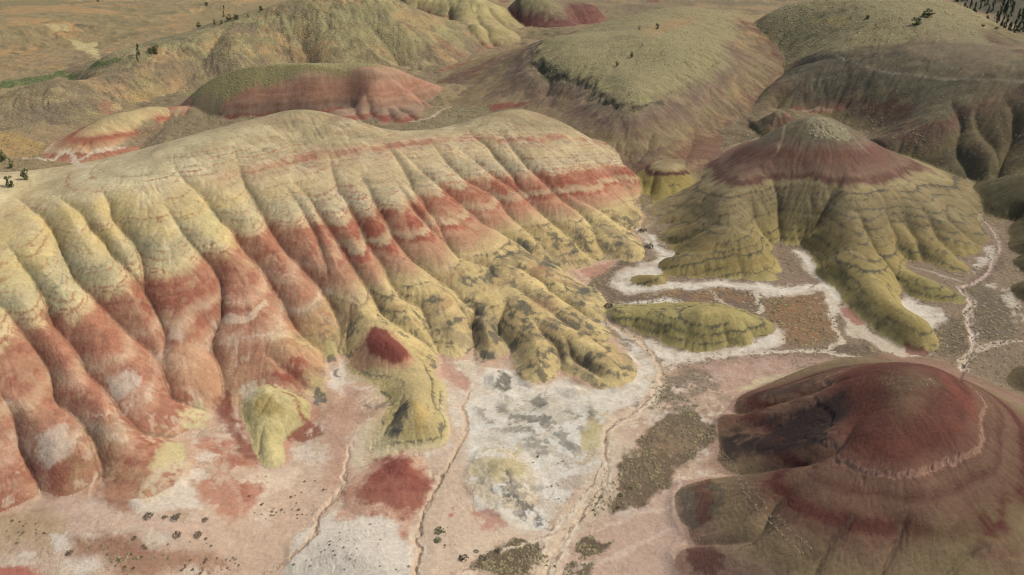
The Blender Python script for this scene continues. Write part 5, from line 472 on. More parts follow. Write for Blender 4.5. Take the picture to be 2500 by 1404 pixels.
OPS = [
 {'t': 'poly', 'c': (146, 128, 94), 'pts': [(-154.4, 169.9), (-901.5, 1109.8), (25.8, 1050.1), (9.8, 383.8), (-32.8, 326.6), (-41.2, 221.5), (-74.8, 183.7), (-96.8, 166.6)], 'soft': 8, 'n': 8, 'a': 1, 'veg': 0.55, 'only': ['valley_floor']},
 {'t': 'poly', 'c': (172, 138, 88), 'pts': [(-363.4, 579.5), (-281.3, 435.3), (-253.2, 470.4), (-272.5, 585.4), (-320.3, 608.1)], 'soft': 6, 'n': 10, 'a': 0.55, 'gate': (22, 0.0, 0.4, 3), 'veg': 0.5, 'only': ['valley_floor']},
 {'t': 'poly', 'c': (128, 120, 84), 'pts': [(-264.6, 320.7), (-315.2, 389.1), (-220.8, 371.4), (-193.5, 410.3), (-197.0, 419.5), (-331.1, 519.1)], 'soft': 6, 'n': 8, 'a': 0.4, 'gate': (20, -0.1, 0.3, 4), 'only': ['valley_floor']},
 {'t': 'poly', 'c': (170, 140, 84), 'pts': [(-233.2, 325.7), (-215.0, 324.0), (-200.7, 317.0), (-181.0, 302.4), (-181.6, 294.0), (-194.6, 289.2), (-210.9, 290.3)], 'soft': 3, 'n': 4, 'a': 0.8, 'only': ['valley_floor']},
 {'t': 'poly', 'c': (140, 124, 92), 'pts': [(-239.8, 286.8), (-194.6, 289.2), (-176.6, 281.6), (-109.3, 190.3), (-93.6, 188.5), (-90.1, 180.3), (-101.1, 176.0), (-119.1, 173.4), (-144.9, 169.7)], 'soft': 3, 'n': 4, 'a': 0.8, 'veg': 0.8, 'only': ['valley_floor']},
 {'t': 'poly', 'c': (172, 136, 84), 'pts': [(-113.7, 198.5), (-154.4, 289.4), (-97.7, 190.6), (-99.6, 183.6), (-104.7, 183.4)], 'soft': 2, 'n': 2, 'a': 0.7, 'only': ['valley_floor']},
 {'t': 'line', 'c': (196, 182, 158), 'pts': [(-184.4, 287.6), (-172.8, 286.0), (-165.4, 286.8), (-113.7, 198.5), (-106.9, 190.7)], 'w': 0.9, 'soft': 0.6, 'n': 0.8, 'a': 0.9},
 {'t': 'line', 'c': (196, 182, 158), 'pts': [(-164.7, 285.3), (-159.2, 290.4), (-153.6, 298.6), (-152.5, 303.4)], 'w': 0.9, 'soft': 0.7, 'n': 1.2, 'a': 0.8},
 {'t': 'poly', 'c': (118, 104, 82), 'pts': [(-152.3, 295.3), (-155.5, 319.7), (-155.0, 337.8), (-150.4, 338.7), (-144.2, 318.8), (-148.5, 304.6)], 'soft': 3, 'n': 3, 'a': 0.8, 'veg': 0.9, 'off': ['painted_ridge', 'mesa_ridge']},
 {'t': 'line', 'c': (170, 150, 112), 'pts': [(-150.0, 353.3), (-148.5, 338.4), (-143.3, 318.8), (-89.6, 197.2)], 'w': 0.9, 'soft': 0.6, 'n': 0.6, 'a': 0.9},
 {'t': 'poly', 'c': (126, 113, 88), 'pts': [(-178.1, 369.5), (-173.0, 402.4), (-101.6, 357.9), (-64.8, 360.6), (-45.5, 468.3), (-31.9, 480.3), (-36.2, 363.8), (-32.8, 326.6), (-41.7, 224.3), (-74.0, 201.2), (-142.7, 323.9)], 'soft': 5, 'n': 6, 'a': 0.85, 'veg': 0.8, 'only': ['valley_floor']},
 {'t': 'poly', 'c': (118, 104, 84), 'pts': [(-105.2, 201.5), (-155.5, 319.7), (-154.7, 346.6), (-141.3, 319.9), (-91.7, 194.1)], 'soft': 3, 'n': 3, 'a': 0.8, 'veg': 0.9, 'only': ['valley_floor']},
 {'t': 'poly', 'c': (128, 118, 90), 'pts': [(-39.8, 327.0), (-35.2, 352.5), (-24.8, 364.3), (-9.2, 352.9), (-9.4, 253.4), (-15.4, 241.8), (-41.9, 316.2)], 'soft': 3, 'n': 3, 'a': 0.9, 'veg': 1, 'off': ['painted_ridge']},
 {'t': 'line', 'c': (190, 170, 146), 'pts': [(-43.4, 328.4), (-35.5, 337.1), (-32.5, 353.5), (-28.4, 360.8)], 'w': 0.8, 'soft': 0.6, 'n': 0.7, 'a': 0.7, 'off': ['painted_ridge']},
 {'t': 'poly', 'c': (140, 120, 92), 'pts': [(-29.4, 479.8), (13.6, 536.6), (27.2, 413.8), (25.2, 554.9), (-23.3, 509.5), (-44.9, 460.7)], 'soft': 5, 'n': 5, 'a': 0.7},
 {'t': 'poly', 'c': (136, 118, 98), 'pts': [(13.41, 177.66), (28.88, 201.96), (43.98, 223.9), (41.66, 242.87), (66.84, 220.69), (156.8, 225.66), (151.19, 182.28), (128.0, 144.62), (85.57, 120.02), (71.03, 122.49), (59.57, 150.93), (31.63, 148.06), (20.18, 171.29)], 'soft': 3, 'n': 3, 'a': 1, 'veg': 0.5, 'only': ['valley_floor']},
 {'t': 'poly', 'c': (120, 102, 88), 'pts': [(20.9, 190.2), (28.6, 199.8), (40.4, 216.4), (43.2, 218.8), (40.3, 208.0), (28.2, 196.3), (26.5, 190.6), (29.0, 184.5), (42.9, 183.9), (60.0, 188.3), (64.2, 184.1), (64.0, 172.3), (57.8, 172.0), (52.1, 177.9), (39.0, 179.8), (26.1, 177.8), (22.2, 181.2)], 'soft': 1.5, 'n': 1.5, 'a': 1, 'veg': 0.8, 'only': ['valley_floor']},
 {'t': 'poly', 'c': (144, 112, 80), 'pts': [(31.0, 183.5), (43.5, 187.2), (55.1, 186.2), (61.2, 181.0), (60.8, 175.7), (49.2, 179.0), (36.8, 179.7)], 'soft': 2, 'n': 2.5, 'a': 0.8, 'gate': (6, -0.3, 0.3, 9), 'only': ['valley_floor']},
 {'t': 'poly', 'c': (138, 108, 80), 'pts': [(64.9, 182.8), (75.8, 183.7), (81.5, 184.7), (78.9, 171.8), (76.0, 160.9), (69.4, 155.6), (63.4, 157.5), (61.4, 163.7)], 'soft': 2, 'n': 2, 'a': 0.95, 'veg': 0.8, 'only': ['valley_floor']},
 {'t': 'poly', 'c': (152, 112, 70), 'pts': [(66.1, 176.2), (73.2, 175.9), (74.0, 166.2), (70.6, 159.1), (66.6, 164.7)], 'soft': 3, 'n': 3, 'a': 0.7, 'gate': (7, -0.3, 0.3, 10), 'only': ['valley_floor']},
 {'t': 'poly', 'c': (112, 98, 82), 'pts': [(71.3, 155.6), (76.8, 157.8), (82.0, 156.6), (83.3, 151.2), (76.4, 151.9), (71.5, 153.6)], 'soft': 1.5, 'n': 1.5, 'a': 1, 'veg': 0.9, 'only': ['valley_floor']},
 {'t': 'poly', 'c': (116, 102, 84), 'pts': [(92.6, 159.2), (103.1, 171.6), (107.9, 167.2), (108.8, 165.2), (102.6, 154.8), (96.6, 151.9), (95.2, 155.7)], 'soft': 2, 'n': 2, 'a': 1, 'veg': 0.9, 'only': ['valley_floor']},
 {'t': 'poly', 'c': (112, 100, 84), 'pts': [(117.0, 183.2), (122.7, 186.0), (124.4, 179.2), (120.5, 166.8), (116.1, 157.4), (106.0, 156.1), (112.7, 170.8)], 'soft': 2, 'n': 2, 'a': 1, 'veg': 0.9, 'only': ['valley_floor']},
 {'t': 'poly', 'c': (120, 104, 90), 'pts': [(119.5, 185.9), (125.5, 191.0), (131.7, 198.5), (139.6, 206.5), (134.6, 195.6), (123.8, 185.9)], 'soft': 1.5, 'n': 1.5, 'a': 1, 'veg': 0.6, 'only': ['valley_floor']},
 {'t': 'poly', 'c': (70, 70, 56), 'pts': [(536.5, 1033.7), (503.3, 878.0), (465.0, 727.5), (424.0, 573.0), (781.3, 1092.2), (565.8, 1092.3)], 'soft': 8, 'n': 8, 'a': 0.9, 'veg': 0.6, 'only': ['valley_floor']},
 {'t': 'poly', 'c': (120, 100, 82), 'pts': [(57.6, 243.7), (64.9, 265.0), (102.2, 322.9), (106.3, 344.6), (85.5, 302.6), (60.8, 259.2), (51.5, 238.9)], 'soft': 2, 'n': 2, 'a': 0.6, 'only': ['valley_floor']},
 {'t': 'poly', 'c': (212, 206, 190), 'pts': [(38.9, 223.9), (42.2, 220.2), (44.3, 210.6), (47.2, 207.2), (43.9, 196.5), (34.1, 190.5), (30.5, 187.9), (42.8, 189.4), (57.9, 188.6), (69.7, 184.9), (76.1, 184.8), (82.2, 186.9), (80.9, 199.2), (80.7, 207.4), (83.1, 207.3), (83.8, 192.3), (83.8, 179.6), (83.0, 174.6), (78.3, 170.0), (81.0, 183.5), (68.2, 179.8), (59.4, 186.0), (42.3, 186.8), (29.1, 185.2), (26.5, 190.6), (29.3, 195.6), (39.2, 201.1), (43.6, 206.8), (40.5, 217.5)], 'soft': 6, 'n': 3, 'a': 0.7124999999999999, 'gate': (1.4, -0.05, 0.35, 26), 'veg': 0, 'off': ['striped_cone', 'yellow_knoll', 'painted_ridge', 'yellow_spur']},
 {'t': 'poly', 'c': (212, 206, 190), 'pts': [(38.9, 223.9), (42.2, 220.2), (44.3, 210.6), (47.2, 207.2), (43.9, 196.5), (34.1, 190.5), (30.5, 187.9), (42.8, 189.4), (57.9, 188.6), (69.7, 184.9), (76.1, 184.8), (82.2, 186.9), (80.9, 199.2), (80.7, 207.4), (83.1, 207.3), (83.8, 192.3), (83.8, 179.6), (83.0, 174.6), (78.3, 170.0), (81.0, 183.5), (68.2, 179.8), (59.4, 186.0), (42.3, 186.8), (29.1, 185.2), (26.5, 190.6), (29.3, 195.6), (39.2, 201.1), (43.6, 206.8), (40.5, 217.5)], 'soft': 3, 'n': 2.2, 'a': 0.76, 'gate': (1.0, -0.5, 0.1, 27), 'veg': 0, 'off': ['striped_cone', 'yellow_knoll', 'painted_ridge', 'yellow_spur']},
 {'t': 'poly', 'c': (196, 186, 166), 'pts': [(38.9, 223.9), (42.2, 220.2), (44.3, 210.6), (47.2, 207.2), (43.9, 196.5), (34.1, 190.5), (30.5, 187.9), (42.8, 189.4), (57.9, 188.6), (69.7, 184.9), (76.1, 184.8), (82.2, 186.9), (80.9, 199.2), (80.7, 207.4), (83.1, 207.3), (83.8, 192.3), (83.8, 179.6), (83.0, 174.6), (78.3, 170.0), (81.0, 183.5), (68.2, 179.8), (59.4, 186.0), (42.3, 186.8), (29.1, 185.2), (26.5, 190.6), (29.3, 195.6), (39.2, 201.1), (43.6, 206.8), (40.5, 217.5)], 'soft': 1.2, 'n': 2.0999999999999996, 'a': 0.6649999999999999, 'veg': 0, 'off': ['striped_cone', 'yellow_knoll', 'painted_ridge', 'yellow_spur']},
 {'t': 'poly', 'c': (212, 206, 190), 'pts': [(38.9, 223.9), (42.2, 220.2), (44.3, 210.6), (47.2, 207.2), (43.9, 196.5), (34.1, 190.5), (30.5, 187.9), (42.8, 189.4), (57.9, 188.6), (69.7, 184.9), (76.1, 184.8), (82.2, 186.9), (80.9, 199.2), (80.7, 207.4), (83.1, 207.3), (83.8, 192.3), (83.8, 179.6), (83.0, 174.6), (78.3, 170.0), (81.0, 183.5), (68.2, 179.8), (59.4, 186.0), (42.3, 186.8), (29.1, 185.2), (26.5, 190.6), (29.3, 195.6), (39.2, 201.1), (43.6, 206.8), (40.5, 217.5)], 'soft': 1.2, 'n': 1.8199999999999998, 'a': 0.76, 'gate': (2.2, -0.6, 0.1, 29), 'veg': 0, 'off': ['striped_cone', 'yellow_knoll', 'painted_ridge', 'yellow_spur']},
 {'t': 'poly', 'c': (212, 206, 190), 'pts': [(92.9, 168.6), (101.6, 179.5), (101.6, 174.8), (106.3, 172.1), (105.1, 167.4), (94.6, 161.6), (91.9, 162.1)], 'soft': 6, 'n': 3, 'a': 0.7124999999999999, 'gate': (1.4, -0.05, 0.35, 30), 'veg': 0, 'off': ['striped_cone', 'yellow_knoll', 'painted_ridge', 'yellow_spur']},
 {'t': 'poly', 'c': (212, 206, 190), 'pts': [(92.9, 168.6), (101.6, 179.5), (101.6, 174.8), (106.3, 172.1), (105.1, 167.4), (94.6, 161.6), (91.9, 162.1)], 'soft': 3, 'n': 2.2, 'a': 0.76, 'gate': (1.0, -0.5, 0.1, 31), 'veg': 0, 'off': ['striped_cone', 'yellow_knoll', 'painted_ridge', 'yellow_spur']},
 {'t': 'poly', 'c': (196, 186, 166), 'pts': [(92.9, 168.6), (101.6, 179.5), (101.6, 174.8), (106.3, 172.1), (105.1, 167.4), (94.6, 161.6), (91.9, 162.1)], 'soft': 1, 'n': 1.7999999999999998, 'a': 0.6649999999999999, 'veg': 0, 'off': ['striped_cone', 'yellow_knoll', 'painted_ridge', 'yellow_spur']},
 {'t': 'poly', 'c': (212, 206, 190), 'pts': [(92.9, 168.6), (101.6, 179.5), (101.6, 174.8), (106.3, 172.1), (105.1, 167.4), (94.6, 161.6), (91.9, 162.1)], 'soft': 1, 'n': 1.56, 'a': 0.76, 'gate': (2.2, -0.6, 0.1, 33), 'veg': 0, 'off': ['striped_cone', 'yellow_knoll', 'painted_ridge', 'yellow_spur']},
 {'t': 'poly', 'c': (198, 186, 164), 'pts': [(82.1, 174.9), (84.6, 174.0), (84.7, 166.0), (84.7, 160.9), (92.1, 154.4), (95.7, 153.0), (86.5, 150.3), (83.3, 157.4), (79.3, 161.9)], 'soft': 1.2, 'n': 1.5, 'a': 0.9, 'veg': 0, 'off': ['striped_cone', 'yellow_knoll', 'painted_ridge', 'yellow_spur']},
 {'t': 'poly', 'c': (160, 100, 86), 'pts': [(82.1, 174.3), (84.0, 173.3), (84.7, 166.0), (82.6, 165.4), (81.5, 169.0)], 'soft': 0.8, 'n': 0.8, 'a': 0.8, 'off': ['striped_cone', 'yellow_knoll', 'painted_ridge', 'yellow_spur']},
 {'t': 'poly', 'c': (196, 190, 176), 'pts': [(126.2, 198.7), (132.4, 204.0), (140.0, 211.7), (140.9, 209.1), (131.7, 198.5), (123.1, 190.8)], 'soft': 1.2, 'n': 1.5, 'a': 0.8, 'gate': (4, -0.3, 0.2, 5), 'off': ['striped_cone', 'yellow_knoll', 'painted_ridge', 'yellow_spur']},
 {'t': 'poly', 'c': (190, 182, 164), 'pts': [(114.9, 189.7), (117.9, 187.0), (119.5, 185.9), (112.4, 193.5), (109.2, 196.4)], 'soft': 1, 'n': 1, 'a': 0.7, 'off': ['striped_cone', 'yellow_knoll', 'painted_ridge', 'yellow_spur']},
 {'t': 'poly', 'c': (196, 188, 172), 'pts': [(122.5, 183.5), (130.3, 189.7), (131.4, 186.1), (127.1, 174.9), (122.4, 164.9), (120.3, 164.8), (124.0, 174.8), (125.0, 180.3)], 'soft': 1.2, 'n': 1.6, 'a': 0.75, 'gate': (5, -0.3, 0.2, 6), 'off': ['right_dark_hill', 'dark_toe_hill']},
 {'t': 'poly', 'c': (212, 206, 190), 'pts': [(21.3, 169.7), (24.7, 166.3), (32.6, 159.9), (37.5, 155.2), (44.6, 153.5), (54.8, 156.8), (63.5, 163.9), (63.5, 159.2), (59.2, 156.0), (47.3, 153.1), (35.6, 149.8), (33.5, 153.4), (29.9, 161.0), (23.7, 166.2)], 'soft': 6, 'n': 3, 'a': 0.75, 'gate': (1.4, -0.05, 0.35, 39), 'veg': 0, 'off': ['striped_cone', 'yellow_knoll', 'painted_ridge', 'yellow_spur']},
 {'t': 'poly', 'c': (212, 206, 190), 'pts': [(21.3, 169.7), (24.7, 166.3), (32.6, 159.9), (37.5, 155.2), (44.6, 153.5), (54.8, 156.8), (63.5, 163.9), (63.5, 159.2), (59.2, 156.0), (47.3, 153.1), (35.6, 149.8), (33.5, 153.4), (29.9, 161.0), (23.7, 166.2)], 'soft': 3, 'n': 2.2, 'a': 0.8, 'gate': (1.0, -0.5, 0.1, 40), 'veg': 0, 'off': ['striped_cone', 'yellow_knoll', 'painted_ridge', 'yellow_spur']},
 {'t': 'poly', 'c': (196, 186, 166), 'pts': [(21.3, 169.7), (24.7, 166.3), (32.6, 159.9), (37.5, 155.2), (44.6, 153.5), (54.8, 156.8), (63.5, 163.9), (63.5, 159.2), (59.2, 156.0), (47.3, 153.1), (35.6, 149.8), (33.5, 153.4), (29.9, 161.0), (23.7, 166.2)], 'soft': 1, 'n': 1.9500000000000002, 'a': 0.7, 'veg': 0, 'off': ['striped_cone', 'yellow_knoll', 'painted_ridge', 'yellow_spur']},
 {'t': 'poly', 'c': (212, 206, 190), 'pts': [(21.3, 169.7), (24.7, 166.3), (32.6, 159.9), (37.5, 155.2), (44.6, 153.5), (54.8, 156.8), (63.5, 163.9), (63.5, 159.2), (59.2, 156.0), (47.3, 153.1), (35.6, 149.8), (33.5, 153.4), (29.9, 161.0), (23.7, 166.2)], 'soft': 1, 'n': 1.6900000000000002, 'a': 0.8, 'gate': (2.2, -0.6, 0.1, 42), 'veg': 0, 'off': ['striped_cone', 'yellow_knoll', 'painted_ridge', 'yellow_spur']},
 {'t': 'poly', 'c': (212, 206, 190), 'pts': [(26.1, 177.8), (32.7, 180.0), (41.3, 181.2), (48.4, 175.6), (40.7, 178.0), (31.7, 173.8)], 'soft': 6, 'n': 3, 'a': 0.675, 'gate': (1.4, -0.05, 0.35, 43), 'off': ['striped_cone', 'yellow_knoll', 'painted_ridge', 'yellow_spur']},
 {'t': 'poly', 'c': (212, 206, 190), 'pts': [(26.1, 177.8), (32.7, 180.0), (41.3, 181.2), (48.4, 175.6), (40.7, 178.0), (31.7, 173.8)], 'soft': 3, 'n': 2.2, 'a': 0.7200000000000001, 'gate': (1.0, -0.5, 0.1, 44), 'off': ['striped_cone', 'yellow_knoll', 'painted_ridge', 'yellow_spur']},
 {'t': 'poly', 'c': (196, 186, 166), 'pts': [(26.1, 177.8), (32.7, 180.0), (41.3, 181.2), (48.4, 175.6), (40.7, 178.0), (31.7, 173.8)], 'soft': 0.7, 'n': 1.35, 'a': 0.63, 'off': ['striped_cone', 'yellow_knoll', 'painted_ridge', 'yellow_spur']},
 {'t': 'poly', 'c': (212, 206, 190), 'pts': [(26.1, 177.8), (32.7, 180.0), (41.3, 181.2), (48.4, 175.6), (40.7, 178.0), (31.7, 173.8)], 'soft': 0.7, 'n': 1.1700000000000002, 'a': 0.7200000000000001, 'gate': (2.2, -0.6, 0.1, 46), 'off': ['striped_cone', 'yellow_knoll', 'painted_ridge', 'yellow_spur']},
 {'t': 'poly', 'c': (212, 206, 190), 'pts': [(16.3, 138.6), (20.1, 141.9), (23.4, 139.9), (27.3, 143.2), (29.2, 149.8), (26.8, 159.1), (24.0, 160.4), (29.3, 157.1), (31.9, 149.7), (31.0, 141.5), (27.0, 135.2), (20.8, 132.5), (14.3, 134.7), (6.6, 132.2), (0.8, 132.7), (-8.3, 133.6), (-7.9, 143.1), (-4.5, 147.1), (0.0, 146.9), (5.2, 140.4), (11.5, 143.7)], 'soft': 6, 'n': 3, 'a': 0.75, 'gate': (1.4, -0.05, 0.35, 47), 'veg': 0, 'off': ['striped_cone', 'yellow_knoll', 'painted_ridge', 'yellow_spur']},
 {'t': 'poly', 'c': (212, 206, 190), 'pts': [(16.3, 138.6), (20.1, 141.9), (23.4, 139.9), (27.3, 143.2), (29.2, 149.8), (26.8, 159.1), (24.0, 160.4), (29.3, 157.1), (31.9, 149.7), (31.0, 141.5), (27.0, 135.2), (20.8, 132.5), (14.3, 134.7), (6.6, 132.2), (0.8, 132.7), (-8.3, 133.6), (-7.9, 143.1), (-4.5, 147.1), (0.0, 146.9), (5.2, 140.4), (11.5, 143.7)], 'soft': 3, 'n': 2.2, 'a': 0.8, 'gate': (1.0, -0.5, 0.1, 48), 'veg': 0, 'off': ['striped_cone', 'yellow_knoll', 'painted_ridge', 'yellow_spur']},
 {'t': 'poly', 'c': (196, 186, 166), 'pts': [(16.3, 138.6), (20.1, 141.9), (23.4, 139.9), (27.3, 143.2), (29.2, 149.8), (26.8, 159.1), (24.0, 160.4), (29.3, 157.1), (31.9, 149.7), (31.0, 141.5), (27.0, 135.2), (20.8, 132.5), (14.3, 134.7), (6.6, 132.2), (0.8, 132.7), (-8.3, 133.6), (-7.9, 143.1), (-4.5, 147.1), (0.0, 146.9), (5.2, 140.4), (11.5, 143.7)], 'soft': 1.2, 'n': 2.0999999999999996, 'a': 0.7, 'veg': 0, 'off': ['striped_cone', 'yellow_knoll', 'painted_ridge', 'yellow_spur']},
 {'t': 'poly', 'c': (212, 206, 190), 'pts': [(16.3, 138.6), (20.1, 141.9), (23.4, 139.9), (27.3, 143.2), (29.2, 149.8), (26.8, 159.1), (24.0, 160.4), (29.3, 157.1), (31.9, 149.7), (31.0, 141.5), (27.0, 135.2), (20.8, 132.5), (14.3, 134.7), (6.6, 132.2), (0.8, 132.7), (-8.3, 133.6), (-7.9, 143.1), (-4.5, 147.1), (0.0, 146.9), (5.2, 140.4), (11.5, 143.7)], 'soft': 1.2, 'n': 1.8199999999999998, 'a': 0.8, 'gate': (2.2, -0.6, 0.1, 50), 'veg': 0, 'off': ['striped_cone', 'yellow_knoll', 'painted_ridge', 'yellow_spur']},
 {'t': 'poly', 'c': (204, 198, 182), 'pts': [(-10.74, 131.84), (-4.3, 138.75), (12.82, 137.9), (20.75, 132.48), (18.18, 124.16), (16.65, 116.92), (13.77, 109.86), (9.14, 105.05), (5.44, 100.18), (0.68, 100.06), (-4.78, 101.35), (-7.72, 105.5), (-8.86, 113.14), (-9.32, 121.37)], 'soft': 2, 'n': 3, 'a': 0.95, 'veg': 0, 'only': ['valley_floor']},
 {'t': 'poly', 'c': (186, 180, 160), 'pts': [(-4.21, 134.9), (6.01, 138.21), (12.47, 132.66), (17.66, 126.73), (15.89, 116.94), (9.78, 115.97), (2.34, 121.73), (-3.96, 124.26)], 'soft': 3, 'n': 4, 'a': 0.8, 'gate': (5, -0.2, 0.35, 11), 'stretch': 1.0},
 {'t': 'poly', 'c': (108, 106, 98), 'pts': [(1.69, 135.6), (6.89, 138.88), (7.88, 132.34), (7.26, 127.53), (4.01, 126.72), (1.63, 129.68)], 'soft': 0.8, 'n': 1.4, 'a': 0.75, 'gate': (3, -0.3, 0.1, 12)},
 {'t': 'poly', 'c': (112, 110, 104), 'pts': [(-5.83, 111.45), (-1.47, 112.45), (0.0, 108.82), (-0.7, 105.61), (2.76, 102.47), (0.0, 102.93), (-4.26, 107.48)], 'soft': 1, 'n': 1.6, 'a': 0.75, 'gate': (2.5, -0.2, 0.2, 13)},
 {'t': 'poly', 'c': (120, 116, 106), 'pts': [(-8.35, 133.56), (0.84, 134.31), (5.68, 128.45), (13.44, 124.17), (10.05, 120.43), (0.79, 124.11), (-5.62, 126.7)], 'soft': 2, 'n': 2, 'a': 0.6, 'gate': (2.2, 0.0, 0.35, 14), 'stretch': 1},
 {'t': 'poly', 'c': (124, 120, 110), 'pts': [(-6.52, 110.41), (5.79, 109.61), (4.82, 102.02), (-2.08, 103.45)], 'soft': 2, 'n': 2, 'a': 0.55, 'gate': (1.8, 0.0, 0.3, 15)},
 {'t': 'poly', 'c': (206, 204, 194), 'pts': [(-9.84, 130.53), (12.68, 135.63), (17.38, 124.1), (14.58, 110.81), (5.44, 100.18), (-6.93, 103.58)], 'soft': 3, 'n': 4, 'a': 0.8, 'gate': (2.4, -0.1, 0.25, 54), 'stretch': 1},
 {'t': 'poly', 'c': (132, 130, 120), 'pts': [(-5.81, 132.43), (14.24, 134.0), (15.35, 119.24), (6.02, 115.91), (-3.9, 121.86)], 'soft': 3, 'n': 4, 'a': 0.7, 'gate': (2.0, 0.12, 0.35, 55)},
 {'t': 'poly', 'c': (96, 96, 92), 'pts': [(-4.43, 113.39), (-0.74, 114.17), (0.71, 108.27), (3.47, 103.43), (6.12, 100.25), (0.68, 101.32), (-3.52, 106.01)], 'soft': 2, 'n': 3, 'a': 0.8, 'gate': (1.8, 0.0, 0.22, 56)},
 {'t': 'poly', 'c': (176, 164, 116), 'pts': [(-5.41, 120.49), (0.78, 121.78), (2.97, 114.25), (-2.18, 110.95), (-5.92, 113.66)], 'soft': 2, 'n': 2.5, 'a': 0.7, 'gate': (3, -0.4, 0.2, 57)},
 {'t': 'poly', 'c': (176, 158, 112), 'pts': [(12.15, 128.28), (18.93, 131.0), (17.4, 116.91), (11.97, 114.99)], 'soft': 2, 'n': 3, 'a': 0.6, 'gate': (3, -0.2, 0.3, 58)},
 {'t': 'poly', 'c': (168, 150, 128), 'pts': [(9.78, 115.97), (16.76, 118.04), (13.68, 108.86), (6.25, 103.16)], 'soft': 2, 'n': 3, 'a': 0.7, 'gate': (3, -0.3, 0.3, 59)},
 {'t': 'poly', 'c': (178, 168, 110), 'pts': [(14.46, 126.89), (18.2, 128.1), (17.38, 120.35), (13.05, 119.28)], 'soft': 1, 'n': 1.5, 'a': 0.6},
 {'t': 'poly', 'c': (110, 104, 90), 'pts': [(25.7, 132.3), (30.0, 138.4), (29.9, 143.2), (35.6, 149.8), (41.4, 151.4), (43.5, 144.7), (39.7, 135.4), (32.9, 131.1), (28.8, 130.9)], 'soft': 5, 'n': 3, 'a': 0.42, 'gate': (1.6, -0.1, 0.3, 64), 'veg': 0.9, 'only': ['valley_floor']},
 {'t': 'poly', 'c': (110, 104, 90), 'pts': [(25.7, 132.3), (30.0, 138.4), (29.9, 143.2), (35.6, 149.8), (41.4, 151.4), (43.5, 144.7), (39.7, 135.4), (32.9, 131.1), (28.8, 130.9)], 'soft': 2, 'n': 3.75, 'a': 0.7, 'gate': (4, -0.3, 0.3, 16), 'veg': 0.9, 'only': ['valley_floor']},
 {'t': 'poly', 'c': (140, 120, 104), 'pts': [(29.02, 132.31), (33.45, 148.09), (41.36, 151.35), (49.67, 147.94), (44.64, 135.13), (38.5, 123.41), (30.75, 115.57), (28.36, 119.09)], 'soft': 5, 'n': 5, 'a': 0.55, 'gate': (4, -0.4, 0.3, 450), 'veg': 0.5, 'only': ['valley_floor']},
 {'t': 'poly', 'c': (176, 146, 130), 'pts': [(33.2, 146.4), (46.9, 151.5), (60.3, 153.5), (72.8, 152.2), (67.6, 148.0), (52.8, 143.0), (45.0, 136.7), (40.7, 148.1)], 'soft': 2, 'n': 2, 'a': 0.7, 'veg': 0.2, 'only': ['valley_floor']},
 {'t': 'poly', 'c': (190, 178, 140), 'pts': [(45.5, 138.4), (53.0, 143.9), (63.5, 146.5), (74.5, 147.7), (66.4, 145.1), (56.6, 141.5)], 'soft': 1, 'n': 1.2, 'a': 0.8, 'only': ['valley_floor']},
 {'t': 'poly', 'c': (190, 165, 141), 'pts': [(-49.67, 110.33), (-34.27, 118.33), (-28.77, 113.06), (-28.31, 99.61), (-34.75, 90.06), (-58.16, 87.25), (-51.81, 95.15)], 'soft': 3, 'n': 4, 'a': 0.8, 'only': ['valley_floor']},
 {'t': 'poly', 'c': (204, 184, 160), 'pts': [(-46.49, 111.34), (-39.27, 113.88), (-39.84, 105.05), (-40.53, 97.61), (-43.67, 99.56)], 'soft': 2, 'n': 3, 'a': 0.9, 'gate': (5, -0.5, 0.1, 17), 'only': ['valley_floor']},
 {'t': 'poly', 'c': (174, 122, 98), 'pts': [(-58.22, 116.6), (-53.67, 122.84), (-47.53, 114.76), (-43.85, 105.24), (-44.63, 96.16), (-49.25, 100.84), (-53.48, 109.29)], 'soft': 2, 'n': 2.5, 'a': 0.85, 'gate': (5, -0.6, 0.0, 18), 'only': ['valley_floor']},
 {'t': 'poly', 'c': (160, 104, 82), 'pts': [(-53.96, 119.05), (-48.48, 115.57), (-44.41, 106.21), (-44.53, 100.27), (-49.29, 107.03)], 'soft': 1.5, 'n': 2, 'a': 0.8, 'gate': (3, -0.2, 0.2, 62), 'only': ['valley_floor']},
 {'t': 'poly', 'c': (176, 128, 98), 'pts': [(-69.79, 103.71), (-62.36, 102.74), (-59.96, 99.02), (-65.31, 99.75)], 'soft': 1, 'n': 1.5, 'a': 0.85},
 {'t': 'poly', 'c': (172, 120, 92), 'pts': [(-76.17, 104.31), (-70.23, 106.28), (-67.2, 101.0), (-75.97, 100.77)], 'soft': 1.5, 'n': 2, 'a': 0.5, 'only': ['valley_floor']},
 {'t': 'poly', 'c': (206, 194, 176), 'pts': [(-61.36, 101.91), (-56.53, 106.66), (-52.93, 103.89), (-50.17, 99.69), (-56.33, 98.77), (-60.81, 98.65)], 'soft': 1.5, 'n': 2, 'a': 0.9, 'only': ['valley_floor']},
 {'t': 'poly', 'c': (196, 168, 146), 'pts': [(-83.64, 100.01), (-69.4, 102.84), (-59.4, 98.36), (-49.64, 98.09), (-48.91, 95.81), (-67.94, 95.34), (-79.05, 98.72)], 'soft': 2, 'n': 2.5, 'a': 0.85, 'only': ['valley_floor']},
 {'t': 'poly', 'c': (156, 118, 94), 'pts': [(-70.56, 93.98), (-61.04, 94.4), (-52.67, 92.16), (-40.99, 89.99), (-57.74, 86.22), (-65.43, 89.97)], 'soft': 3, 'n': 3, 'a': 0.9, 'gate': (8, -0.8, -0.1, 19), 'veg': 0.3, 'only': ['valley_floor']},
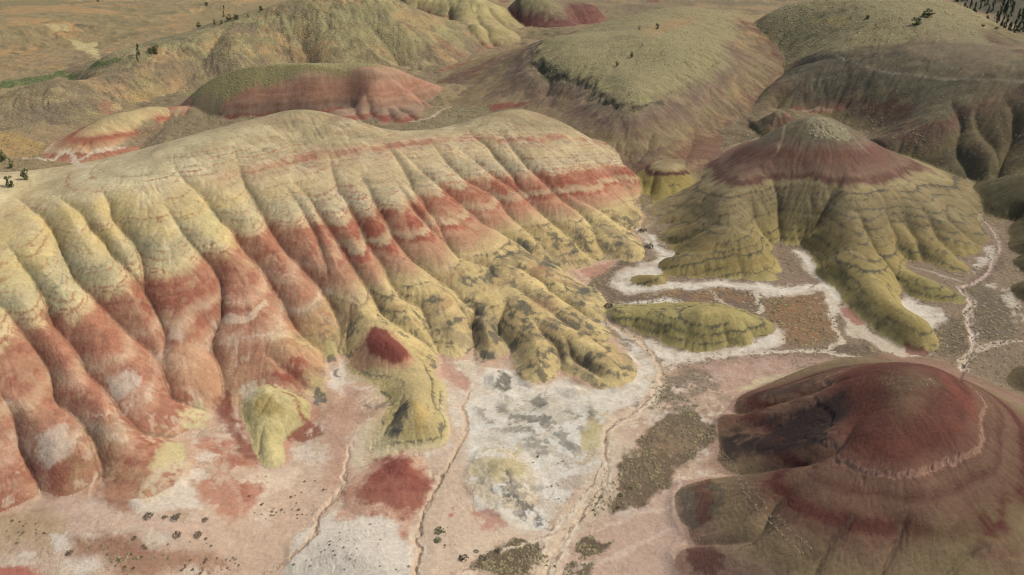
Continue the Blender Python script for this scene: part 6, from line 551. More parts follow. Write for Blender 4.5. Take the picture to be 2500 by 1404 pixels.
 {'t': 'poly', 'c': (150, 106, 88), 'pts': [(-65.89, 95.19), (-61.04, 94.4), (-54.54, 90.52), (-59.72, 91.17)], 'soft': 2, 'n': 2, 'a': 0.6, 'only': ['valley_floor']},
 {'t': 'poly', 'c': (172, 148, 112), 'pts': [(-88.75, 97.42), (-78.82, 98.3), (-71.81, 96.47), (-70.34, 92.31), (-79.77, 92.95), (-86.25, 93.06)], 'soft': 2, 'n': 3, 'a': 0.7, 'only': ['valley_floor']},
 {'t': 'poly', 'c': (206, 196, 182), 'pts': [(-72.55, 94.05), (-69.74, 94.3), (-68.08, 91.85), (-70.05, 91.12)], 'soft': 0.7, 'n': 1, 'a': 0.9, 'only': ['valley_floor']},
 {'t': 'poly', 'c': (176, 94, 76), 'pts': [(-83.81, 89.12), (-73.27, 88.26), (-66.23, 86.45), (-68.43, 83.66), (-80.32, 83.65)], 'soft': 1, 'n': 1, 'a': 0.8, 'only': ['valley_floor']},
 {'t': 'poly', 'c': (200, 182, 160), 'pts': [(-78.17, 90.16), (-71.74, 90.08), (-70.05, 89.25), (-77.48, 88.98)], 'soft': 0.7, 'n': 1, 'a': 0.7, 'only': ['valley_floor']},
 {'t': 'poly', 'c': (206, 198, 182), 'pts': [(-35.42, 90.14), (-32.7, 98.06), (-28.5, 103.9), (-22.35, 104.98), (-16.9, 100.16), (-14.93, 94.56), (-15.33, 87.0), (-34.11, 87.46)], 'soft': 1.5, 'n': 2.5, 'a': 0.95, 'veg': 0},
 {'t': 'poly', 'c': (188, 146, 118), 'pts': [(-30.84, 101.85), (-27.29, 105.05), (-18.7, 103.8), (-16.32, 101.07), (-14.93, 94.56), (-18.76, 99.02), (-25.19, 101.13)], 'soft': 1.5, 'n': 2, 'a': 0.85},
 {'t': 'poly', 'c': (150, 92, 76), 'pts': [(-28.94, 108.15), (-25.54, 111.53), (-21.77, 116.17), (-19.65, 117.18), (-17.35, 113.63), (-14.17, 107.12), (-14.73, 102.14), (-19.98, 102.97), (-25.88, 105.06)], 'soft': 2.2, 'n': 3.0, 'a': 0.95, 'ns': 5},
 {'t': 'poly', 'c': (138, 78, 66), 'pts': [(-25.11, 109.04), (-21.69, 115.59), (-19.61, 116.89), (-16.85, 112.25), (-15.58, 107.07), (-21.16, 106.61)], 'soft': 1.5, 'n': 2.5, 'a': 0.8, 'gate': (4, -0.6, 0.2, 52)},
 {'t': 'poly', 'c': (176, 122, 100), 'pts': [(-17.23, 103.03), (-15.09, 109.23), (-13.74, 99.07), (-14.19, 93.68), (-17.15, 96.9)], 'soft': 1.5, 'n': 2.5, 'a': 0.7, 'gate': (4, -0.5, 0.3, 53)},
 {'t': 'poly', 'c': (192, 160, 134), 'pts': [(-30.81, 112.13), (-25.99, 114.13), (-23.07, 114.7), (-26.64, 109.42), (-27.93, 104.64)], 'soft': 1.5, 'n': 1.5, 'a': 0.5},
 {'t': 'poly', 'c': (196, 176, 152), 'pts': [(-15.54, 100.13), (-13.7, 109.56), (-11.02, 123.69), (-8.89, 127.93), (-8.17, 114.16), (-6.98, 104.59), (0.67, 98.71), (6.08, 99.33), (-3.14, 89.43), (-14.87, 88.31)], 'soft': 2, 'n': 2, 'a': 0.8, 'only': ['valley_floor']},
 {'t': 'poly', 'c': (172, 118, 100), 'pts': [(-6.91, 103.09), (-4.13, 102.7), (-0.67, 99.36), (-4.67, 98.05)], 'soft': 1, 'n': 1.3, 'a': 0.7, 'only': ['valley_floor']},
 {'t': 'poly', 'c': (166, 104, 84), 'pts': [(-10.6, 101.76), (-9.46, 102.11), (-9.53, 101.09), (-10.32, 100.74)], 'soft': 0.3, 'n': 0.4, 'a': 0.8},
 {'t': 'poly', 'c': (166, 104, 84), 'pts': [(-10.38, 103.46), (-9.43, 103.79), (-9.64, 102.71)], 'soft': 0.3, 'n': 0.4, 'a': 0.7},
 {'t': 'poly', 'c': (186, 160, 140), 'pts': [(10.3, 101.44), (21.76, 104.92), (28.23, 110.01), (27.86, 100.42), (24.77, 90.52), (5.72, 90.63)], 'soft': 2, 'n': 2.5, 'a': 0.95, 'veg': 0, 'only': ['valley_floor']},
 {'t': 'poly', 'c': (196, 170, 146), 'pts': [(12.14, 91.06), (16.98, 99.81), (21.88, 105.78), (28.02, 108.92), (27.78, 103.8), (21.39, 102.25), (14.7, 91.11)], 'soft': 2, 'n': 2.5, 'a': 0.5, 'gate': (4, -0.3, 0.3, 20), 'only': ['valley_floor']},
 {'t': 'poly', 'c': (110, 94, 74), 'pts': [(13.65, 104.29), (17.68, 112.62), (22.39, 120.31), (26.51, 126.87), (32.63, 133.9), (37.03, 131.0), (38.5, 123.41), (33.92, 116.49), (29.8, 114.52), (26.68, 109.3), (21.76, 104.92), (16.01, 103.52)], 'soft': 1.2, 'n': 2.2, 'a': 0.95, 'gate': (7, -1.1, -0.3, 21), 'veg': 0.7, 'only': ['valley_floor']},
 {'t': 'poly', 'c': (150, 126, 100), 'pts': [(28.13, 126.9), (35.41, 131.09), (38.12, 125.09), (31.18, 117.83), (24.75, 115.56)], 'soft': 3, 'n': 3, 'a': 0.5, 'gate': (4, -0.1, 0.4, 22), 'only': ['valley_floor']},
 {'t': 'poly', 'c': (98, 86, 68), 'pts': [(-7.48, 88.84), (-4.5, 92.84), (-0.66, 96.05), (4.67, 97.45), (5.6, 95.49), (1.9, 90.22)], 'soft': 5, 'n': 3, 'a': 0.57, 'veg': 1, 'only': ['valley_floor'], 'gate': (1.6, -0.1, 0.3, 97)},
 {'t': 'poly', 'c': (98, 86, 68), 'pts': [(-7.48, 88.84), (-4.5, 92.84), (-0.66, 96.05), (4.67, 97.45), (5.6, 95.49), (1.9, 90.22)], 'soft': 0.8, 'n': 2.0999999999999996, 'a': 0.95, 'veg': 1, 'only': ['valley_floor']},
 {'t': 'poly', 'c': (96, 84, 68), 'pts': [(10.25, 95.87), (11.82, 98.93), (14.27, 99.83), (15.79, 98.15), (15.19, 95.63), (12.43, 94.31)], 'soft': 5, 'n': 3, 'a': 0.57, 'veg': 1, 'only': ['valley_floor'], 'gate': (1.6, -0.1, 0.3, 99)},
 {'t': 'poly', 'c': (96, 84, 68), 'pts': [(10.25, 95.87), (11.82, 98.93), (14.27, 99.83), (15.79, 98.15), (15.19, 95.63), (12.43, 94.31)], 'soft': 0.6, 'n': 1.5, 'a': 0.95, 'veg': 1, 'only': ['valley_floor']},
 {'t': 'poly', 'c': (104, 90, 74), 'pts': [(7.65, 90.86), (9.74, 93.38), (13.01, 93.51), (12.14, 91.06)], 'soft': 5, 'n': 3, 'a': 0.54, 'veg': 1, 'only': ['valley_floor'], 'gate': (1.6, -0.1, 0.3, 101)},
 {'t': 'poly', 'c': (104, 90, 74), 'pts': [(7.65, 90.86), (9.74, 93.38), (13.01, 93.51), (12.14, 91.06)], 'soft': 0.8, 'n': 1.5, 'a': 0.9, 'veg': 1, 'only': ['valley_floor']},
 {'t': 'poly', 'c': (180, 142, 122), 'pts': [(-16.6, 152.8), (-14.5, 149.6), (-11.7, 147.3), (-8.9, 144.5), (-9.4, 138.0), (-13.0, 140.7), (-15.2, 146.3)], 'soft': 0.8, 'n': 1, 'a': 0.9, 'only': ['valley_floor']},
 {'t': 'poly', 'c': (176, 132, 110), 'pts': [(19.2, 196.8), (24.1, 200.3), (28.9, 202.0), (26.0, 196.4), (20.0, 192.6)], 'soft': 0.8, 'n': 1, 'a': 0.9, 'off': ['striped_cone']},
 {'t': 'poly', 'c': (184, 146, 122), 'pts': [(-34.78, 137.9), (-31.56, 133.95), (-30.6, 123.57), (-30.26, 113.1), (-32.12, 107.9), (-35.03, 118.33), (-36.18, 127.99)], 'soft': 2, 'n': 2, 'a': 0.8, 'only': ['valley_floor']},
 {'t': 'poly', 'c': (192, 180, 150), 'pts': [(-29.02, 123.54), (-26.42, 127.12), (-26.96, 120.35), (-27.47, 114.1), (-29.33, 116.2)], 'soft': 1.2, 'n': 1.6, 'a': 0.7},
 {'t': 'line', 'c': (196, 174, 146), 'pts': [(22.72, 170.95), (24.86, 167.29), (29.93, 161.03), (32.52, 153.39), (32.13, 144.67), (29.76, 136.8), (25.69, 132.29), (20.23, 128.15), (18.02, 124.15), (17.02, 116.93), (16.75, 110.67), (13.38, 105.23), (10.24, 100.54), (7.28, 96.08), (5.08, 90.57)], 'w': 1.0, 'soft': 0.7, 'n': 0.8, 'a': 0.9, 'dig': 0.25, 'off': ['striped_cone', 'painted_ridge', 'red_mound']},
 {'t': 'line', 'c': (202, 184, 158), 'pts': [(30.8, 143.05), (28.55, 134.56), (22.84, 129.52), (18.96, 124.1), (17.25, 116.92), (15.93, 109.74), (11.82, 103.35), (8.04, 97.84), (5.08, 90.57)], 'w': 2.2, 'soft': 2.5, 'n': 2.0, 'a': 0.75, 'gate': (2.5, -0.6, 0.1, 60), 'off': ['striped_cone', 'painted_ridge', 'red_mound']},
 {'t': 'line', 'c': (204, 188, 164), 'pts': [(17.06, 113.71), (13.38, 105.23), (8.76, 98.73), (5.08, 90.57)], 'w': 3.2, 'soft': 3, 'n': 2.0, 'a': 0.7, 'gate': (2, -0.4, 0.2, 61), 'off': ['striped_cone', 'painted_ridge', 'red_mound']},
 {'t': 'line', 'c': (200, 180, 154), 'pts': [(17.8, 113.69), (13.45, 106.07), (9.55, 100.49), (6.61, 96.0), (4.44, 90.5)], 'w': 2.2, 'soft': 1.2, 'n': 1.2, 'a': 0.7, 'off': ['striped_cone', 'painted_ridge', 'red_mound']},
 {'t': 'line', 'c': (126, 104, 84), 'pts': [(31.49, 142.98), (28.96, 136.07), (24.25, 130.83), (19.37, 126.22), (17.52, 120.95), (16.92, 113.71), (14.62, 107.37), (11.03, 101.98), (7.86, 96.98), (5.59, 90.62)], 'w': 0.13, 'soft': 0.25, 'n': 0.7, 'a': 0.75, 'gate': (4, -0.7, 0.1, 111), 'off': ['striped_cone', 'painted_ridge', 'red_mound']},
 {'t': 'line', 'c': (214, 200, 178), 'pts': [(31.92, 142.4), (29.37, 135.44), (24.65, 130.24), (19.78, 125.62), (17.93, 120.42), (17.31, 113.26), (15.02, 107.0), (11.41, 101.63), (8.24, 96.67), (5.96, 90.33)], 'w': 0.3, 'soft': 0.4, 'n': 0.9, 'a': 0.8, 'gate': (4, -0.5, 0.2, 112), 'off': ['striped_cone', 'painted_ridge', 'red_mound']},
 {'t': 'line', 'c': (126, 104, 84), 'pts': [(30.3, 140.02), (26.74, 133.74), (21.48, 128.39), (18.5, 124.16), (17.59, 115.86), (15.93, 109.74), (12.46, 104.29), (9.1, 98.75), (6.36, 90.7)], 'w': 0.13, 'soft': 0.25, 'n': 0.7, 'a': 0.75, 'gate': (4, -0.7, 0.1, 113), 'off': ['striped_cone', 'painted_ridge', 'red_mound']},
 {'t': 'line', 'c': (214, 200, 178), 'pts': [(30.72, 139.41), (27.17, 133.22), (21.91, 127.93), (18.9, 123.55), (18.0, 115.44), (16.32, 109.35), (12.85, 103.93), (9.48, 98.41), (6.73, 90.43)], 'w': 0.3, 'soft': 0.4, 'n': 0.9, 'a': 0.8, 'gate': (4, -0.5, 0.2, 114), 'off': ['striped_cone', 'painted_ridge', 'red_mound']},
 {'t': 'line', 'c': (126, 104, 84), 'pts': [(16.54, 115.87), (14.29, 110.84), (10.55, 105.14), (6.81, 100.3), (4.75, 95.83), (3.17, 90.37)], 'w': 0.13, 'soft': 0.25, 'n': 0.7, 'a': 0.75, 'gate': (4, -0.7, 0.1, 115), 'off': ['striped_cone', 'painted_ridge', 'red_mound']},
 {'t': 'line', 'c': (214, 200, 178), 'pts': [(16.94, 115.42), (14.69, 110.42), (10.95, 104.77), (7.2, 99.98), (5.14, 95.53), (3.54, 90.09)], 'w': 0.3, 'soft': 0.4, 'n': 0.9, 'a': 0.8, 'gate': (4, -0.5, 0.2, 116), 'off': ['striped_cone', 'painted_ridge', 'red_mound']},
 {'t': 'line', 'c': (126, 104, 84), 'pts': [(10.26, 100.98), (5.37, 98.35), (0.66, 96.24), (-3.89, 93.78), (-8.09, 88.75)], 'w': 0.13, 'soft': 0.25, 'n': 0.7, 'a': 0.75, 'gate': (4, -0.7, 0.1, 117), 'off': ['striped_cone', 'painted_ridge', 'red_mound']},
 {'t': 'line', 'c': (214, 200, 178), 'pts': [(10.65, 100.66), (5.76, 98.07), (1.06, 95.96), (-3.49, 93.53), (-7.71, 88.49)], 'w': 0.3, 'soft': 0.4, 'n': 0.9, 'a': 0.8, 'gate': (4, -0.5, 0.2, 118), 'off': ['striped_cone', 'painted_ridge', 'red_mound']},
 {'t': 'line', 'c': (150, 122, 100), 'pts': [(-2.68, 98.32), (-5.4, 99.82), (-6.98, 104.59), (-6.11, 109.31)], 'w': 0.12, 'soft': 0.25, 'n': 0.6, 'a': 0.6, 'off': ['striped_cone', 'painted_ridge', 'red_mound']},
 {'t': 'line', 'c': (196, 174, 146), 'pts': [(-8.64, 139.76), (-10.0, 133.29), (-8.89, 127.93), (-10.02, 120.11), (-11.52, 114.2), (-13.5, 107.38), (-14.97, 101.11), (-15.03, 95.44), (-14.33, 91.97), (-14.87, 88.31)], 'w': 0.6, 'soft': 0.5, 'n': 0.6, 'a': 0.9, 'dig': 0.3, 'off': ['striped_cone', 'painted_ridge', 'red_mound']},
 {'t': 'line', 'c': (120, 100, 84), 'pts': [(-9.72, 120.14), (-11.29, 114.2), (-13.29, 107.43), (-14.76, 101.11), (-14.83, 95.45), (-14.14, 91.98), (-14.69, 88.35)], 'w': 0.16, 'soft': 0.2, 'n': 0.6, 'a': 0.8, 'off': ['striped_cone', 'painted_ridge', 'red_mound']},
 {'t': 'line', 'c': (200, 176, 150), 'pts': [(-30.64, 119.35), (-29.89, 113.09), (-29.98, 107.9), (-32.46, 102.94), (-32.01, 97.97), (-34.38, 93.93), (-38.51, 89.98)], 'w': 0.7, 'soft': 0.5, 'n': 0.6, 'a': 0.95, 'dig': 0.3, 'off': ['striped_cone', 'painted_ridge', 'red_mound']},
 {'t': 'line', 'c': (110, 92, 76), 'pts': [(-29.81, 113.09), (-29.65, 107.34), (-32.15, 102.46), (-31.68, 97.72), (-34.06, 93.72), (-38.14, 90.01)], 'w': 0.14, 'soft': 0.2, 'n': 0.7, 'a': 0.7, 'off': ['striped_cone', 'painted_ridge', 'red_mound']},
 {'t': 'line', 'c': (202, 190, 170), 'pts': [(33.7, 149.8), (41.8, 153.4), (51.2, 154.1), (60.7, 154.6), (69.1, 154.8), (74.8, 152.5), (80.6, 149.4), (82.9, 146.7)], 'w': 0.8, 'soft': 0.5, 'n': 0.6, 'a': 0.9, 'dig': 0.2, 'off': ['striped_cone', 'painted_ridge', 'red_mound']},
 {'t': 'line', 'c': (196, 178, 160), 'pts': [(81.46, 120.93), (97.84, 145.71), (103.44, 152.88), (107.95, 159.74), (109.27, 165.1), (111.92, 170.85), (115.04, 174.91), (115.95, 181.16), (115.9, 183.19)], 'w': 0.9, 'soft': 0.6, 'n': 0.6, 'a': 0.95, 'dig': 0.5, 'off': ['striped_cone', 'red_mound']},
 {'t': 'line', 'c': (190, 172, 152), 'pts': [(99.8, 150.0), (107.0, 154.4), (113.7, 156.5), (123.9, 158.0)], 'w': 0.9, 'soft': 0.6, 'n': 0.7, 'a': 0.9, 'dig': 0.3, 'off': ['striped_cone', 'painted_ridge', 'red_mound']},
 {'t': 'line', 'c': (186, 166, 150), 'pts': [(115.7, 182.8), (121.7, 185.9), (128.8, 192.1), (133.4, 198.5), (139.3, 206.0), (143.6, 214.7), (146.4, 225.7), (146.5, 228.4)], 'w': 0.6, 'soft': 0.5, 'n': 0.5, 'a': 0.9, 'dig': 0.4, 'off': ['right_dark_hill']},
 {'t': 'line', 'c': (192, 180, 158), 'pts': [(52.0, 184.2), (53.3, 178.4), (55.4, 174.5)], 'w': 0.5, 'soft': 0.4, 'n': 0.6, 'a': 0.9, 'off': ['striped_cone', 'yellow_knoll', 'painted_ridge', 'yellow_spur']},
 {'t': 'line', 'c': (200, 190, 170), 'pts': [(63.5, 185.4), (62.7, 178.7), (61.7, 171.5)], 'w': 0.9, 'soft': 0.6, 'n': 1.0, 'a': 0.9, 'off': ['striped_cone', 'yellow_knoll', 'painted_ridge', 'yellow_spur']},
 {'t': 'line', 'c': (200, 186, 164), 'pts': [(81.5, 184.7), (80.4, 175.9), (77.8, 168.1), (77.0, 160.9), (76.5, 158.3), (71.4, 154.8)], 'w': 0.8, 'soft': 0.5, 'n': 0.7, 'a': 0.9, 'off': ['striped_cone', 'yellow_knoll', 'painted_ridge', 'yellow_spur']},
 {'t': 'line', 'c': (196, 182, 160), 'pts': [(62.3, 163.5), (63.0, 159.2), (61.3, 156.7)], 'w': 0.6, 'soft': 0.5, 'n': 0.6, 'a': 0.8, 'off': ['striped_cone', 'yellow_knoll', 'painted_ridge', 'yellow_spur']},
 {'t': 'line', 'c': (180, 160, 130), 'pts': [(41.7, 242.9), (38.9, 227.6), (40.4, 221.2), (41.6, 216.3)], 'w': 0.8, 'soft': 0.6, 'n': 0.5, 'a': 0.8, 'off': ['striped_cone', 'painted_ridge']},
 {'t': 'line', 'c': (186, 160, 136), 'pts': [(-57.79, 121.68), (-53.2, 116.74), (-48.99, 108.23), (-45.02, 101.96), (-44.23, 96.98), (-40.57, 92.99)], 'w': 0.5, 'soft': 0.5, 'n': 0.6, 'a': 0.5, 'off': ['striped_cone', 'painted_ridge', 'red_mound']},
 {'t': 'line', 'c': (204, 176, 152), 'pts': [(-70.6, 106.92), (-70.51, 104.55), (-69.85, 101.59)], 'w': 0.35, 'soft': 0.4, 'n': 0.4, 'a': 0.8},
 {'t': 'line', 'c': (200, 170, 150), 'pts': [(-13.1, 142.3), (-11.1, 137.8), (-8.5, 135.9)], 'w': 0.4, 'soft': 0.4, 'n': 0.4, 'a': 0.7, 'off': ['striped_cone', 'painted_ridge', 'red_mound']},
 {'t': 'line', 'c': (200, 180, 160), 'pts': [(30.31, 113.3), (27.29, 104.86), (21.64, 104.05), (15.04, 100.72), (10.18, 99.69)], 'w': 0.5, 'soft': 0.4, 'n': 0.6, 'a': 0.7, 'off': ['striped_cone', 'painted_ridge', 'red_mound']},
 {'t': 'line', 'c': (204, 184, 164), 'pts': [(26.49, 100.08), (19.23, 96.3), (11.66, 93.02), (7.02, 91.09)], 'w': 0.5, 'soft': 0.4, 'n': 0.6, 'a': 0.6, 'off': ['striped_cone', 'painted_ridge', 'red_mound']},
 {'t': 'poly', 'c': (200, 178, 112), 'pts': [(-111.4, 169.1), (-98.1, 169.7), (-82.2, 172.0), (-75.6, 165.0), (-81.3, 157.6), (-86.4, 162.1), (-85.2, 148.9), (-94.7, 152.6), (-102.9, 158.1)], 'soft': 4, 'n': 5, 'a': 0.5, 'gate': (7, -0.4, 0.2, 63), 'only': ['painted_ridge', 'red_capped_mound']},
 {'t': 'poly', 'c': (202, 184, 118), 'pts': [(-70.7, 169.7), (-65.8, 170.0), (-59.7, 160.5), (-62.5, 158.4), (-68.4, 161.5)], 'soft': 3, 'n': 3, 'a': 0.5, 'gate': (5, -0.4, 0.2, 64), 'only': ['painted_ridge', 'red_capped_mound']},
 {'t': 'poly', 'c': (198, 180, 116), 'pts': [(-118.7, 163.0), (-106.9, 157.4), (-98.0, 146.4), (-95.1, 136.9), (-101.9, 138.3)], 'soft': 4, 'n': 5, 'a': 0.4, 'only': ['painted_ridge', 'red_capped_mound']},
 {'t': 'poly', 'c': (132, 74, 62), 'pts': [(-31.5, 148.0), (-30.3, 150.8), (-27.7, 149.7), (-23.1, 144.9), (-21.8, 143.6), (-22.8, 141.4), (-27.0, 141.1), (-29.6, 143.2)], 'soft': 0.6, 'n': 0.8, 'a': 1},
 {'t': 'poly', 'c': (176, 122, 98), 'pts': [(-35.2, 144.2), (-32.5, 148.5), (-31.0, 150.8), (-26.1, 150.6), (-21.1, 145.3), (-20.1, 143.2), (-22.2, 139.6), (-28.1, 139.4), (-32.8, 141.3)], 'soft': 1, 'n': 1, 'a': 0.55},
 {'t': 'poly', 'c': (124, 68, 58), 'pts': [(-31.8, 147.9), (-30.5, 150.8), (-27.3, 150.1), (-23.1, 145.5), (-21.5, 143.9), (-22.8, 141.2), (-27.2, 140.9), (-30.2, 143.3)], 'soft': 0.8, 'n': 0.7, 'a': 0.95},
 {'t': 'poly', 'c': (200, 186, 166), 'pts': [(-76.01, 124.81), (-72.55, 127.97), (-70.36, 125.69), (-70.84, 122.86), (-73.85, 122.64)], 'soft': 1, 'n': 1.3, 'a': 0.75, 'only': ['painted_ridge', 'red_capped_mound']},
 {'t': 'poly', 'c': (194, 178, 158), 'pts': [(-82.72, 111.23), (-79.05, 113.48), (-76.6, 112.45), (-75.72, 108.63), (-79.36, 106.99), (-81.58, 108.98)], 'soft': 1.2, 'n': 1.4, 'a': 0.8, 'only': ['painted_ridge', 'red_capped_mound']},
 {'t': 'poly', 'c': (198, 184, 150), 'pts': [(-61.36, 101.91), (-59.19, 106.74), (-58.15, 110.93), (-55.67, 109.69), (-56.17, 103.82), (-59.39, 100.16)], 'soft': 1.6, 'n': 2.2, 'a': 0.8, 'gate': (2, -0.7, 0, 433)},
 {'t': 'poly', 'c': (196, 186, 134), 'pts': [(-62.4, 114.69), (-58.74, 117.96), (-56.99, 111.48), (-59.57, 107.7), (-61.6, 106.08)], 'soft': 1.2, 'n': 1.5, 'a': 0.8, 'only': ['painted_ridge', 'red_capped_mound']},
 {'t': 'poly', 'c': (196, 186, 138), 'pts': [(-62.4, 122.64), (-61.71, 127.01), (-59.52, 127.0), (-57.76, 124.25), (-57.8, 120.57), (-60.38, 119.61)], 'soft': 1, 'n': 1.2, 'a': 0.85, 'gate': (1.6, -0.8, -0.1, 432)},
 {'t': 'poly', 'c': (188, 148, 112), 'pts': [(-68.63, 132.28), (-66.34, 135.91), (-62.74, 138.81), (-59.55, 136.44), (-57.96, 130.76), (-59.8, 128.27), (-64.94, 128.08)], 'soft': 2, 'n': 2, 'a': 0.7, 'only': ['painted_ridge', 'red_capped_mound']},
 {'t': 'poly', 'c': (206, 184, 158), 'pts': [(-70.5, 138.6), (-69.2, 140.3), (-66.8, 140.3), (-66.8, 137.6), (-69.2, 137.3)], 'soft': 0.8, 'n': 1, 'a': 0.7, 'only': ['painted_ridge', 'red_capped_mound']},
 {'t': 'poly', 'c': (206, 188, 160), 'pts': [(-61.8, 147.1), (-56.3, 146.6), (-53.6, 152.8), (-52.8, 151.3), (-55.1, 145.3), (-60.0, 144.3)], 'soft': 0.5, 'n': 0.8, 'a': 0.7, 'only': ['painted_ridge', 'red_capped_mound']},
 {'t': 'poly', 'c': (190, 148, 112), 'pts': [(-59.8, 139.7), (-54.3, 137.6), (-46.2, 138.3), (-41.8, 147.5), (-38.9, 141.7), (-45.7, 135.6), (-55.2, 133.9), (-58.5, 133.8)], 'soft': 2, 'n': 2, 'a': 0.6, 'only': ['painted_ridge', 'red_capped_mound']},
 {'t': 'poly', 'c': (144, 78, 62), 'pts': [(-48.9, 135.0), (-46.1, 137.7), (-44.1, 140.3), (-42.8, 139.7), (-41.4, 138.2), (-42.7, 136.4), (-46.3, 134.1)], 'soft': 1, 'n': 1.4, 'a': 0.85, 'gate': (2, -1, -0.2, 451)},
 {'t': 'poly', 'c': (186, 172, 118), 'pts': [(-41.0, 148.2), (-39.1, 149.8), (-36.4, 142.1), (-35.8, 138.6), (-39.2, 143.2)], 'soft': 0.6, 'n': 0.8, 'a': 0.9, 'only': ['painted_ridge', 'red_capped_mound']},
 {'t': 'poly', 'c': (84, 84, 76), 'pts': [(-40.2, 145.9), (-38.8, 146.7), (-37.9, 144.6), (-39.4, 143.9)], 'soft': 0.4, 'n': 0.6, 'a': 0.7},
 {'t': 'poly', 'c': (84, 84, 76), 'pts': [(-38.3, 141.1), (-37.2, 141.9), (-35.7, 139.0), (-36.8, 138.9)], 'soft': 0.4, 'n': 0.6, 'a': 0.7},
 {'t': 'poly', 'c': (196, 178, 118), 'pts': [(-37.2, 133.4), (-39.0, 138.1), (-41.0, 136.3), (-42.2, 133.9), (-38.4, 131.2)], 'soft': 1, 'n': 1, 'a': 0.5},
 {'t': 'poly', 'c': (90, 90, 84), 'pts': [(-40.2, 133.9), (-38.7, 134.9), (-37.1, 132.9), (-37.4, 130.1), (-39.5, 130.4)], 'soft': 0.6, 'n': 1, 'a': 0.8, 'gate': (2, -0.5, 0.1, 23)},
 {'t': 'poly', 'c': (126, 76, 62), 'pts': [(-57.54, 132.54), (-55.43, 132.22), (-53.8, 127.4), (-51.38, 123.31), (-49.32, 119.44), (-46.09, 114.34), (-48.64, 116.11), (-52.9, 121.81), (-55.65, 127.26)], 'soft': 1.6, 'n': 1.5, 'a': 0.85, 'gate': (2, -0.8, -0.1, 434)},
 {'t': 'poly', 'c': (134, 80, 66), 'pts': [(-58.33, 128.04), (-56.21, 131.39), (-53.96, 126.32), (-50.82, 120.95), (-47.35, 116.79), (-48.48, 115.57), (-53.32, 121.7), (-57.06, 126.15)], 'soft': 1, 'n': 1, 'a': 0.8},
 {'t': 'poly', 'c': (134, 76, 62), 'pts': [(-50.41, 134.52), (-45.93, 132.64), (-40.92, 128.07), (-37.32, 125.72), (-36.29, 122.58), (-39.49, 121.12), (-41.69, 120.79), (-42.65, 121.8), (-39.64, 125.53), (-42.54, 128.79), (-46.54, 132.05)], 'soft': 0.9, 'n': 1.3, 'a': 0.85, 'gate': (1.6, -0.9, -0.1, 452)},
 {'t': 'poly', 'c': (162, 144, 84), 'pts': [(-48.96, 129.45), (-45.28, 127.28), (-43.94, 124.74), (-46.79, 123.8), (-50.14, 126.04)], 'soft': 0.8, 'n': 1, 'a': 0.8},
 {'t': 'poly', 'c': (200, 192, 166), 'pts': [(-54.48, 132.67), (-51.63, 134.47), (-49.47, 131.14), (-52.06, 128.35)], 'soft': 0.6, 'n': 0.8, 'a': 0.6},
 {'t': 'poly', 'c': (190, 164, 92), 'pts': [(-19.83, 127.12), (-18.23, 127.16), (-16.04, 124.55), (-16.19, 121.41), (-17.71, 121.42), (-19.03, 123.45)], 'soft': 0.7, 'n': 0.8, 'a': 0.7},
 {'t': 'poly', 'c': (80, 82, 80), 'pts': [(-22.83, 127.49), (-21.32, 128.89), (-20.08, 129.05), (-20.05, 125.49), (-20.85, 121.95), (-21.42, 119.65), (-22.69, 120.82)], 'soft': 0.6, 'n': 0.9, 'a': 0.8, 'gate': (2, -0.6, 0, 24)},
 {'t': 'poly', 'c': (84, 86, 82), 'pts': [(-15.42, 129.88), (-14.28, 130.27), (-12.92, 123.3), (-13.28, 120.64), (-14.13, 122.3)], 'soft': 0.4, 'n': 0.6, 'a': 0.7, 'gate': (1.5, -0.2, 0.3, 25)},
 {'t': 'poly', 'c': (92, 92, 86), 'pts': [(-29.4, 130.68), (-23.96, 133.09), (-23.31, 131.21), (-28.3, 128.88)], 'soft': 0.5, 'n': 1, 'a': 0.6, 'gate': (2, -0.4, 0.1, 26)},
 {'t': 'poly', 'c': (86, 86, 78), 'pts': [(-21.0, 163.2), (-18.3, 165.0), (-15.9, 165.0), (-17.2, 162.3), (-20.0, 162.0)], 'soft': 0.7, 'n': 1.2, 'a': 0.8, 'gate': (3, -0.7, 0, 168)},
 {'t': 'poly', 'c': (86, 86, 78), 'pts': [(-14.2, 159.5), (-11.5, 162.1), (-11.8, 159.5), (-15.0, 157.9)], 'soft': 0.7, 'n': 1.2, 'a': 0.8, 'gate': (3, -0.7, 0, 169)},
 {'t': 'poly', 'c': (86, 86, 78), 'pts': [(0.0, 169.1), (3.9, 167.3), (6.7, 162.4), (2.9, 162.0), (0.0, 165.6)], 'soft': 0.7, 'n': 1.2, 'a': 0.8, 'gate': (3, -0.7, 0, 170)},
 {'t': 'poly', 'c': (86, 86, 78), 'pts': [(-7.4, 154.2), (-4.6, 153.0), (-3.2, 152.0), (-6.4, 149.3), (-8.2, 150.9)], 'soft': 0.7, 'n': 1.2, 'a': 0.8, 'gate': (3, -0.7, 0, 171)},
 {'t': 'poly', 'c': (86, 86, 78), 'pts': [(-5.7, 181.8), (-3.9, 180.5), (-3.6, 178.5), (-7.1, 174.5)], 'soft': 0.7, 'n': 1.2, 'a': 0.8, 'gate': (3, -0.7, 0, 172)},
 {'t': 'poly', 'c': (86, 86, 78), 'pts': [(1.1, 190.8), (3.4, 199.4), (3.9, 198.0), (0.5, 187.3), (-4.2, 183.0), (-3.7, 184.5)], 'soft': 0.7, 'n': 1.2, 'a': 0.8, 'gate': (3, -0.7, 0, 173)},
 {'t': 'poly', 'c': (86, 86, 78), 'pts': [(10.1, 196.3), (13.0, 197.2), (11.4, 188.4), (6.4, 185.2)], 'soft': 0.7, 'n': 1.2, 'a': 0.8, 'gate': (3, -0.7, 0, 174)},
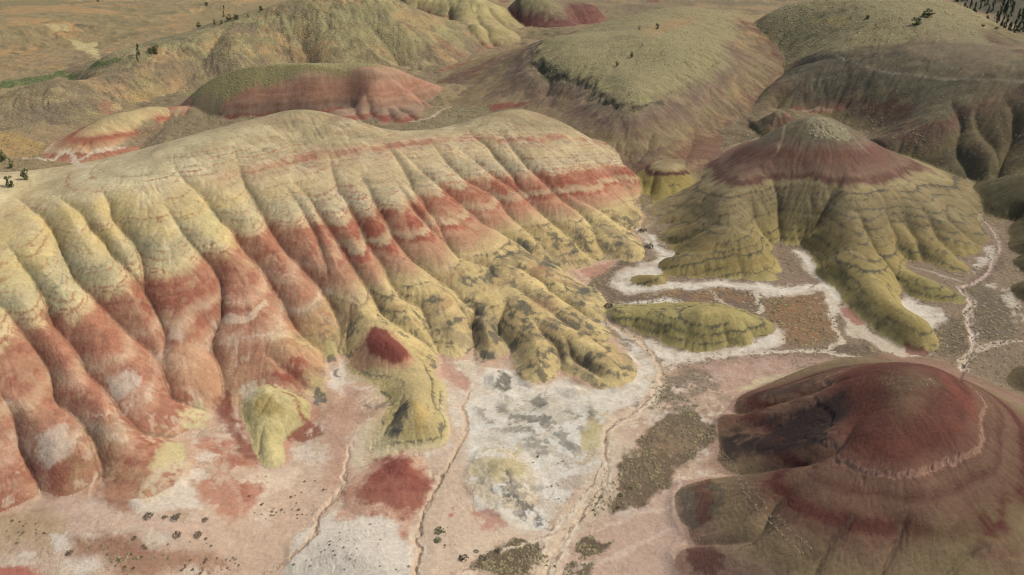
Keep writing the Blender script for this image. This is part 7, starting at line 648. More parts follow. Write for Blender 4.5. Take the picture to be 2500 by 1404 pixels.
 {'t': 'poly', 'c': (86, 86, 78), 'pts': [(18.6, 182.7), (21.2, 187.0), (19.2, 178.2), (15.3, 174.2)], 'soft': 0.7, 'n': 1.2, 'a': 0.8, 'gate': (3, -0.7, 0, 175)},
 {'t': 'poly', 'c': (86, 86, 78), 'pts': [(13.6, 164.7), (16.3, 161.5), (14.4, 161.3), (10.4, 159.9)], 'soft': 0.7, 'n': 1.2, 'a': 0.8, 'gate': (3, -0.7, 0, 176)},
 {'t': 'poly', 'c': (86, 86, 78), 'pts': [(-6.6, 159.9), (-3.4, 161.6), (-1.9, 157.7), (-3.7, 154.6), (-5.6, 156.8)], 'soft': 0.7, 'n': 1.2, 'a': 0.8, 'gate': (3, -0.7, 0, 177)},
 {'t': 'poly', 'c': (86, 86, 78), 'pts': [(-1.8, 148.6), (0.0, 144.4), (-1.3, 139.5), (-3.9, 140.1)], 'soft': 0.7, 'n': 1.2, 'a': 0.8, 'gate': (3, -0.7, 0, 178)},
 {'t': 'poly', 'c': (86, 86, 78), 'pts': [(14.2, 159.0), (18.4, 162.4), (19.2, 160.8), (14.8, 154.9)], 'soft': 0.7, 'n': 1.2, 'a': 0.8, 'gate': (3, -0.7, 0, 179)},
 {'t': 'poly', 'c': (86, 86, 78), 'pts': [(20.7, 156.9), (22.6, 155.9), (20.6, 148.1)], 'soft': 0.7, 'n': 1.2, 'a': 0.8, 'gate': (3, -0.7, 0, 180)},
 {'t': 'poly', 'c': (86, 86, 78), 'pts': [(22.4, 147.4), (24.6, 146.6), (23.4, 144.7)], 'soft': 0.7, 'n': 1.2, 'a': 0.8, 'gate': (3, -0.7, 0, 181)},
 {'t': 'poly', 'c': (84, 86, 74), 'pts': [(15.8, 182.3), (20.8, 188.8), (23.4, 172.9), (20.1, 170.6), (15.2, 173.4)], 'soft': 2, 'n': 2, 'a': 0.35, 'gate': (5, -0.2, 0.3, 28), 'only': ['painted_ridge', 'red_capped_mound']},
 {'t': 'poly', 'c': (146, 140, 112), 'pts': [(93.2, 246.6), (97.0, 250.6), (99.7, 248.9), (104.0, 245.7), (107.8, 242.3), (103.2, 238.6), (94.4, 239.3), (92.7, 242.4)], 'soft': 0.8, 'n': 1, 'a': 0.9, 'veg': 1, 'only': ['striped_cone']},
 {'t': 'line', 'c': (158, 140, 106), 'pts': [(109.9, 308.0), (86.9, 246.9), (85.1, 243.3), (83.1, 238.9)], 'w': 0.5, 'soft': 0.35, 'n': 0.3, 'a': 0.9},
 {'t': 'poly', 'c': (84, 86, 70), 'pts': [(86.5, 199.9), (87.5, 188.8), (87.1, 178.6), (86.4, 165.8), (87.1, 162.6), (84.2, 164.4), (84.5, 178.8)], 'soft': 2, 'n': 2, 'a': 0.55, 'gate': (4, -0.5, 0.1, 29), 'only': ['striped_cone']},
 {'t': 'poly', 'c': (122, 72, 60), 'pts': [(89.6, 157.3), (92.2, 154.7), (95.3, 154.2), (93.5, 152.7), (88.9, 151.4)], 'soft': 0.6, 'n': 1, 'a': 0.8},
 {'t': 'poly', 'c': (120, 84, 70), 'pts': [(117.2, 252.5), (117.4, 239.1), (121.0, 233.9), (116.7, 230.6), (110.6, 236.2)], 'soft': 2, 'n': 2, 'a': 0.5},
 {'t': 'poly', 'c': (147, 139, 99), 'pts': [(11.9, 387.5), (19.0, 368.6), (34.4, 351.5), (42.7, 314.8), (45.4, 306.1), (65.5, 322.8), (82.6, 338.7), (108.2, 394.3), (285.0, 1050.6), (157.0, 1026.7), (20.7, 409.3)], 'soft': 9, 'n': 7, 'a': 0.9, 'veg': 0.75, 'only': ['grassy_dome']},
 {'t': 'poly', 'c': (160, 132, 92), 'pts': [(64.8, 415.8), (80.4, 434.0), (99.7, 443.6), (82.1, 407.6), (66.0, 396.7)], 'soft': 3, 'n': 4, 'a': 0.7, 'only': ['grassy_dome']},
 {'t': 'poly', 'c': (126, 116, 90), 'pts': [(25.9, 393.5), (53.7, 426.9), (74.5, 424.2), (61.6, 393.5), (33.1, 383.7)], 'soft': 4, 'n': 4, 'a': 0.5, 'gate': (12, -0.2, 0.3, 30), 'only': ['grassy_dome']},
 {'t': 'poly', 'c': (76, 76, 62), 'pts': [(11.9, 386.4), (18.4, 378.4), (19.0, 368.6), (29.4, 357.2), (34.4, 351.2), (41.5, 318.3), (44.8, 305.1), (40.5, 308.8), (35.7, 344.5), (27.5, 354.5), (15.1, 365.9), (11.8, 383.0)], 'soft': 1, 'n': 1.6, 'a': 0.75, 'gate': (3, -0.6, 0.1, 31), 'veg': 0.5, 'only': ['grassy_dome']},
 {'t': 'poly', 'c': (116, 100, 84), 'pts': [(-40.5, 369.7), (-32.4, 419.1), (9.9, 388.7), (11.3, 364.9), (0.0, 362.4), (-19.5, 373.8)], 'soft': 4, 'n': 4, 'a': 0.5, 'gate': (14, -0.3, 0.3, 32), 'veg': 0.4, 'only': ['grassy_dome']},
 {'t': 'poly', 'c': (132, 66, 58), 'pts': [(-12.1, 356.4), (-3.7, 356.0), (9.1, 349.6), (1.8, 347.9), (-9.1, 348.5)], 'soft': 1, 'n': 1.2, 'a': 0.7, 'only': ['grassy_dome']},
 {'t': 'poly', 'c': (144, 136, 96), 'pts': [(285.0, 1050.6), (582.9, 1094.1), (462.9, 768.9), (194.9, 334.3), (175.6, 354.2), (148.1, 364.0), (139.2, 389.6), (124.2, 407.5), (111.7, 408.8)], 'soft': 4, 'n': 5, 'a': 0.85, 'veg': 1, 'only': ['grassy_slope']},
 {'t': 'poly', 'c': (120, 106, 84), 'pts': [(241.2, 806.5), (256.7, 817.3), (134.1, 436.3), (112.6, 403.6), (117.7, 424.8)], 'soft': 3, 'n': 4, 'a': 0.6, 'only': ['grassy_slope']},
 {'t': 'poly', 'c': (160, 134, 90), 'pts': [(108.2, 394.3), (125.2, 437.1), (150.5, 422.5), (139.9, 426.7), (121.5, 413.4), (101.7, 357.8), (101.8, 334.3), (97.6, 348.2)], 'soft': 2, 'n': 4, 'a': 0.6, 'gate': (10, -0.3, 0.3, 33), 'veg': 0.6, 'only': ['grassy_slope', 'grassy_dome']},
 {'t': 'poly', 'c': (156, 138, 80), 'pts': [(156.4, 423.2), (163.4, 403.3), (164.7, 386.1), (156.4, 404.4)], 'soft': 3, 'n': 4, 'a': 0.6, 'only': ['grassy_slope']},
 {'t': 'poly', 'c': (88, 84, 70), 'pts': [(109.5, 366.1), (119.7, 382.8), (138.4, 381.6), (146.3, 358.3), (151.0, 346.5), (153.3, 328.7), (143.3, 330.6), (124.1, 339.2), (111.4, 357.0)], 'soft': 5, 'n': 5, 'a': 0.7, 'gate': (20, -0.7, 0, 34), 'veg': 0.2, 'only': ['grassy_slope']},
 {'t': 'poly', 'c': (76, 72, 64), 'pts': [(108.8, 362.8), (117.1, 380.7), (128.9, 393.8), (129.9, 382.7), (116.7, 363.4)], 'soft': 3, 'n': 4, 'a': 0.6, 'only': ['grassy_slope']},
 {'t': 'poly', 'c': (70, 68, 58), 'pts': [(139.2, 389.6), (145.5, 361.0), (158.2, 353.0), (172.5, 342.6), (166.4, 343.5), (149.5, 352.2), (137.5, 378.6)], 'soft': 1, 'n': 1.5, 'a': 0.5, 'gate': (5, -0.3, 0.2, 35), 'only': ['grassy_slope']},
 {'t': 'poly', 'c': (128, 110, 86), 'pts': [(139.5, 328.1), (148.8, 323.5), (150.5, 299.8), (153.1, 269.8), (149.1, 253.0), (129.5, 243.2), (139.6, 297.4)], 'soft': 4, 'n': 4, 'a': 0.7, 'gate': (8, -0.4, 0.2, 36), 'veg': 0.7, 'only': ['grassy_slope']},
 {'t': 'poly', 'c': (138, 122, 96), 'pts': [(168.4, 348.8), (193.8, 367.9), (201.9, 331.8), (190.0, 295.3), (179.7, 303.0), (169.9, 332.1)], 'soft': 5, 'n': 6, 'a': 0.5, 'veg': 0.3, 'only': ['grassy_slope']},
 {'t': 'line', 'c': (146, 136, 114), 'pts': [(145.8, 362.0), (149.3, 351.6), (153.2, 343.1), (159.1, 332.5), (166.2, 322.6), (173.3, 310.9), (181.0, 299.6), (193.8, 286.4)], 'w': 0.55, 'soft': 0.4, 'n': 0.6, 'a': 0.8},
 {'t': 'line', 'c': (126, 118, 96), 'pts': [(131.7, 349.2), (144.3, 346.0), (154.1, 340.9)], 'w': 0.4, 'soft': 0.35, 'n': 0.6, 'a': 0.6},
 {'t': 'poly', 'c': (150, 104, 84), 'pts': [(111.0, 335.3), (123.6, 336.9), (137.5, 332.4), (142.4, 327.4), (131.0, 332.6), (109.7, 310.7)], 'soft': 1, 'n': 1.5, 'a': 0.8, 'only': ['grassy_slope']},
 {'t': 'poly', 'c': (178, 160, 130), 'pts': [(119.8, 335.6), (131.5, 334.6), (140.2, 330.4), (131.3, 333.4)], 'soft': 0.5, 'n': 0.8, 'a': 0.7, 'only': ['grassy_slope']},
 {'t': 'poly', 'c': (142, 136, 90), 'pts': [(-164.6, 380.2), (-171.3, 409.0), (-143.6, 432.0), (-91.7, 449.3), (-59.9, 364.6), (-74.1, 359.0), (-101.3, 355.9), (-119.6, 354.8), (-124.9, 352.1), (-132.6, 352.3), (-147.7, 363.3)], 'soft': 4, 'n': 4, 'a': 0.95, 'veg': 0.55, 'only': ['mesa_ridge']},
 {'t': 'poly', 'c': (142, 132, 96), 'pts': [(-144.0, 336.4), (-147.2, 361.8), (-135.7, 357.5), (-128.8, 352.9), (-136.7, 345.7), (-87.1, 198.8)], 'soft': 2, 'n': 2, 'a': 0.8, 'only': ['mesa_ridge']},
 {'t': 'poly', 'c': (118, 116, 96), 'pts': [(-88.4, 202.0), (-139.4, 338.1), (-132.9, 354.0), (-129.7, 352.4), (-133.2, 330.9), (-85.4, 194.4)], 'soft': 1, 'n': 1, 'a': 0.5, 'only': ['mesa_ridge']},
 {'t': 'poly', 'c': (168, 132, 92), 'pts': [(-153.4, 470.3), (-121.7, 475.6), (-104.7, 459.8), (-87.3, 362.3), (-127.7, 457.0)], 'soft': 4, 'n': 6, 'a': 0.5, 'gate': (12, -0.1, 0.3, 37), 'only': ['grassy_ridge']},
 {'t': 'poly', 'c': (122, 108, 88), 'pts': [(-189.4, 410.7), (-168.3, 427.3), (-128.8, 362.0), (-169.9, 410.8), (-174.5, 395.4)], 'soft': 4, 'n': 5, 'a': 0.6, 'veg': 0.8, 'only': ['grassy_ridge']},
 {'t': 'poly', 'c': (160, 144, 104), 'pts': [(-117.3, 362.6), (-135.1, 449.5), (-128.4, 448.4), (-112.4, 448.4), (-88.7, 359.6), (-101.8, 359.5)], 'soft': 3, 'n': 4, 'a': 0.7, 'only': ['grassy_ridge']},
 {'t': 'poly', 'c': (156, 110, 86), 'pts': [(-193.2, 362.0), (-190.0, 371.2), (-180.0, 360.9), (-186.2, 353.8)], 'soft': 2, 'n': 3, 'a': 0.7, 'only': ['grassy_ridge']},
 {'t': 'poly', 'c': (186, 162, 112), 'pts': [(-188.4, 367.5), (-186.6, 371.8), (-179.3, 359.4), (-163.3, 324.2)], 'soft': 0.8, 'n': 1, 'a': 0.8, 'only': ['grassy_ridge']},
 {'t': 'poly', 'c': (116, 104, 86), 'pts': [(-223.7, 340.1), (-212.2, 353.0), (-193.7, 359.0), (-188.7, 340.1), (-200.7, 323.1)], 'soft': 4, 'n': 5, 'a': 0.6, 'gate': (12, -0.5, 0.2, 38), 'only': ['grassy_ridge']},
 {'t': 'poly', 'c': (176, 148, 90), 'pts': [(-184.9, 382.0), (-180.8, 386.5), (-177.8, 383.0), (-180.6, 375.6)], 'soft': 1.5, 'n': 2, 'a': 0.7, 'only': ['grassy_ridge']},
 {'t': 'poly', 'c': (186, 174, 122), 'pts': [(-316.7, 580.1), (-298.8, 578.4), (-217.8, 431.6), (-272.2, 518.0), (-300.0, 556.9)], 'soft': 2, 'n': 3, 'a': 0.9},
 {'t': 'poly', 'c': (178, 166, 120), 'pts': [(-341.6, 597.5), (-331.6, 607.1), (-322.2, 591.3), (-332.5, 590.2)], 'soft': 2, 'n': 3, 'a': 0.8},
 {'t': 'poly', 'c': (168, 136, 92), 'pts': [(-465.8, 750.7), (-363.0, 695.8), (-308.2, 649.4), (-339.1, 616.4), (-360.9, 574.9)], 'soft': 6, 'n': 10, 'a': 0.7, 'gate': (30, -0.4, 0.2, 39)},
 {'t': 'poly', 'c': (128, 122, 84), 'pts': [(-524.3, 846.7), (-440.3, 815.4), (-393.0, 719.3), (-441.5, 710.6)], 'soft': 5, 'n': 8, 'a': 0.7, 'veg': 1},
 {'t': 'poly', 'c': (136, 122, 86), 'pts': [(-274.2, 659.8), (-260.4, 758.7), (-256.8, 944.6), (-107.1, 503.6), (-146.5, 480.7), (-187.7, 484.8)], 'soft': 5, 'n': 8, 'a': 0.6, 'veg': 0.9},
 {'t': 'poly', 'c': (144, 104, 82), 'pts': [(-48.0, 500.6), (-35.3, 496.8), (-27.9, 498.7), (-32.2, 485.8), (-47.1, 490.4)], 'soft': 2, 'n': 3, 'a': 0.7, 'only': ['grassy_ridge']},
 {'t': 'poly', 'c': (150, 96, 78), 'pts': [(-37.8, 461.5), (-22.6, 492.0), (-29.9, 448.9), (-44.9, 436.2)], 'soft': 3, 'n': 3, 'a': 0.6},
 {'t': 'poly', 'c': (108, 90, 68), 'pts': [(66.98, 121.3), (69.87, 120.02), (75.43, 117.9), (75.8, 115.48), (71.1, 111.7), (66.94, 113.36), (66.18, 117.76)], 'soft': 2.5, 'n': 2.5, 'a': 0.6, 'gate': (3, -0.6, 0.2, 65), 'veg': 0.5, 'only': ['red_mound']},
 {'t': 'poly', 'c': (50, 42, 42), 'pts': [(38.85, 123.29), (47.07, 124.7), (54.72, 123.49), (61.04, 121.7), (60.47, 115.58), (54.28, 108.87), (49.46, 111.53), (44.27, 114.34), (37.66, 116.54)], 'soft': 3, 'n': 2.0, 'a': 0.9, 'gate': (4, -1.1, 0.1, 40), 'only': ['red_mound']},  # spur flank: its shade painted in along with dark clay
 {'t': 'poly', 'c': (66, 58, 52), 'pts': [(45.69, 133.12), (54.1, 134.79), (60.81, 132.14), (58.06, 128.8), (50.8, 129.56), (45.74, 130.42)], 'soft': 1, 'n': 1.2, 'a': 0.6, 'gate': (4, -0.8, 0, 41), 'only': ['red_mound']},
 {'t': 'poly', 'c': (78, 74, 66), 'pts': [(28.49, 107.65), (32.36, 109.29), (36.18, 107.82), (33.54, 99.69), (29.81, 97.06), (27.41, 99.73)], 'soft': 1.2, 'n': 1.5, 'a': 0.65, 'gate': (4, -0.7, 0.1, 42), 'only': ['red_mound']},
 {'t': 'poly', 'c': (96, 56, 50), 'pts': [(32.36, 109.29), (35.22, 112.14), (33.88, 102.59), (31.87, 97.83), (30.78, 100.24)], 'soft': 0.8, 'n': 1.2, 'a': 0.6, 'only': ['red_mound']},
 {'t': 'poly', 'c': (92, 54, 48), 'pts': [(28.63, 94.5), (31.78, 94.48), (32.89, 89.07), (30.4, 88.44), (27.8, 90.42)], 'soft': 0.8, 'n': 1.2, 'a': 0.7, 'only': ['red_mound']},
 {'t': 'poly', 'c': (150, 122, 94), 'pts': [(29.36, 112.18), (31.89, 113.81), (34.87, 113.95), (32.32, 112.26), (29.4, 108.68)], 'soft': 0.6, 'n': 0.8, 'a': 0.6, 'only': ['red_mound']},
 {'t': 'poly', 'c': (130, 74, 60), 'pts': [(77.33, 123.0), (79.52, 119.69), (80.6, 114.14), (79.57, 109.74), (78.18, 112.41), (76.6, 117.18)], 'soft': 1, 'n': 1.2, 'a': 0.5, 'only': ['red_mound']},
 {'t': 'line', 'c': (88, 72, 60), 'pts': [(60.35, 94.35), (57.99, 89.9), (54.52, 86.0), (52.6, 82.41)], 'w': 0.22, 'soft': 0.25, 'n': 0.5, 'a': 0.7, 'only': ['red_mound']},
 {'t': 'line', 'c': (88, 72, 60), 'pts': [(52.44, 92.77), (47.89, 89.44), (44.36, 85.45)], 'w': 0.22, 'soft': 0.25, 'n': 0.5, 'a': 0.7, 'only': ['red_mound']},
 {'t': 'line', 'c': (88, 72, 60), 'pts': [(45.2, 94.87), (39.88, 93.01), (34.53, 91.06)], 'w': 0.22, 'soft': 0.25, 'n': 0.5, 'a': 0.7, 'only': ['red_mound']},
 {'t': 'line', 'c': (88, 72, 60), 'pts': [(70.94, 88.32), (66.18, 86.99), (62.81, 84.45)], 'w': 0.22, 'soft': 0.25, 'n': 0.5, 'a': 0.7, 'only': ['red_mound']},
 {'t': 'poly', 'c': (136, 126, 88), 'pts': [(60.56, 88.21), (73.53, 93.67), (86.33, 99.61), (76.5, 82.34), (49.76, 82.56), (55.62, 85.85)], 'soft': 12, 'n': 8, 'a': 0.55, 'gate': (8, -0.5, 0.3, 440), 'only': ['red_mound']},
 {'t': 'poly', 'c': (86, 104, 58), 'pts': [(-280.4, 368.9), (-281.3, 435.3), (-275.1, 448.0), (-263.3, 465.8), (-211.9, 418.5), (-195.9, 419.5), (-211.5, 412.1), (-257.0, 453.2), (-261.7, 424.5), (-270.4, 416.9), (-269.8, 353.6)], 'soft': 2, 'n': 2.5, 'a': 0.95, 'veg': 0.7}]
TREES = [
 (-196.2, 423.0, 5.94, 2.77, 'cone', 'tall narrow juniper, left one of the pair beside the green valley strip'),
 (-193.5, 414.3, 3.11, 1.75, 'cone', 'short young juniper standing just below the tall narrow one'),
 (-188.6, 426.2, 4.75, 4.75, 'round', 'broad round juniper, right one of the pair in the far valley'),
 (-192.3, 427.5, 2.19, 2.79, 'round', 'low bushy juniper half hidden beside the broad round one'),
 (-187.6, 488.9, 3.55, 2.88, 'round', 'round juniper at the left end of the row along the distant slope'),
 (-173.5, 476.4, 3.22, 1.72, 'cone', 'slim pointed juniper second from the left in the distant row'),
 (-168.8, 474.7, 2.13, 2.35, 'round', 'small squat juniper between the slim one and the wide clump'),
 (-165.0, 479.0, 3.64, 4.29, 'round', 'wide dark juniper, left half of the merged clump in the distant row'),
 (-161.3, 478.9, 3.21, 3.63, 'round', 'wide dark juniper, right half of the merged clump in the distant row'),
 (-246.3, 701.1, 5.34, 2.83, 'cone', 'pointed juniper standing above the wide clump on the distant slope'),
 (-259.8, 742.3, 3.99, 2.33, 'cone', 'small thin juniper higher up the distant slope, near the top edge'),
 (-284.3, 767.1, 3.46, 4.15, 'round', 'small dark juniper near the top edge, left of the thin one'),
 (-149.9, 491.1, 3.04, 2.82, 'round', 'lone dark juniper on the skyline slope right of the distant row'),
 (-154.9, 481.2, 1.92, 1.28, 'cone', 'tiny pointed juniper between the wide clump and the lone skyline one'),
 (-384.3, 767.4, 2.54, 2.9, 'round', 'tiny dark juniper at the top edge over the tan plain'),
 (-190.6, 283.7, 4.43, 3.84, 'round', 'bushy juniper at the left edge behind the cream crest, farthest back of four'),
 (-183.8, 278.1, 3.47, 2.17, 'round', 'slim juniper with a long shadow, second of the four at the left edge'),
 (-118.3, 182.9, 2.84, 2.27, 'round', 'rounded dark green juniper with a strong shadow, rightmost of the four at the left edge'),
 (-119.0, 177.2, 2.51, 2.23, 'pale', 'yellow green juniper just over the cream crest at the left edge'),
 (54.7, 367.1, 2.84, 1.58, 'round', 'upper one of two small junipers on the grassy dome'),
 (46.9, 357.4, 2.15, 1.69, 'round', 'lower left one of two small junipers on the grassy dome'),
 (73.7, 413.8, 2.67, 2.14, 'round', 'dark juniper at the top of the tan bare patch on the dome'),
 (64.5, 412.2, 2.12, 2.12, 'bare', 'grey leafless shrubby tree on the tan bare patch of the dome'),
 (168.9, 389.5, 2.15, 2.15, 'round', 'small juniper with a long shadow on the upper right slope'),
 (183.2, 370.4, 3.32, 4.2, 'round', 'wide juniper, lower of two on the upper right shoulder'),
 (193.3, 381.1, 3.61, 5.06, 'round', 'wide flat topped juniper, upper of two on the upper right shoulder'),
 (212.9, 369.0, 1.26, 1.98, 'round', 'low dark bush below the skyline of the upper right shoulder'),
 (220.3, 370.3, 1.28, 2.19, 'round', 'low dark bush farthest right on the upper right shoulder')]
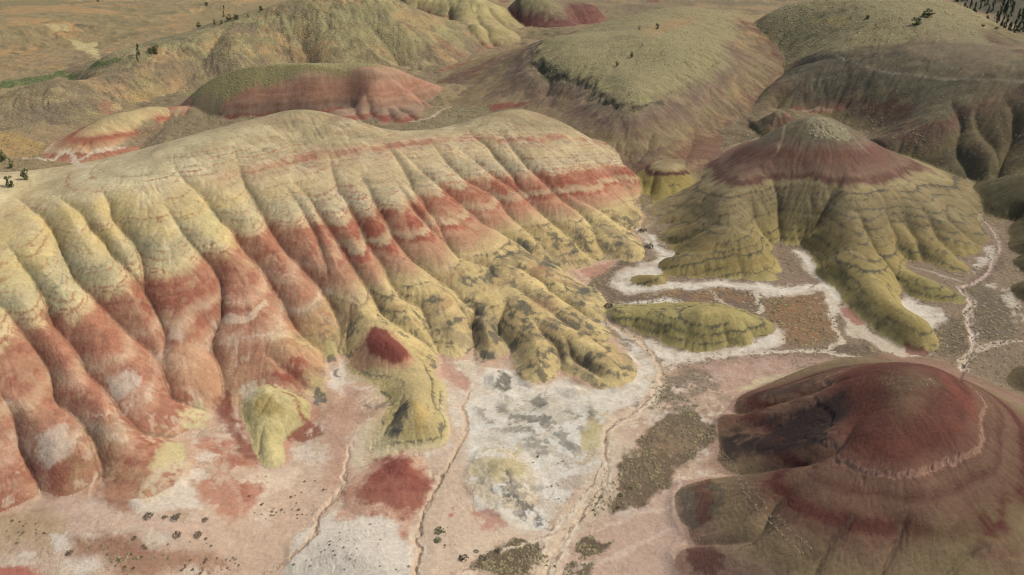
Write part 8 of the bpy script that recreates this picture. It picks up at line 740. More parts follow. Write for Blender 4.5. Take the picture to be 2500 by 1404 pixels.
SHRUBS = [
 (-58.22, 97.47, 1.5, 'largest dark rounded shrub alone on the pale apron below the left ribs', ''),
 (-55.67, 97.58, 0.89, 'small dark shrub right of the largest one on the pale apron', ''),
 (-54.11, 97.51, 1.34, 'dark clumpy shrub in the middle of the row on the pale apron', ''),
 (-53.83, 98.33, 0.82, 'small shrub just behind the clumpy one on the pale apron', ''),
 (-49.58, 98.1, 1.03, 'dark shrub at the right end of the row on the pale apron', ''),
 (-52.62, 94.44, 1.31, 'brownish spreading shrub, left of two at the edge of the brown soil', ''),
 (-49.66, 95.07, 1.31, 'brownish spreading shrub, right of two at the edge of the brown soil', ''),
 (-58.83, 93.35, 0.81, 'small shrub on the brown soil left of the spreading pair', ''),
 (-67.55, 90.64, 0.98, 'single dark shrub by the pale salt patch at lower left', ''),
 (-11.8, 97.48, 1.53, 'tall green grey shrub beside the forked dry channel at the bottom', ''),
 (-11.82, 95.43, 1.24, 'green shrub just below the tall one beside the forked channel', ''),
 (-5.63, 93.73, 0.82, 'dark shrub at the upper left tip of the bottom brown scrub patch', ''),
 (-4.62, 92.57, 1.22, 'wide dark shrub on the left rim of the bottom brown scrub patch', ''),
 (-7.52, 91.94, 1.49, 'wide dark bush on the pale ground left of the bottom scrub patch', ''),
 (-2.41, 94.35, 0.96, 'dark shrub on the reddish spot above the bottom scrub patch', ''),
 (15.57, 107.56, 0.74, 'green dot of a shrub on the lower left of the wash side scrub', ''),
 (20.84, 109.23, 0.75, 'green shrub in the middle of the wash side scrub', ''),
 (18.94, 107.72, 0.9, 'dark green shrub below the middle one in the wash side scrub', ''),
 (18.19, 104.99, 0.74, 'yellow green shrub near the lower rim of the wash side scrub', ''),
 (24.37, 175.72, 2.29, 'dense grey bush jammed in the gully mouth at the tip of the ribs', ''),
 (40.43, 212.79, 2.7, 'dark rounded bush in the narrow valley beside the white salt, lower of two', ''),
 (40.02, 222.6, 2.29, 'dark rounded bush in the narrow valley beside the white salt, upper of two', ''),
 (-29.25, 95.35, 0.2, 'tiny dark shrub on the white salt flat at the bottom', 'shrubs dotted over the bottom white flat'),
 (-32.13, 92.2, 0.25, 'tiny dark shrub on the white salt flat at the bottom', 'shrubs dotted over the bottom white flat'),
 (-27.41, 95.52, 0.25, 'tiny dark shrub on the white salt flat at the bottom', 'shrubs dotted over the bottom white flat'),
 (-26.0, 95.06, 0.23, 'tiny dark shrub on the white salt flat at the bottom', 'shrubs dotted over the bottom white flat'),
 (-27.66, 95.2, 0.19, 'tiny dark shrub on the white salt flat at the bottom', 'shrubs dotted over the bottom white flat'),
 (-28.99, 94.63, 0.33, 'tiny dark shrub on the white salt flat at the bottom', 'shrubs dotted over the bottom white flat'),
 (-21.78, 88.72, 0.21, 'tiny dark shrub on the white salt flat at the bottom', 'shrubs dotted over the bottom white flat'),
 (-28.45, 95.04, 0.19, 'tiny dark shrub on the white salt flat at the bottom', 'shrubs dotted over the bottom white flat'),
 (-23.61, 97.25, 0.24, 'tiny dark shrub on the white salt flat at the bottom', 'shrubs dotted over the bottom white flat'),
 (-28.98, 95.4, 0.36, 'tiny dark shrub on the white salt flat at the bottom', 'shrubs dotted over the bottom white flat'),
 (-20.1, 89.42, 0.29, 'tiny dark shrub on the white salt flat at the bottom', 'shrubs dotted over the bottom white flat'),
 (-31.35, 92.15, 0.21, 'tiny dark shrub on the white salt flat at the bottom', 'shrubs dotted over the bottom white flat'),
 (-24.16, 92.82, 0.27, 'tiny dark shrub on the white salt flat at the bottom', 'shrubs dotted over the bottom white flat'),
 (-24.03, 90.67, 0.26, 'tiny dark shrub on the white salt flat at the bottom', 'shrubs dotted over the bottom white flat'),
 (-27.9, 97.33, 0.26, 'tiny dark shrub on the white salt flat at the bottom', 'shrubs dotted over the bottom white flat'),
 (-20.95, 93.74, 0.25, 'tiny dark shrub on the white salt flat at the bottom', 'shrubs dotted over the bottom white flat'),
 (-26.43, 93.45, 0.44, 'tiny dark shrub on the white salt flat at the bottom', 'shrubs dotted over the bottom white flat'),
 (-17.21, 88.82, 0.19, 'tiny dark shrub on the white salt flat at the bottom', 'shrubs dotted over the bottom white flat'),
 (-25.52, 89.34, 0.29, 'tiny dark shrub on the white salt flat at the bottom', 'shrubs dotted over the bottom white flat'),
 (-16.56, 90.5, 0.18, 'tiny dark shrub on the white salt flat at the bottom', 'shrubs dotted over the bottom white flat'),
 (-22.45, 99.41, 0.2, 'tiny dark shrub on the white salt flat at the bottom', 'shrubs dotted over the bottom white flat'),
 (-34.02, 91.66, 0.46, 'tiny dark shrub on the white salt flat at the bottom', 'shrubs dotted over the bottom white flat'),
 (-31.18, 90.93, 0.36, 'tiny dark shrub on the white salt flat at the bottom', 'shrubs dotted over the bottom white flat'),
 (-26.45, 97.69, 0.2, 'tiny dark shrub on the white salt flat at the bottom', 'shrubs dotted over the bottom white flat'),
 (-24.92, 90.95, 0.36, 'tiny dark shrub on the white salt flat at the bottom', 'shrubs dotted over the bottom white flat'),
 (-27.54, 92.06, 0.39, 'tiny dark shrub on the white salt flat at the bottom', 'shrubs dotted over the bottom white flat'),
 (-17.63, 89.03, 0.33, 'tiny dark shrub on the white salt flat at the bottom', 'shrubs dotted over the bottom white flat'),
 (-29.92, 97.5, 0.19, 'tiny dark shrub on the white salt flat at the bottom', 'shrubs dotted over the bottom white flat'),
 (-24.12, 89.81, 0.21, 'tiny dark shrub on the white salt flat at the bottom', 'shrubs dotted over the bottom white flat'),
 (-28.9, 94.63, 0.29, 'tiny dark shrub on the white salt flat at the bottom', 'shrubs dotted over the bottom white flat'),
 (-21.78, 96.39, 0.18, 'tiny dark shrub on the white salt flat at the bottom', 'shrubs dotted over the bottom white flat'),
 (-27.58, 93.88, 0.21, 'tiny dark shrub on the white salt flat at the bottom', 'shrubs dotted over the bottom white flat'),
 (-29.48, 93.63, 0.28, 'tiny dark shrub on the white salt flat at the bottom', 'shrubs dotted over the bottom white flat'),
 (-15.78, 89.62, 0.42, 'tiny dark shrub on the white salt flat at the bottom', 'shrubs dotted over the bottom white flat'),
 (-27.98, 92.98, 0.37, 'tiny dark shrub on the white salt flat at the bottom', 'shrubs dotted over the bottom white flat'),
 (-30.73, 94.8, 0.21, 'tiny dark shrub on the white salt flat at the bottom', 'shrubs dotted over the bottom white flat'),
 (-23.22, 99.16, 0.32, 'tiny dark shrub on the white salt flat at the bottom', 'shrubs dotted over the bottom white flat'),
 (-30.01, 93.36, 0.28, 'tiny dark shrub on the white salt flat at the bottom', 'shrubs dotted over the bottom white flat'),
 (-22.89, 99.1, 0.19, 'tiny dark shrub on the white salt flat at the bottom', 'shrubs dotted over the bottom white flat'),
 (-28.64, 90.97, 0.24, 'tiny dark shrub on the white salt flat at the bottom', 'shrubs dotted over the bottom white flat'),
 (-20.89, 94.91, 0.31, 'tiny dark shrub on the white salt flat at the bottom', 'shrubs dotted over the bottom white flat'),
 (-24.82, 91.68, 0.22, 'tiny dark shrub on the white salt flat at the bottom', 'shrubs dotted over the bottom white flat'),
 (-42.9, 108.99, 0.24, 'tiny dark shrub on the pink and white ground left of the forked channel', 'shrubs dotted over the pink ground'),
 (-44.84, 110.28, 0.23, 'tiny dark shrub on the pink and white ground left of the forked channel', 'shrubs dotted over the pink ground'),
 (-41.49, 101.15, 0.28, 'tiny dark shrub on the pink and white ground left of the forked channel', 'shrubs dotted over the pink ground'),
 (-36.69, 110.28, 0.45, 'tiny dark shrub on the pink and white ground left of the forked channel', 'shrubs dotted over the pink ground'),
 (-38.13, 102.28, 0.28, 'tiny dark shrub on the pink and white ground left of the forked channel', 'shrubs dotted over the pink ground'),
 (-43.49, 110.47, 0.34, 'tiny dark shrub on the pink and white ground left of the forked channel', 'shrubs dotted over the pink ground'),
 (-40.17, 102.13, 0.54, 'tiny dark shrub on the pink and white ground left of the forked channel', 'shrubs dotted over the pink ground'),
 (-36.57, 107.44, 0.33, 'tiny dark shrub on the pink and white ground left of the forked channel', 'shrubs dotted over the pink ground'),
 (-33.81, 104.45, 0.2, 'tiny dark shrub on the pink and white ground left of the forked channel', 'shrubs dotted over the pink ground'),
 (-35.84, 103.35, 0.29, 'tiny dark shrub on the pink and white ground left of the forked channel', 'shrubs dotted over the pink ground'),
 (-36.1, 103.19, 0.54, 'tiny dark shrub on the pink and white ground left of the forked channel', 'shrubs dotted over the pink ground'),
 (-44.65, 104.79, 0.5, 'tiny dark shrub on the pink and white ground left of the forked channel', 'shrubs dotted over the pink ground'),
 (-40.69, 100.43, 0.25, 'tiny dark shrub on the pink and white ground left of the forked channel', 'shrubs dotted over the pink ground'),
 (-33.6, 102.47, 0.27, 'tiny dark shrub on the pink and white ground left of the forked channel', 'shrubs dotted over the pink ground'),
 (-39.62, 101.43, 0.32, 'tiny dark shrub on the pink and white ground left of the forked channel', 'shrubs dotted over the pink ground'),
 (-31.64, 108.43, 0.2, 'tiny dark shrub on the pink and white ground left of the forked channel', 'shrubs dotted over the pink ground'),
 (-37.08, 103.19, 0.34, 'tiny dark shrub on the pink and white ground left of the forked channel', 'shrubs dotted over the pink ground'),
 (-43.41, 106.94, 0.23, 'tiny dark shrub on the pink and white ground left of the forked channel', 'shrubs dotted over the pink ground'),
 (-35.05, 109.03, 0.2, 'tiny dark shrub on the pink and white ground left of the forked channel', 'shrubs dotted over the pink ground'),
 (-35.2, 107.99, 0.21, 'tiny dark shrub on the pink and white ground left of the forked channel', 'shrubs dotted over the pink ground'),
 (-40.13, 101.29, 0.36, 'tiny dark shrub on the pink and white ground left of the forked channel', 'shrubs dotted over the pink ground'),
 (-35.94, 102.08, 0.43, 'tiny dark shrub on the pink and white ground left of the forked channel', 'shrubs dotted over the pink ground'),
 (-37.43, 106.62, 0.31, 'tiny dark shrub on the pink and white ground left of the forked channel', 'shrubs dotted over the pink ground'),
 (-32.95, 108.3, 0.54, 'tiny dark shrub on the pink and white ground left of the forked channel', 'shrubs dotted over the pink ground'),
 (-42.3, 100.99, 0.2, 'tiny dark shrub on the pink and white ground left of the forked channel', 'shrubs dotted over the pink ground'),
 (-34.14, 101.29, 0.19, 'tiny dark shrub on the pink and white ground left of the forked channel', 'shrubs dotted over the pink ground'),
 (-41.73, 101.31, 0.2, 'tiny dark shrub on the pink and white ground left of the forked channel', 'shrubs dotted over the pink ground'),
 (-35.25, 102.31, 0.4, 'tiny dark shrub on the pink and white ground left of the forked channel', 'shrubs dotted over the pink ground'),
 (-39.4, 102.07, 0.36, 'tiny dark shrub on the pink and white ground left of the forked channel', 'shrubs dotted over the pink ground'),
 (-36.57, 100.11, 0.19, 'tiny dark shrub on the pink and white ground left of the forked channel', 'shrubs dotted over the pink ground'),
 (-34.85, 110.55, 0.34, 'tiny dark shrub on the pink and white ground left of the forked channel', 'shrubs dotted over the pink ground'),
 (-36.73, 104.72, 0.35, 'tiny dark shrub on the pink and white ground left of the forked channel', 'shrubs dotted over the pink ground'),
 (-44.59, 107.96, 0.27, 'tiny dark shrub on the pink and white ground left of the forked channel', 'shrubs dotted over the pink ground'),
 (-42.16, 103.35, 0.56, 'tiny dark shrub on the pink and white ground left of the forked channel', 'shrubs dotted over the pink ground'),
 (-38.16, 111.28, 0.28, 'tiny dark shrub on the pink and white ground left of the forked channel', 'shrubs dotted over the pink ground'),
 (-34.49, 102.28, 0.3, 'tiny dark shrub on the pink and white ground left of the forked channel', 'shrubs dotted over the pink ground'),
 (-43.66, 107.5, 0.23, 'tiny dark shrub on the pink and white ground left of the forked channel', 'shrubs dotted over the pink ground'),
 (-38.59, 112.59, 0.21, 'tiny dark shrub on the pink and white ground left of the forked channel', 'shrubs dotted over the pink ground'),
 (-38.74, 102.72, 0.56, 'tiny dark shrub on the pink and white ground left of the forked channel', 'shrubs dotted over the pink ground'),
 (-32.46, 108.38, 0.25, 'tiny dark shrub on the pink and white ground left of the forked channel', 'shrubs dotted over the pink ground'),
 (-42.76, 101.36, 0.28, 'tiny dark shrub on the pink and white ground left of the forked channel', 'shrubs dotted over the pink ground'),
 (-39.84, 101.32, 0.24, 'tiny dark shrub on the pink and white ground left of the forked channel', 'shrubs dotted over the pink ground'),
 (-35.78, 101.29, 0.35, 'tiny dark shrub on the pink and white ground left of the forked channel', 'shrubs dotted over the pink ground'),
 (-42.07, 103.63, 0.39, 'tiny dark shrub on the pink and white ground left of the forked channel', 'shrubs dotted over the pink ground'),
 (-40.06, 102.93, 0.26, 'tiny dark shrub on the pink and white ground left of the forked channel', 'shrubs dotted over the pink ground'),
 (-41.41, 97.77, 0.2, 'tiny dark shrub on the pink and white ground left of the forked channel', 'shrubs dotted over the pink ground'),
 (-38.28, 99.04, 0.2, 'tiny dark shrub on the pink and white ground left of the forked channel', 'shrubs dotted over the pink ground'),
 (-38.03, 106.09, 0.54, 'tiny dark shrub on the pink and white ground left of the forked channel', 'shrubs dotted over the pink ground'),
 (-47.85, 90.37, 0.21, 'small dark shrub on the brown soil at lower left', 'shrubs dotted over the brown soil'),
 (-46.2, 89.24, 0.3, 'small dark shrub on the brown soil at lower left', 'shrubs dotted over the brown soil'),
 (-53.58, 90.89, 0.26, 'small dark shrub on the brown soil at lower left', 'shrubs dotted over the brown soil'),
 (-49.81, 89.61, 0.41, 'small dark shrub on the brown soil at lower left', 'shrubs dotted over the brown soil'),
 (-50.5, 93.64, 0.29, 'small dark shrub on the brown soil at lower left', 'shrubs dotted over the brown soil'),
 (-43.04, 91.51, 0.27, 'small dark shrub on the brown soil at lower left', 'shrubs dotted over the brown soil'),
 (-56.97, 92.17, 0.49, 'small dark shrub on the brown soil at lower left', 'shrubs dotted over the brown soil'),
 (-49.91, 89.41, 0.22, 'small dark shrub on the brown soil at lower left', 'shrubs dotted over the brown soil'),
 (-43.18, 92.16, 0.43, 'small dark shrub on the brown soil at lower left', 'shrubs dotted over the brown soil'),
 (-48.68, 89.48, 0.38, 'small dark shrub on the brown soil at lower left', 'shrubs dotted over the brown soil'),
 (-49.46, 90.74, 0.4, 'small dark shrub on the brown soil at lower left', 'shrubs dotted over the brown soil'),
 (-49.89, 89.79, 0.22, 'small dark shrub on the brown soil at lower left', 'shrubs dotted over the brown soil'),
 (-50.12, 89.02, 0.56, 'small dark shrub on the brown soil at lower left', 'shrubs dotted over the brown soil'),
 (-58.4, 88.45, 0.62, 'small dark shrub on the brown soil at lower left', 'shrubs dotted over the brown soil'),
 (-43.92, 90.58, 0.37, 'small dark shrub on the brown soil at lower left', 'shrubs dotted over the brown soil'),
 (-58.25, 90.7, 0.39, 'small dark shrub on the brown soil at lower left', 'shrubs dotted over the brown soil'),
 (-60.45, 87.93, 0.22, 'small dark shrub on the brown soil at lower left', 'shrubs dotted over the brown soil'),
 (-44.5, 91.93, 0.33, 'small dark shrub on the brown soil at lower left', 'shrubs dotted over the brown soil'),
 (-47.36, 90.83, 0.52, 'small dark shrub on the brown soil at lower left', 'shrubs dotted over the brown soil'),
 (-47.33, 91.32, 0.53, 'small dark shrub on the brown soil at lower left', 'shrubs dotted over the brown soil'),
 (-45.84, 91.86, 0.41, 'small dark shrub on the brown soil at lower left', 'shrubs dotted over the brown soil'),
 (-44.64, 90.13, 0.26, 'small dark shrub on the brown soil at lower left', 'shrubs dotted over the brown soil'),
 (-47.26, 89.43, 0.25, 'small dark shrub on the brown soil at lower left', 'shrubs dotted over the brown soil'),
 (-47.43, 88.97, 0.52, 'small dark shrub on the brown soil at lower left', 'shrubs dotted over the brown soil'),
 (-47.25, 89.59, 0.22, 'small dark shrub on the brown soil at lower left', 'shrubs dotted over the brown soil'),
 (-46.49, 89.52, 0.21, 'small dark shrub on the brown soil at lower left', 'shrubs dotted over the brown soil'),
 (-53.44, 92.74, 0.42, 'small dark shrub on the brown soil at lower left', 'shrubs dotted over the brown soil'),
 (-47.27, 93.71, 0.46, 'small dark shrub on the brown soil at lower left', 'shrubs dotted over the brown soil'),
 (-52.32, 89.54, 0.22, 'small dark shrub on the brown soil at lower left', 'shrubs dotted over the brown soil'),
 (-48.83, 89.3, 0.39, 'small dark shrub on the brown soil at lower left', 'shrubs dotted over the brown soil'),
 (-48.41, 94.75, 0.54, 'small dark shrub on the brown soil at lower left', 'shrubs dotted over the brown soil'),
 (-57.68, 89.95, 0.3, 'small dark shrub on the brown soil at lower left', 'shrubs dotted over the brown soil'),
 (-43.45, 90.36, 0.22, 'small dark shrub on the brown soil at lower left', 'shrubs dotted over the brown soil'),
 (-59.76, 88.55, 0.33, 'small dark shrub on the brown soil at lower left', 'shrubs dotted over the brown soil'),
 (-48.05, 93.95, 0.26, 'small dark shrub on the brown soil at lower left', 'shrubs dotted over the brown soil'),
 (-47.41, 90.74, 0.28, 'small dark shrub on the brown soil at lower left', 'shrubs dotted over the brown soil'),
 (-42.79, 90.5, 0.22, 'small dark shrub on the brown soil at lower left', 'shrubs dotted over the brown soil'),
 (-57.3, 88.65, 0.22, 'small dark shrub on the brown soil at lower left', 'shrubs dotted over the brown soil'),
 (-42.43, 91.27, 0.38, 'small dark shrub on the brown soil at lower left', 'shrubs dotted over the brown soil'),
 (-56.55, 90.36, 0.45, 'small dark shrub on the brown soil at lower left', 'shrubs dotted over the brown soil'),
 (-49.97, 89.9, 0.29, 'small dark shrub on the brown soil at lower left', 'shrubs dotted over the brown soil'),
 (-43.59, 92.34, 0.5, 'small dark shrub on the brown soil at lower left', 'shrubs dotted over the brown soil'),
 (-57.08, 88.41, 0.53, 'small dark shrub on the brown soil at lower left', 'shrubs dotted over the brown soil'),
 (-47.5, 89.87, 0.27, 'small dark shrub on the brown soil at lower left', 'shrubs dotted over the brown soil'),
 (-59.71, 89.58, 0.57, 'small dark shrub on the brown soil at lower left', 'shrubs dotted over the brown soil'),
 (-51.73, 89.21, 0.22, 'small dark shrub on the brown soil at lower left', 'shrubs dotted over the brown soil'),
 (-43.9, 91.8, 0.25, 'small dark shrub on the brown soil at lower left', 'shrubs dotted over the brown soil'),
 (-56.5, 91.77, 0.58, 'small dark shrub on the brown soil at lower left', 'shrubs dotted over the brown soil'),
 (-59.78, 90.34, 0.29, 'small dark shrub on the brown soil at lower left', 'shrubs dotted over the brown soil'),
 (-48.57, 89.37, 0.23, 'small dark shrub on the brown soil at lower left', 'shrubs dotted over the brown soil'),
 (-77.87, 97.02, 0.26, 'small grey shrub on the straw coloured patch at the left edge', 'shrubs on the straw coloured patch'),
 (-71.87, 93.37, 0.25, 'small grey shrub on the straw coloured patch at the left edge', 'shrubs on the straw coloured patch'),
 (-76.18, 96.84, 0.29, 'small grey shrub on the straw coloured patch at the left edge', 'shrubs on the straw coloured patch'),
 (-77.44, 94.65, 0.29, 'small grey shrub on the straw coloured patch at the left edge', 'shrubs on the straw coloured patch'),
 (-75.19, 94.98, 0.24, 'small grey shrub on the straw coloured patch at the left edge', 'shrubs on the straw coloured patch'),
 (-73.4, 94.63, 0.3, 'small grey shrub on the straw coloured patch at the left edge', 'shrubs on the straw coloured patch'),
 (-75.38, 95.52, 0.32, 'small grey shrub on the straw coloured patch at the left edge', 'shrubs on the straw coloured patch'),
 (-77.07, 93.01, 0.47, 'small grey shrub on the straw coloured patch at the left edge', 'shrubs on the straw coloured patch'),
 (-74.22, 93.48, 0.23, 'small grey shrub on the straw coloured patch at the left edge', 'shrubs on the straw coloured patch'),
 (-73.84, 94.84, 0.34, 'small grey shrub on the straw coloured patch at the left edge', 'shrubs on the straw coloured patch'),
 (-80.57, 97.86, 0.54, 'small grey shrub on the straw coloured patch at the left edge', 'shrubs on the straw coloured patch'),
 (-80.16, 95.69, 0.25, 'small grey shrub on the straw coloured patch at the left edge', 'shrubs on the straw coloured patch'),
 (-79.2, 97.52, 0.32, 'small grey shrub on the straw coloured patch at the left edge', 'shrubs on the straw coloured patch'),
 (-77.27, 95.1, 0.52, 'small grey shrub on the straw coloured patch at the left edge', 'shrubs on the straw coloured patch'),
 (-78.02, 96.55, 0.35, 'small grey shrub on the straw coloured patch at the left edge', 'shrubs on the straw coloured patch'),
 (-74.94, 94.68, 0.28, 'small grey shrub on the straw coloured patch at the left edge', 'shrubs on the straw coloured patch'),
 (-78.11, 95.26, 0.31, 'small grey shrub on the straw coloured patch at the left edge', 'shrubs on the straw coloured patch'),
 (-73.79, 94.84, 0.37, 'small grey shrub on the straw coloured patch at the left edge', 'shrubs on the straw coloured patch'),
 (10.37, 114.43, 0.21, 'tiny dark shrub on the white pan in the middle foreground', 'shrubs dotted over the white pan'),
 (-0.36, 119.66, 0.21, 'tiny dark shrub on the white pan in the middle foreground', 'shrubs dotted over the white pan'),
 (6.64, 107.29, 0.24, 'tiny dark shrub on the white pan in the middle foreground', 'shrubs dotted over the white pan'),
 (-1.59, 119.85, 0.25, 'tiny dark shrub on the white pan in the middle foreground', 'shrubs dotted over the white pan'),
 (7.35, 108.64, 0.2, 'tiny dark shrub on the white pan in the middle foreground', 'shrubs dotted over the white pan'),
 (6.96, 109.98, 0.47, 'tiny dark shrub on the white pan in the middle foreground', 'shrubs dotted over the white pan'),
 (7.83, 112.54, 0.2, 'tiny dark shrub on the white pan in the middle foreground', 'shrubs dotted over the white pan'),
 (7.59, 106.9, 0.25, 'tiny dark shrub on the white pan in the middle foreground', 'shrubs dotted over the white pan'),
 (7.69, 109.87, 0.2, 'tiny dark shrub on the white pan in the middle foreground', 'shrubs dotted over the white pan'),
 (7.95, 110.9, 0.24, 'tiny dark shrub on the white pan in the middle foreground', 'shrubs dotted over the white pan'),
 (6.15, 109.69, 0.31, 'tiny dark shrub on the white pan in the middle foreground', 'shrubs dotted over the white pan'),
 (6.24, 106.89, 0.22, 'tiny dark shrub on the white pan in the middle foreground', 'shrubs dotted over the white pan'),
 (9.54, 107.04, 0.26, 'tiny dark shrub on the white pan in the middle foreground', 'shrubs dotted over the white pan'),
 (-2.29, 121.41, 0.27, 'tiny dark shrub on the white pan in the middle foreground', 'shrubs dotted over the white pan'),
 (8.48, 115.82, 0.31, 'tiny dark shrub on the white pan in the middle foreground', 'shrubs dotted over the white pan'),
 (3.9, 115.63, 0.41, 'tiny dark shrub on the white pan in the middle foreground', 'shrubs dotted over the white pan'),
 (9.09, 116.33, 0.26, 'tiny dark shrub on the white pan in the middle foreground', 'shrubs dotted over the white pan'),
 (9.91, 115.68, 0.2, 'tiny dark shrub on the white pan in the middle foreground', 'shrubs dotted over the white pan'),
 (-2.85, 119.87, 0.21, 'tiny dark shrub on the white pan in the middle foreground', 'shrubs dotted over the white pan'),
 (0.66, 116.65, 0.22, 'tiny dark shrub on the white pan in the middle foreground', 'shrubs dotted over the white pan'),
 (-1.55, 118.96, 0.21, 'tiny dark shrub on the white pan in the middle foreground', 'shrubs dotted over the white pan'),
 (8.16, 110.23, 0.36, 'tiny dark shrub on the white pan in the middle foreground', 'shrubs dotted over the white pan'),
 (9.07, 111.02, 0.24, 'tiny dark shrub on the white pan in the middle foreground', 'shrubs dotted over the white pan'),
 (4.81, 117.69, 0.41, 'tiny dark shrub on the white pan in the middle foreground', 'shrubs dotted over the white pan'),
 (8.09, 107.05, 0.36, 'tiny dark shrub on the white pan in the middle foreground', 'shrubs dotted over the white pan'),
 (9.48, 116.4, 0.38, 'tiny dark shrub on the white pan in the middle foreground', 'shrubs dotted over the white pan'),
 (4.94, 118.38, 0.26, 'tiny dark shrub on the white pan in the middle foreground', 'shrubs dotted over the white pan'),
 (7.16, 108.07, 0.24, 'tiny dark shrub on the white pan in the middle foreground', 'shrubs dotted over the white pan'),
 (4.72, 117.38, 0.47, 'tiny dark shrub on the white pan in the middle foreground', 'shrubs dotted over the white pan'),
 (8.53, 106.61, 0.21, 'tiny dark shrub on the white pan in the middle foreground', 'shrubs dotted over the white pan'),
 (-10.85, 97.41, 0.36, 'tiny dark shrub round the green grey shrub by the forked channel', 'shrubs by the forked channel'),
 (-10.67, 97.04, 0.24, 'tiny dark shrub round the green grey shrub by the forked channel', 'shrubs by the forked channel'),
 (-11.14, 97.29, 0.42, 'tiny dark shrub round the green grey shrub by the forked channel', 'shrubs by the forked channel'),
 (-11.21, 97.6, 0.16, 'tiny dark shrub round the green grey shrub by the forked channel', 'shrubs by the forked channel'),
 (-9.06, 94.7, 0.17, 'tiny dark shrub round the green grey shrub by the forked channel', 'shrubs by the forked channel'),
 (-10.65, 94.49, 0.41, 'tiny dark shrub round the green grey shrub by the forked channel', 'shrubs by the forked channel'),
 (-8.97, 96.4, 0.16, 'tiny dark shrub round the green grey shrub by the forked channel', 'shrubs by the forked channel'),
 (-10.71, 96.49, 0.18, 'tiny dark shrub round the green grey shrub by the forked channel', 'shrubs by the forked channel'),
 (-10.91, 96.47, 0.16, 'tiny dark shrub round the green grey shrub by the forked channel', 'shrubs by the forked channel'),
 (-10.63, 93.97, 0.24, 'tiny dark shrub round the green grey shrub by the forked channel', 'shrubs by the forked channel'),
 (-10.58, 98.49, 0.26, 'tiny dark shrub round the green grey shrub by the forked channel', 'shrubs by the forked channel'),
 (-9.87, 94.75, 0.19, 'tiny dark shrub round the green grey shrub by the forked channel', 'shrubs by the forked channel')]
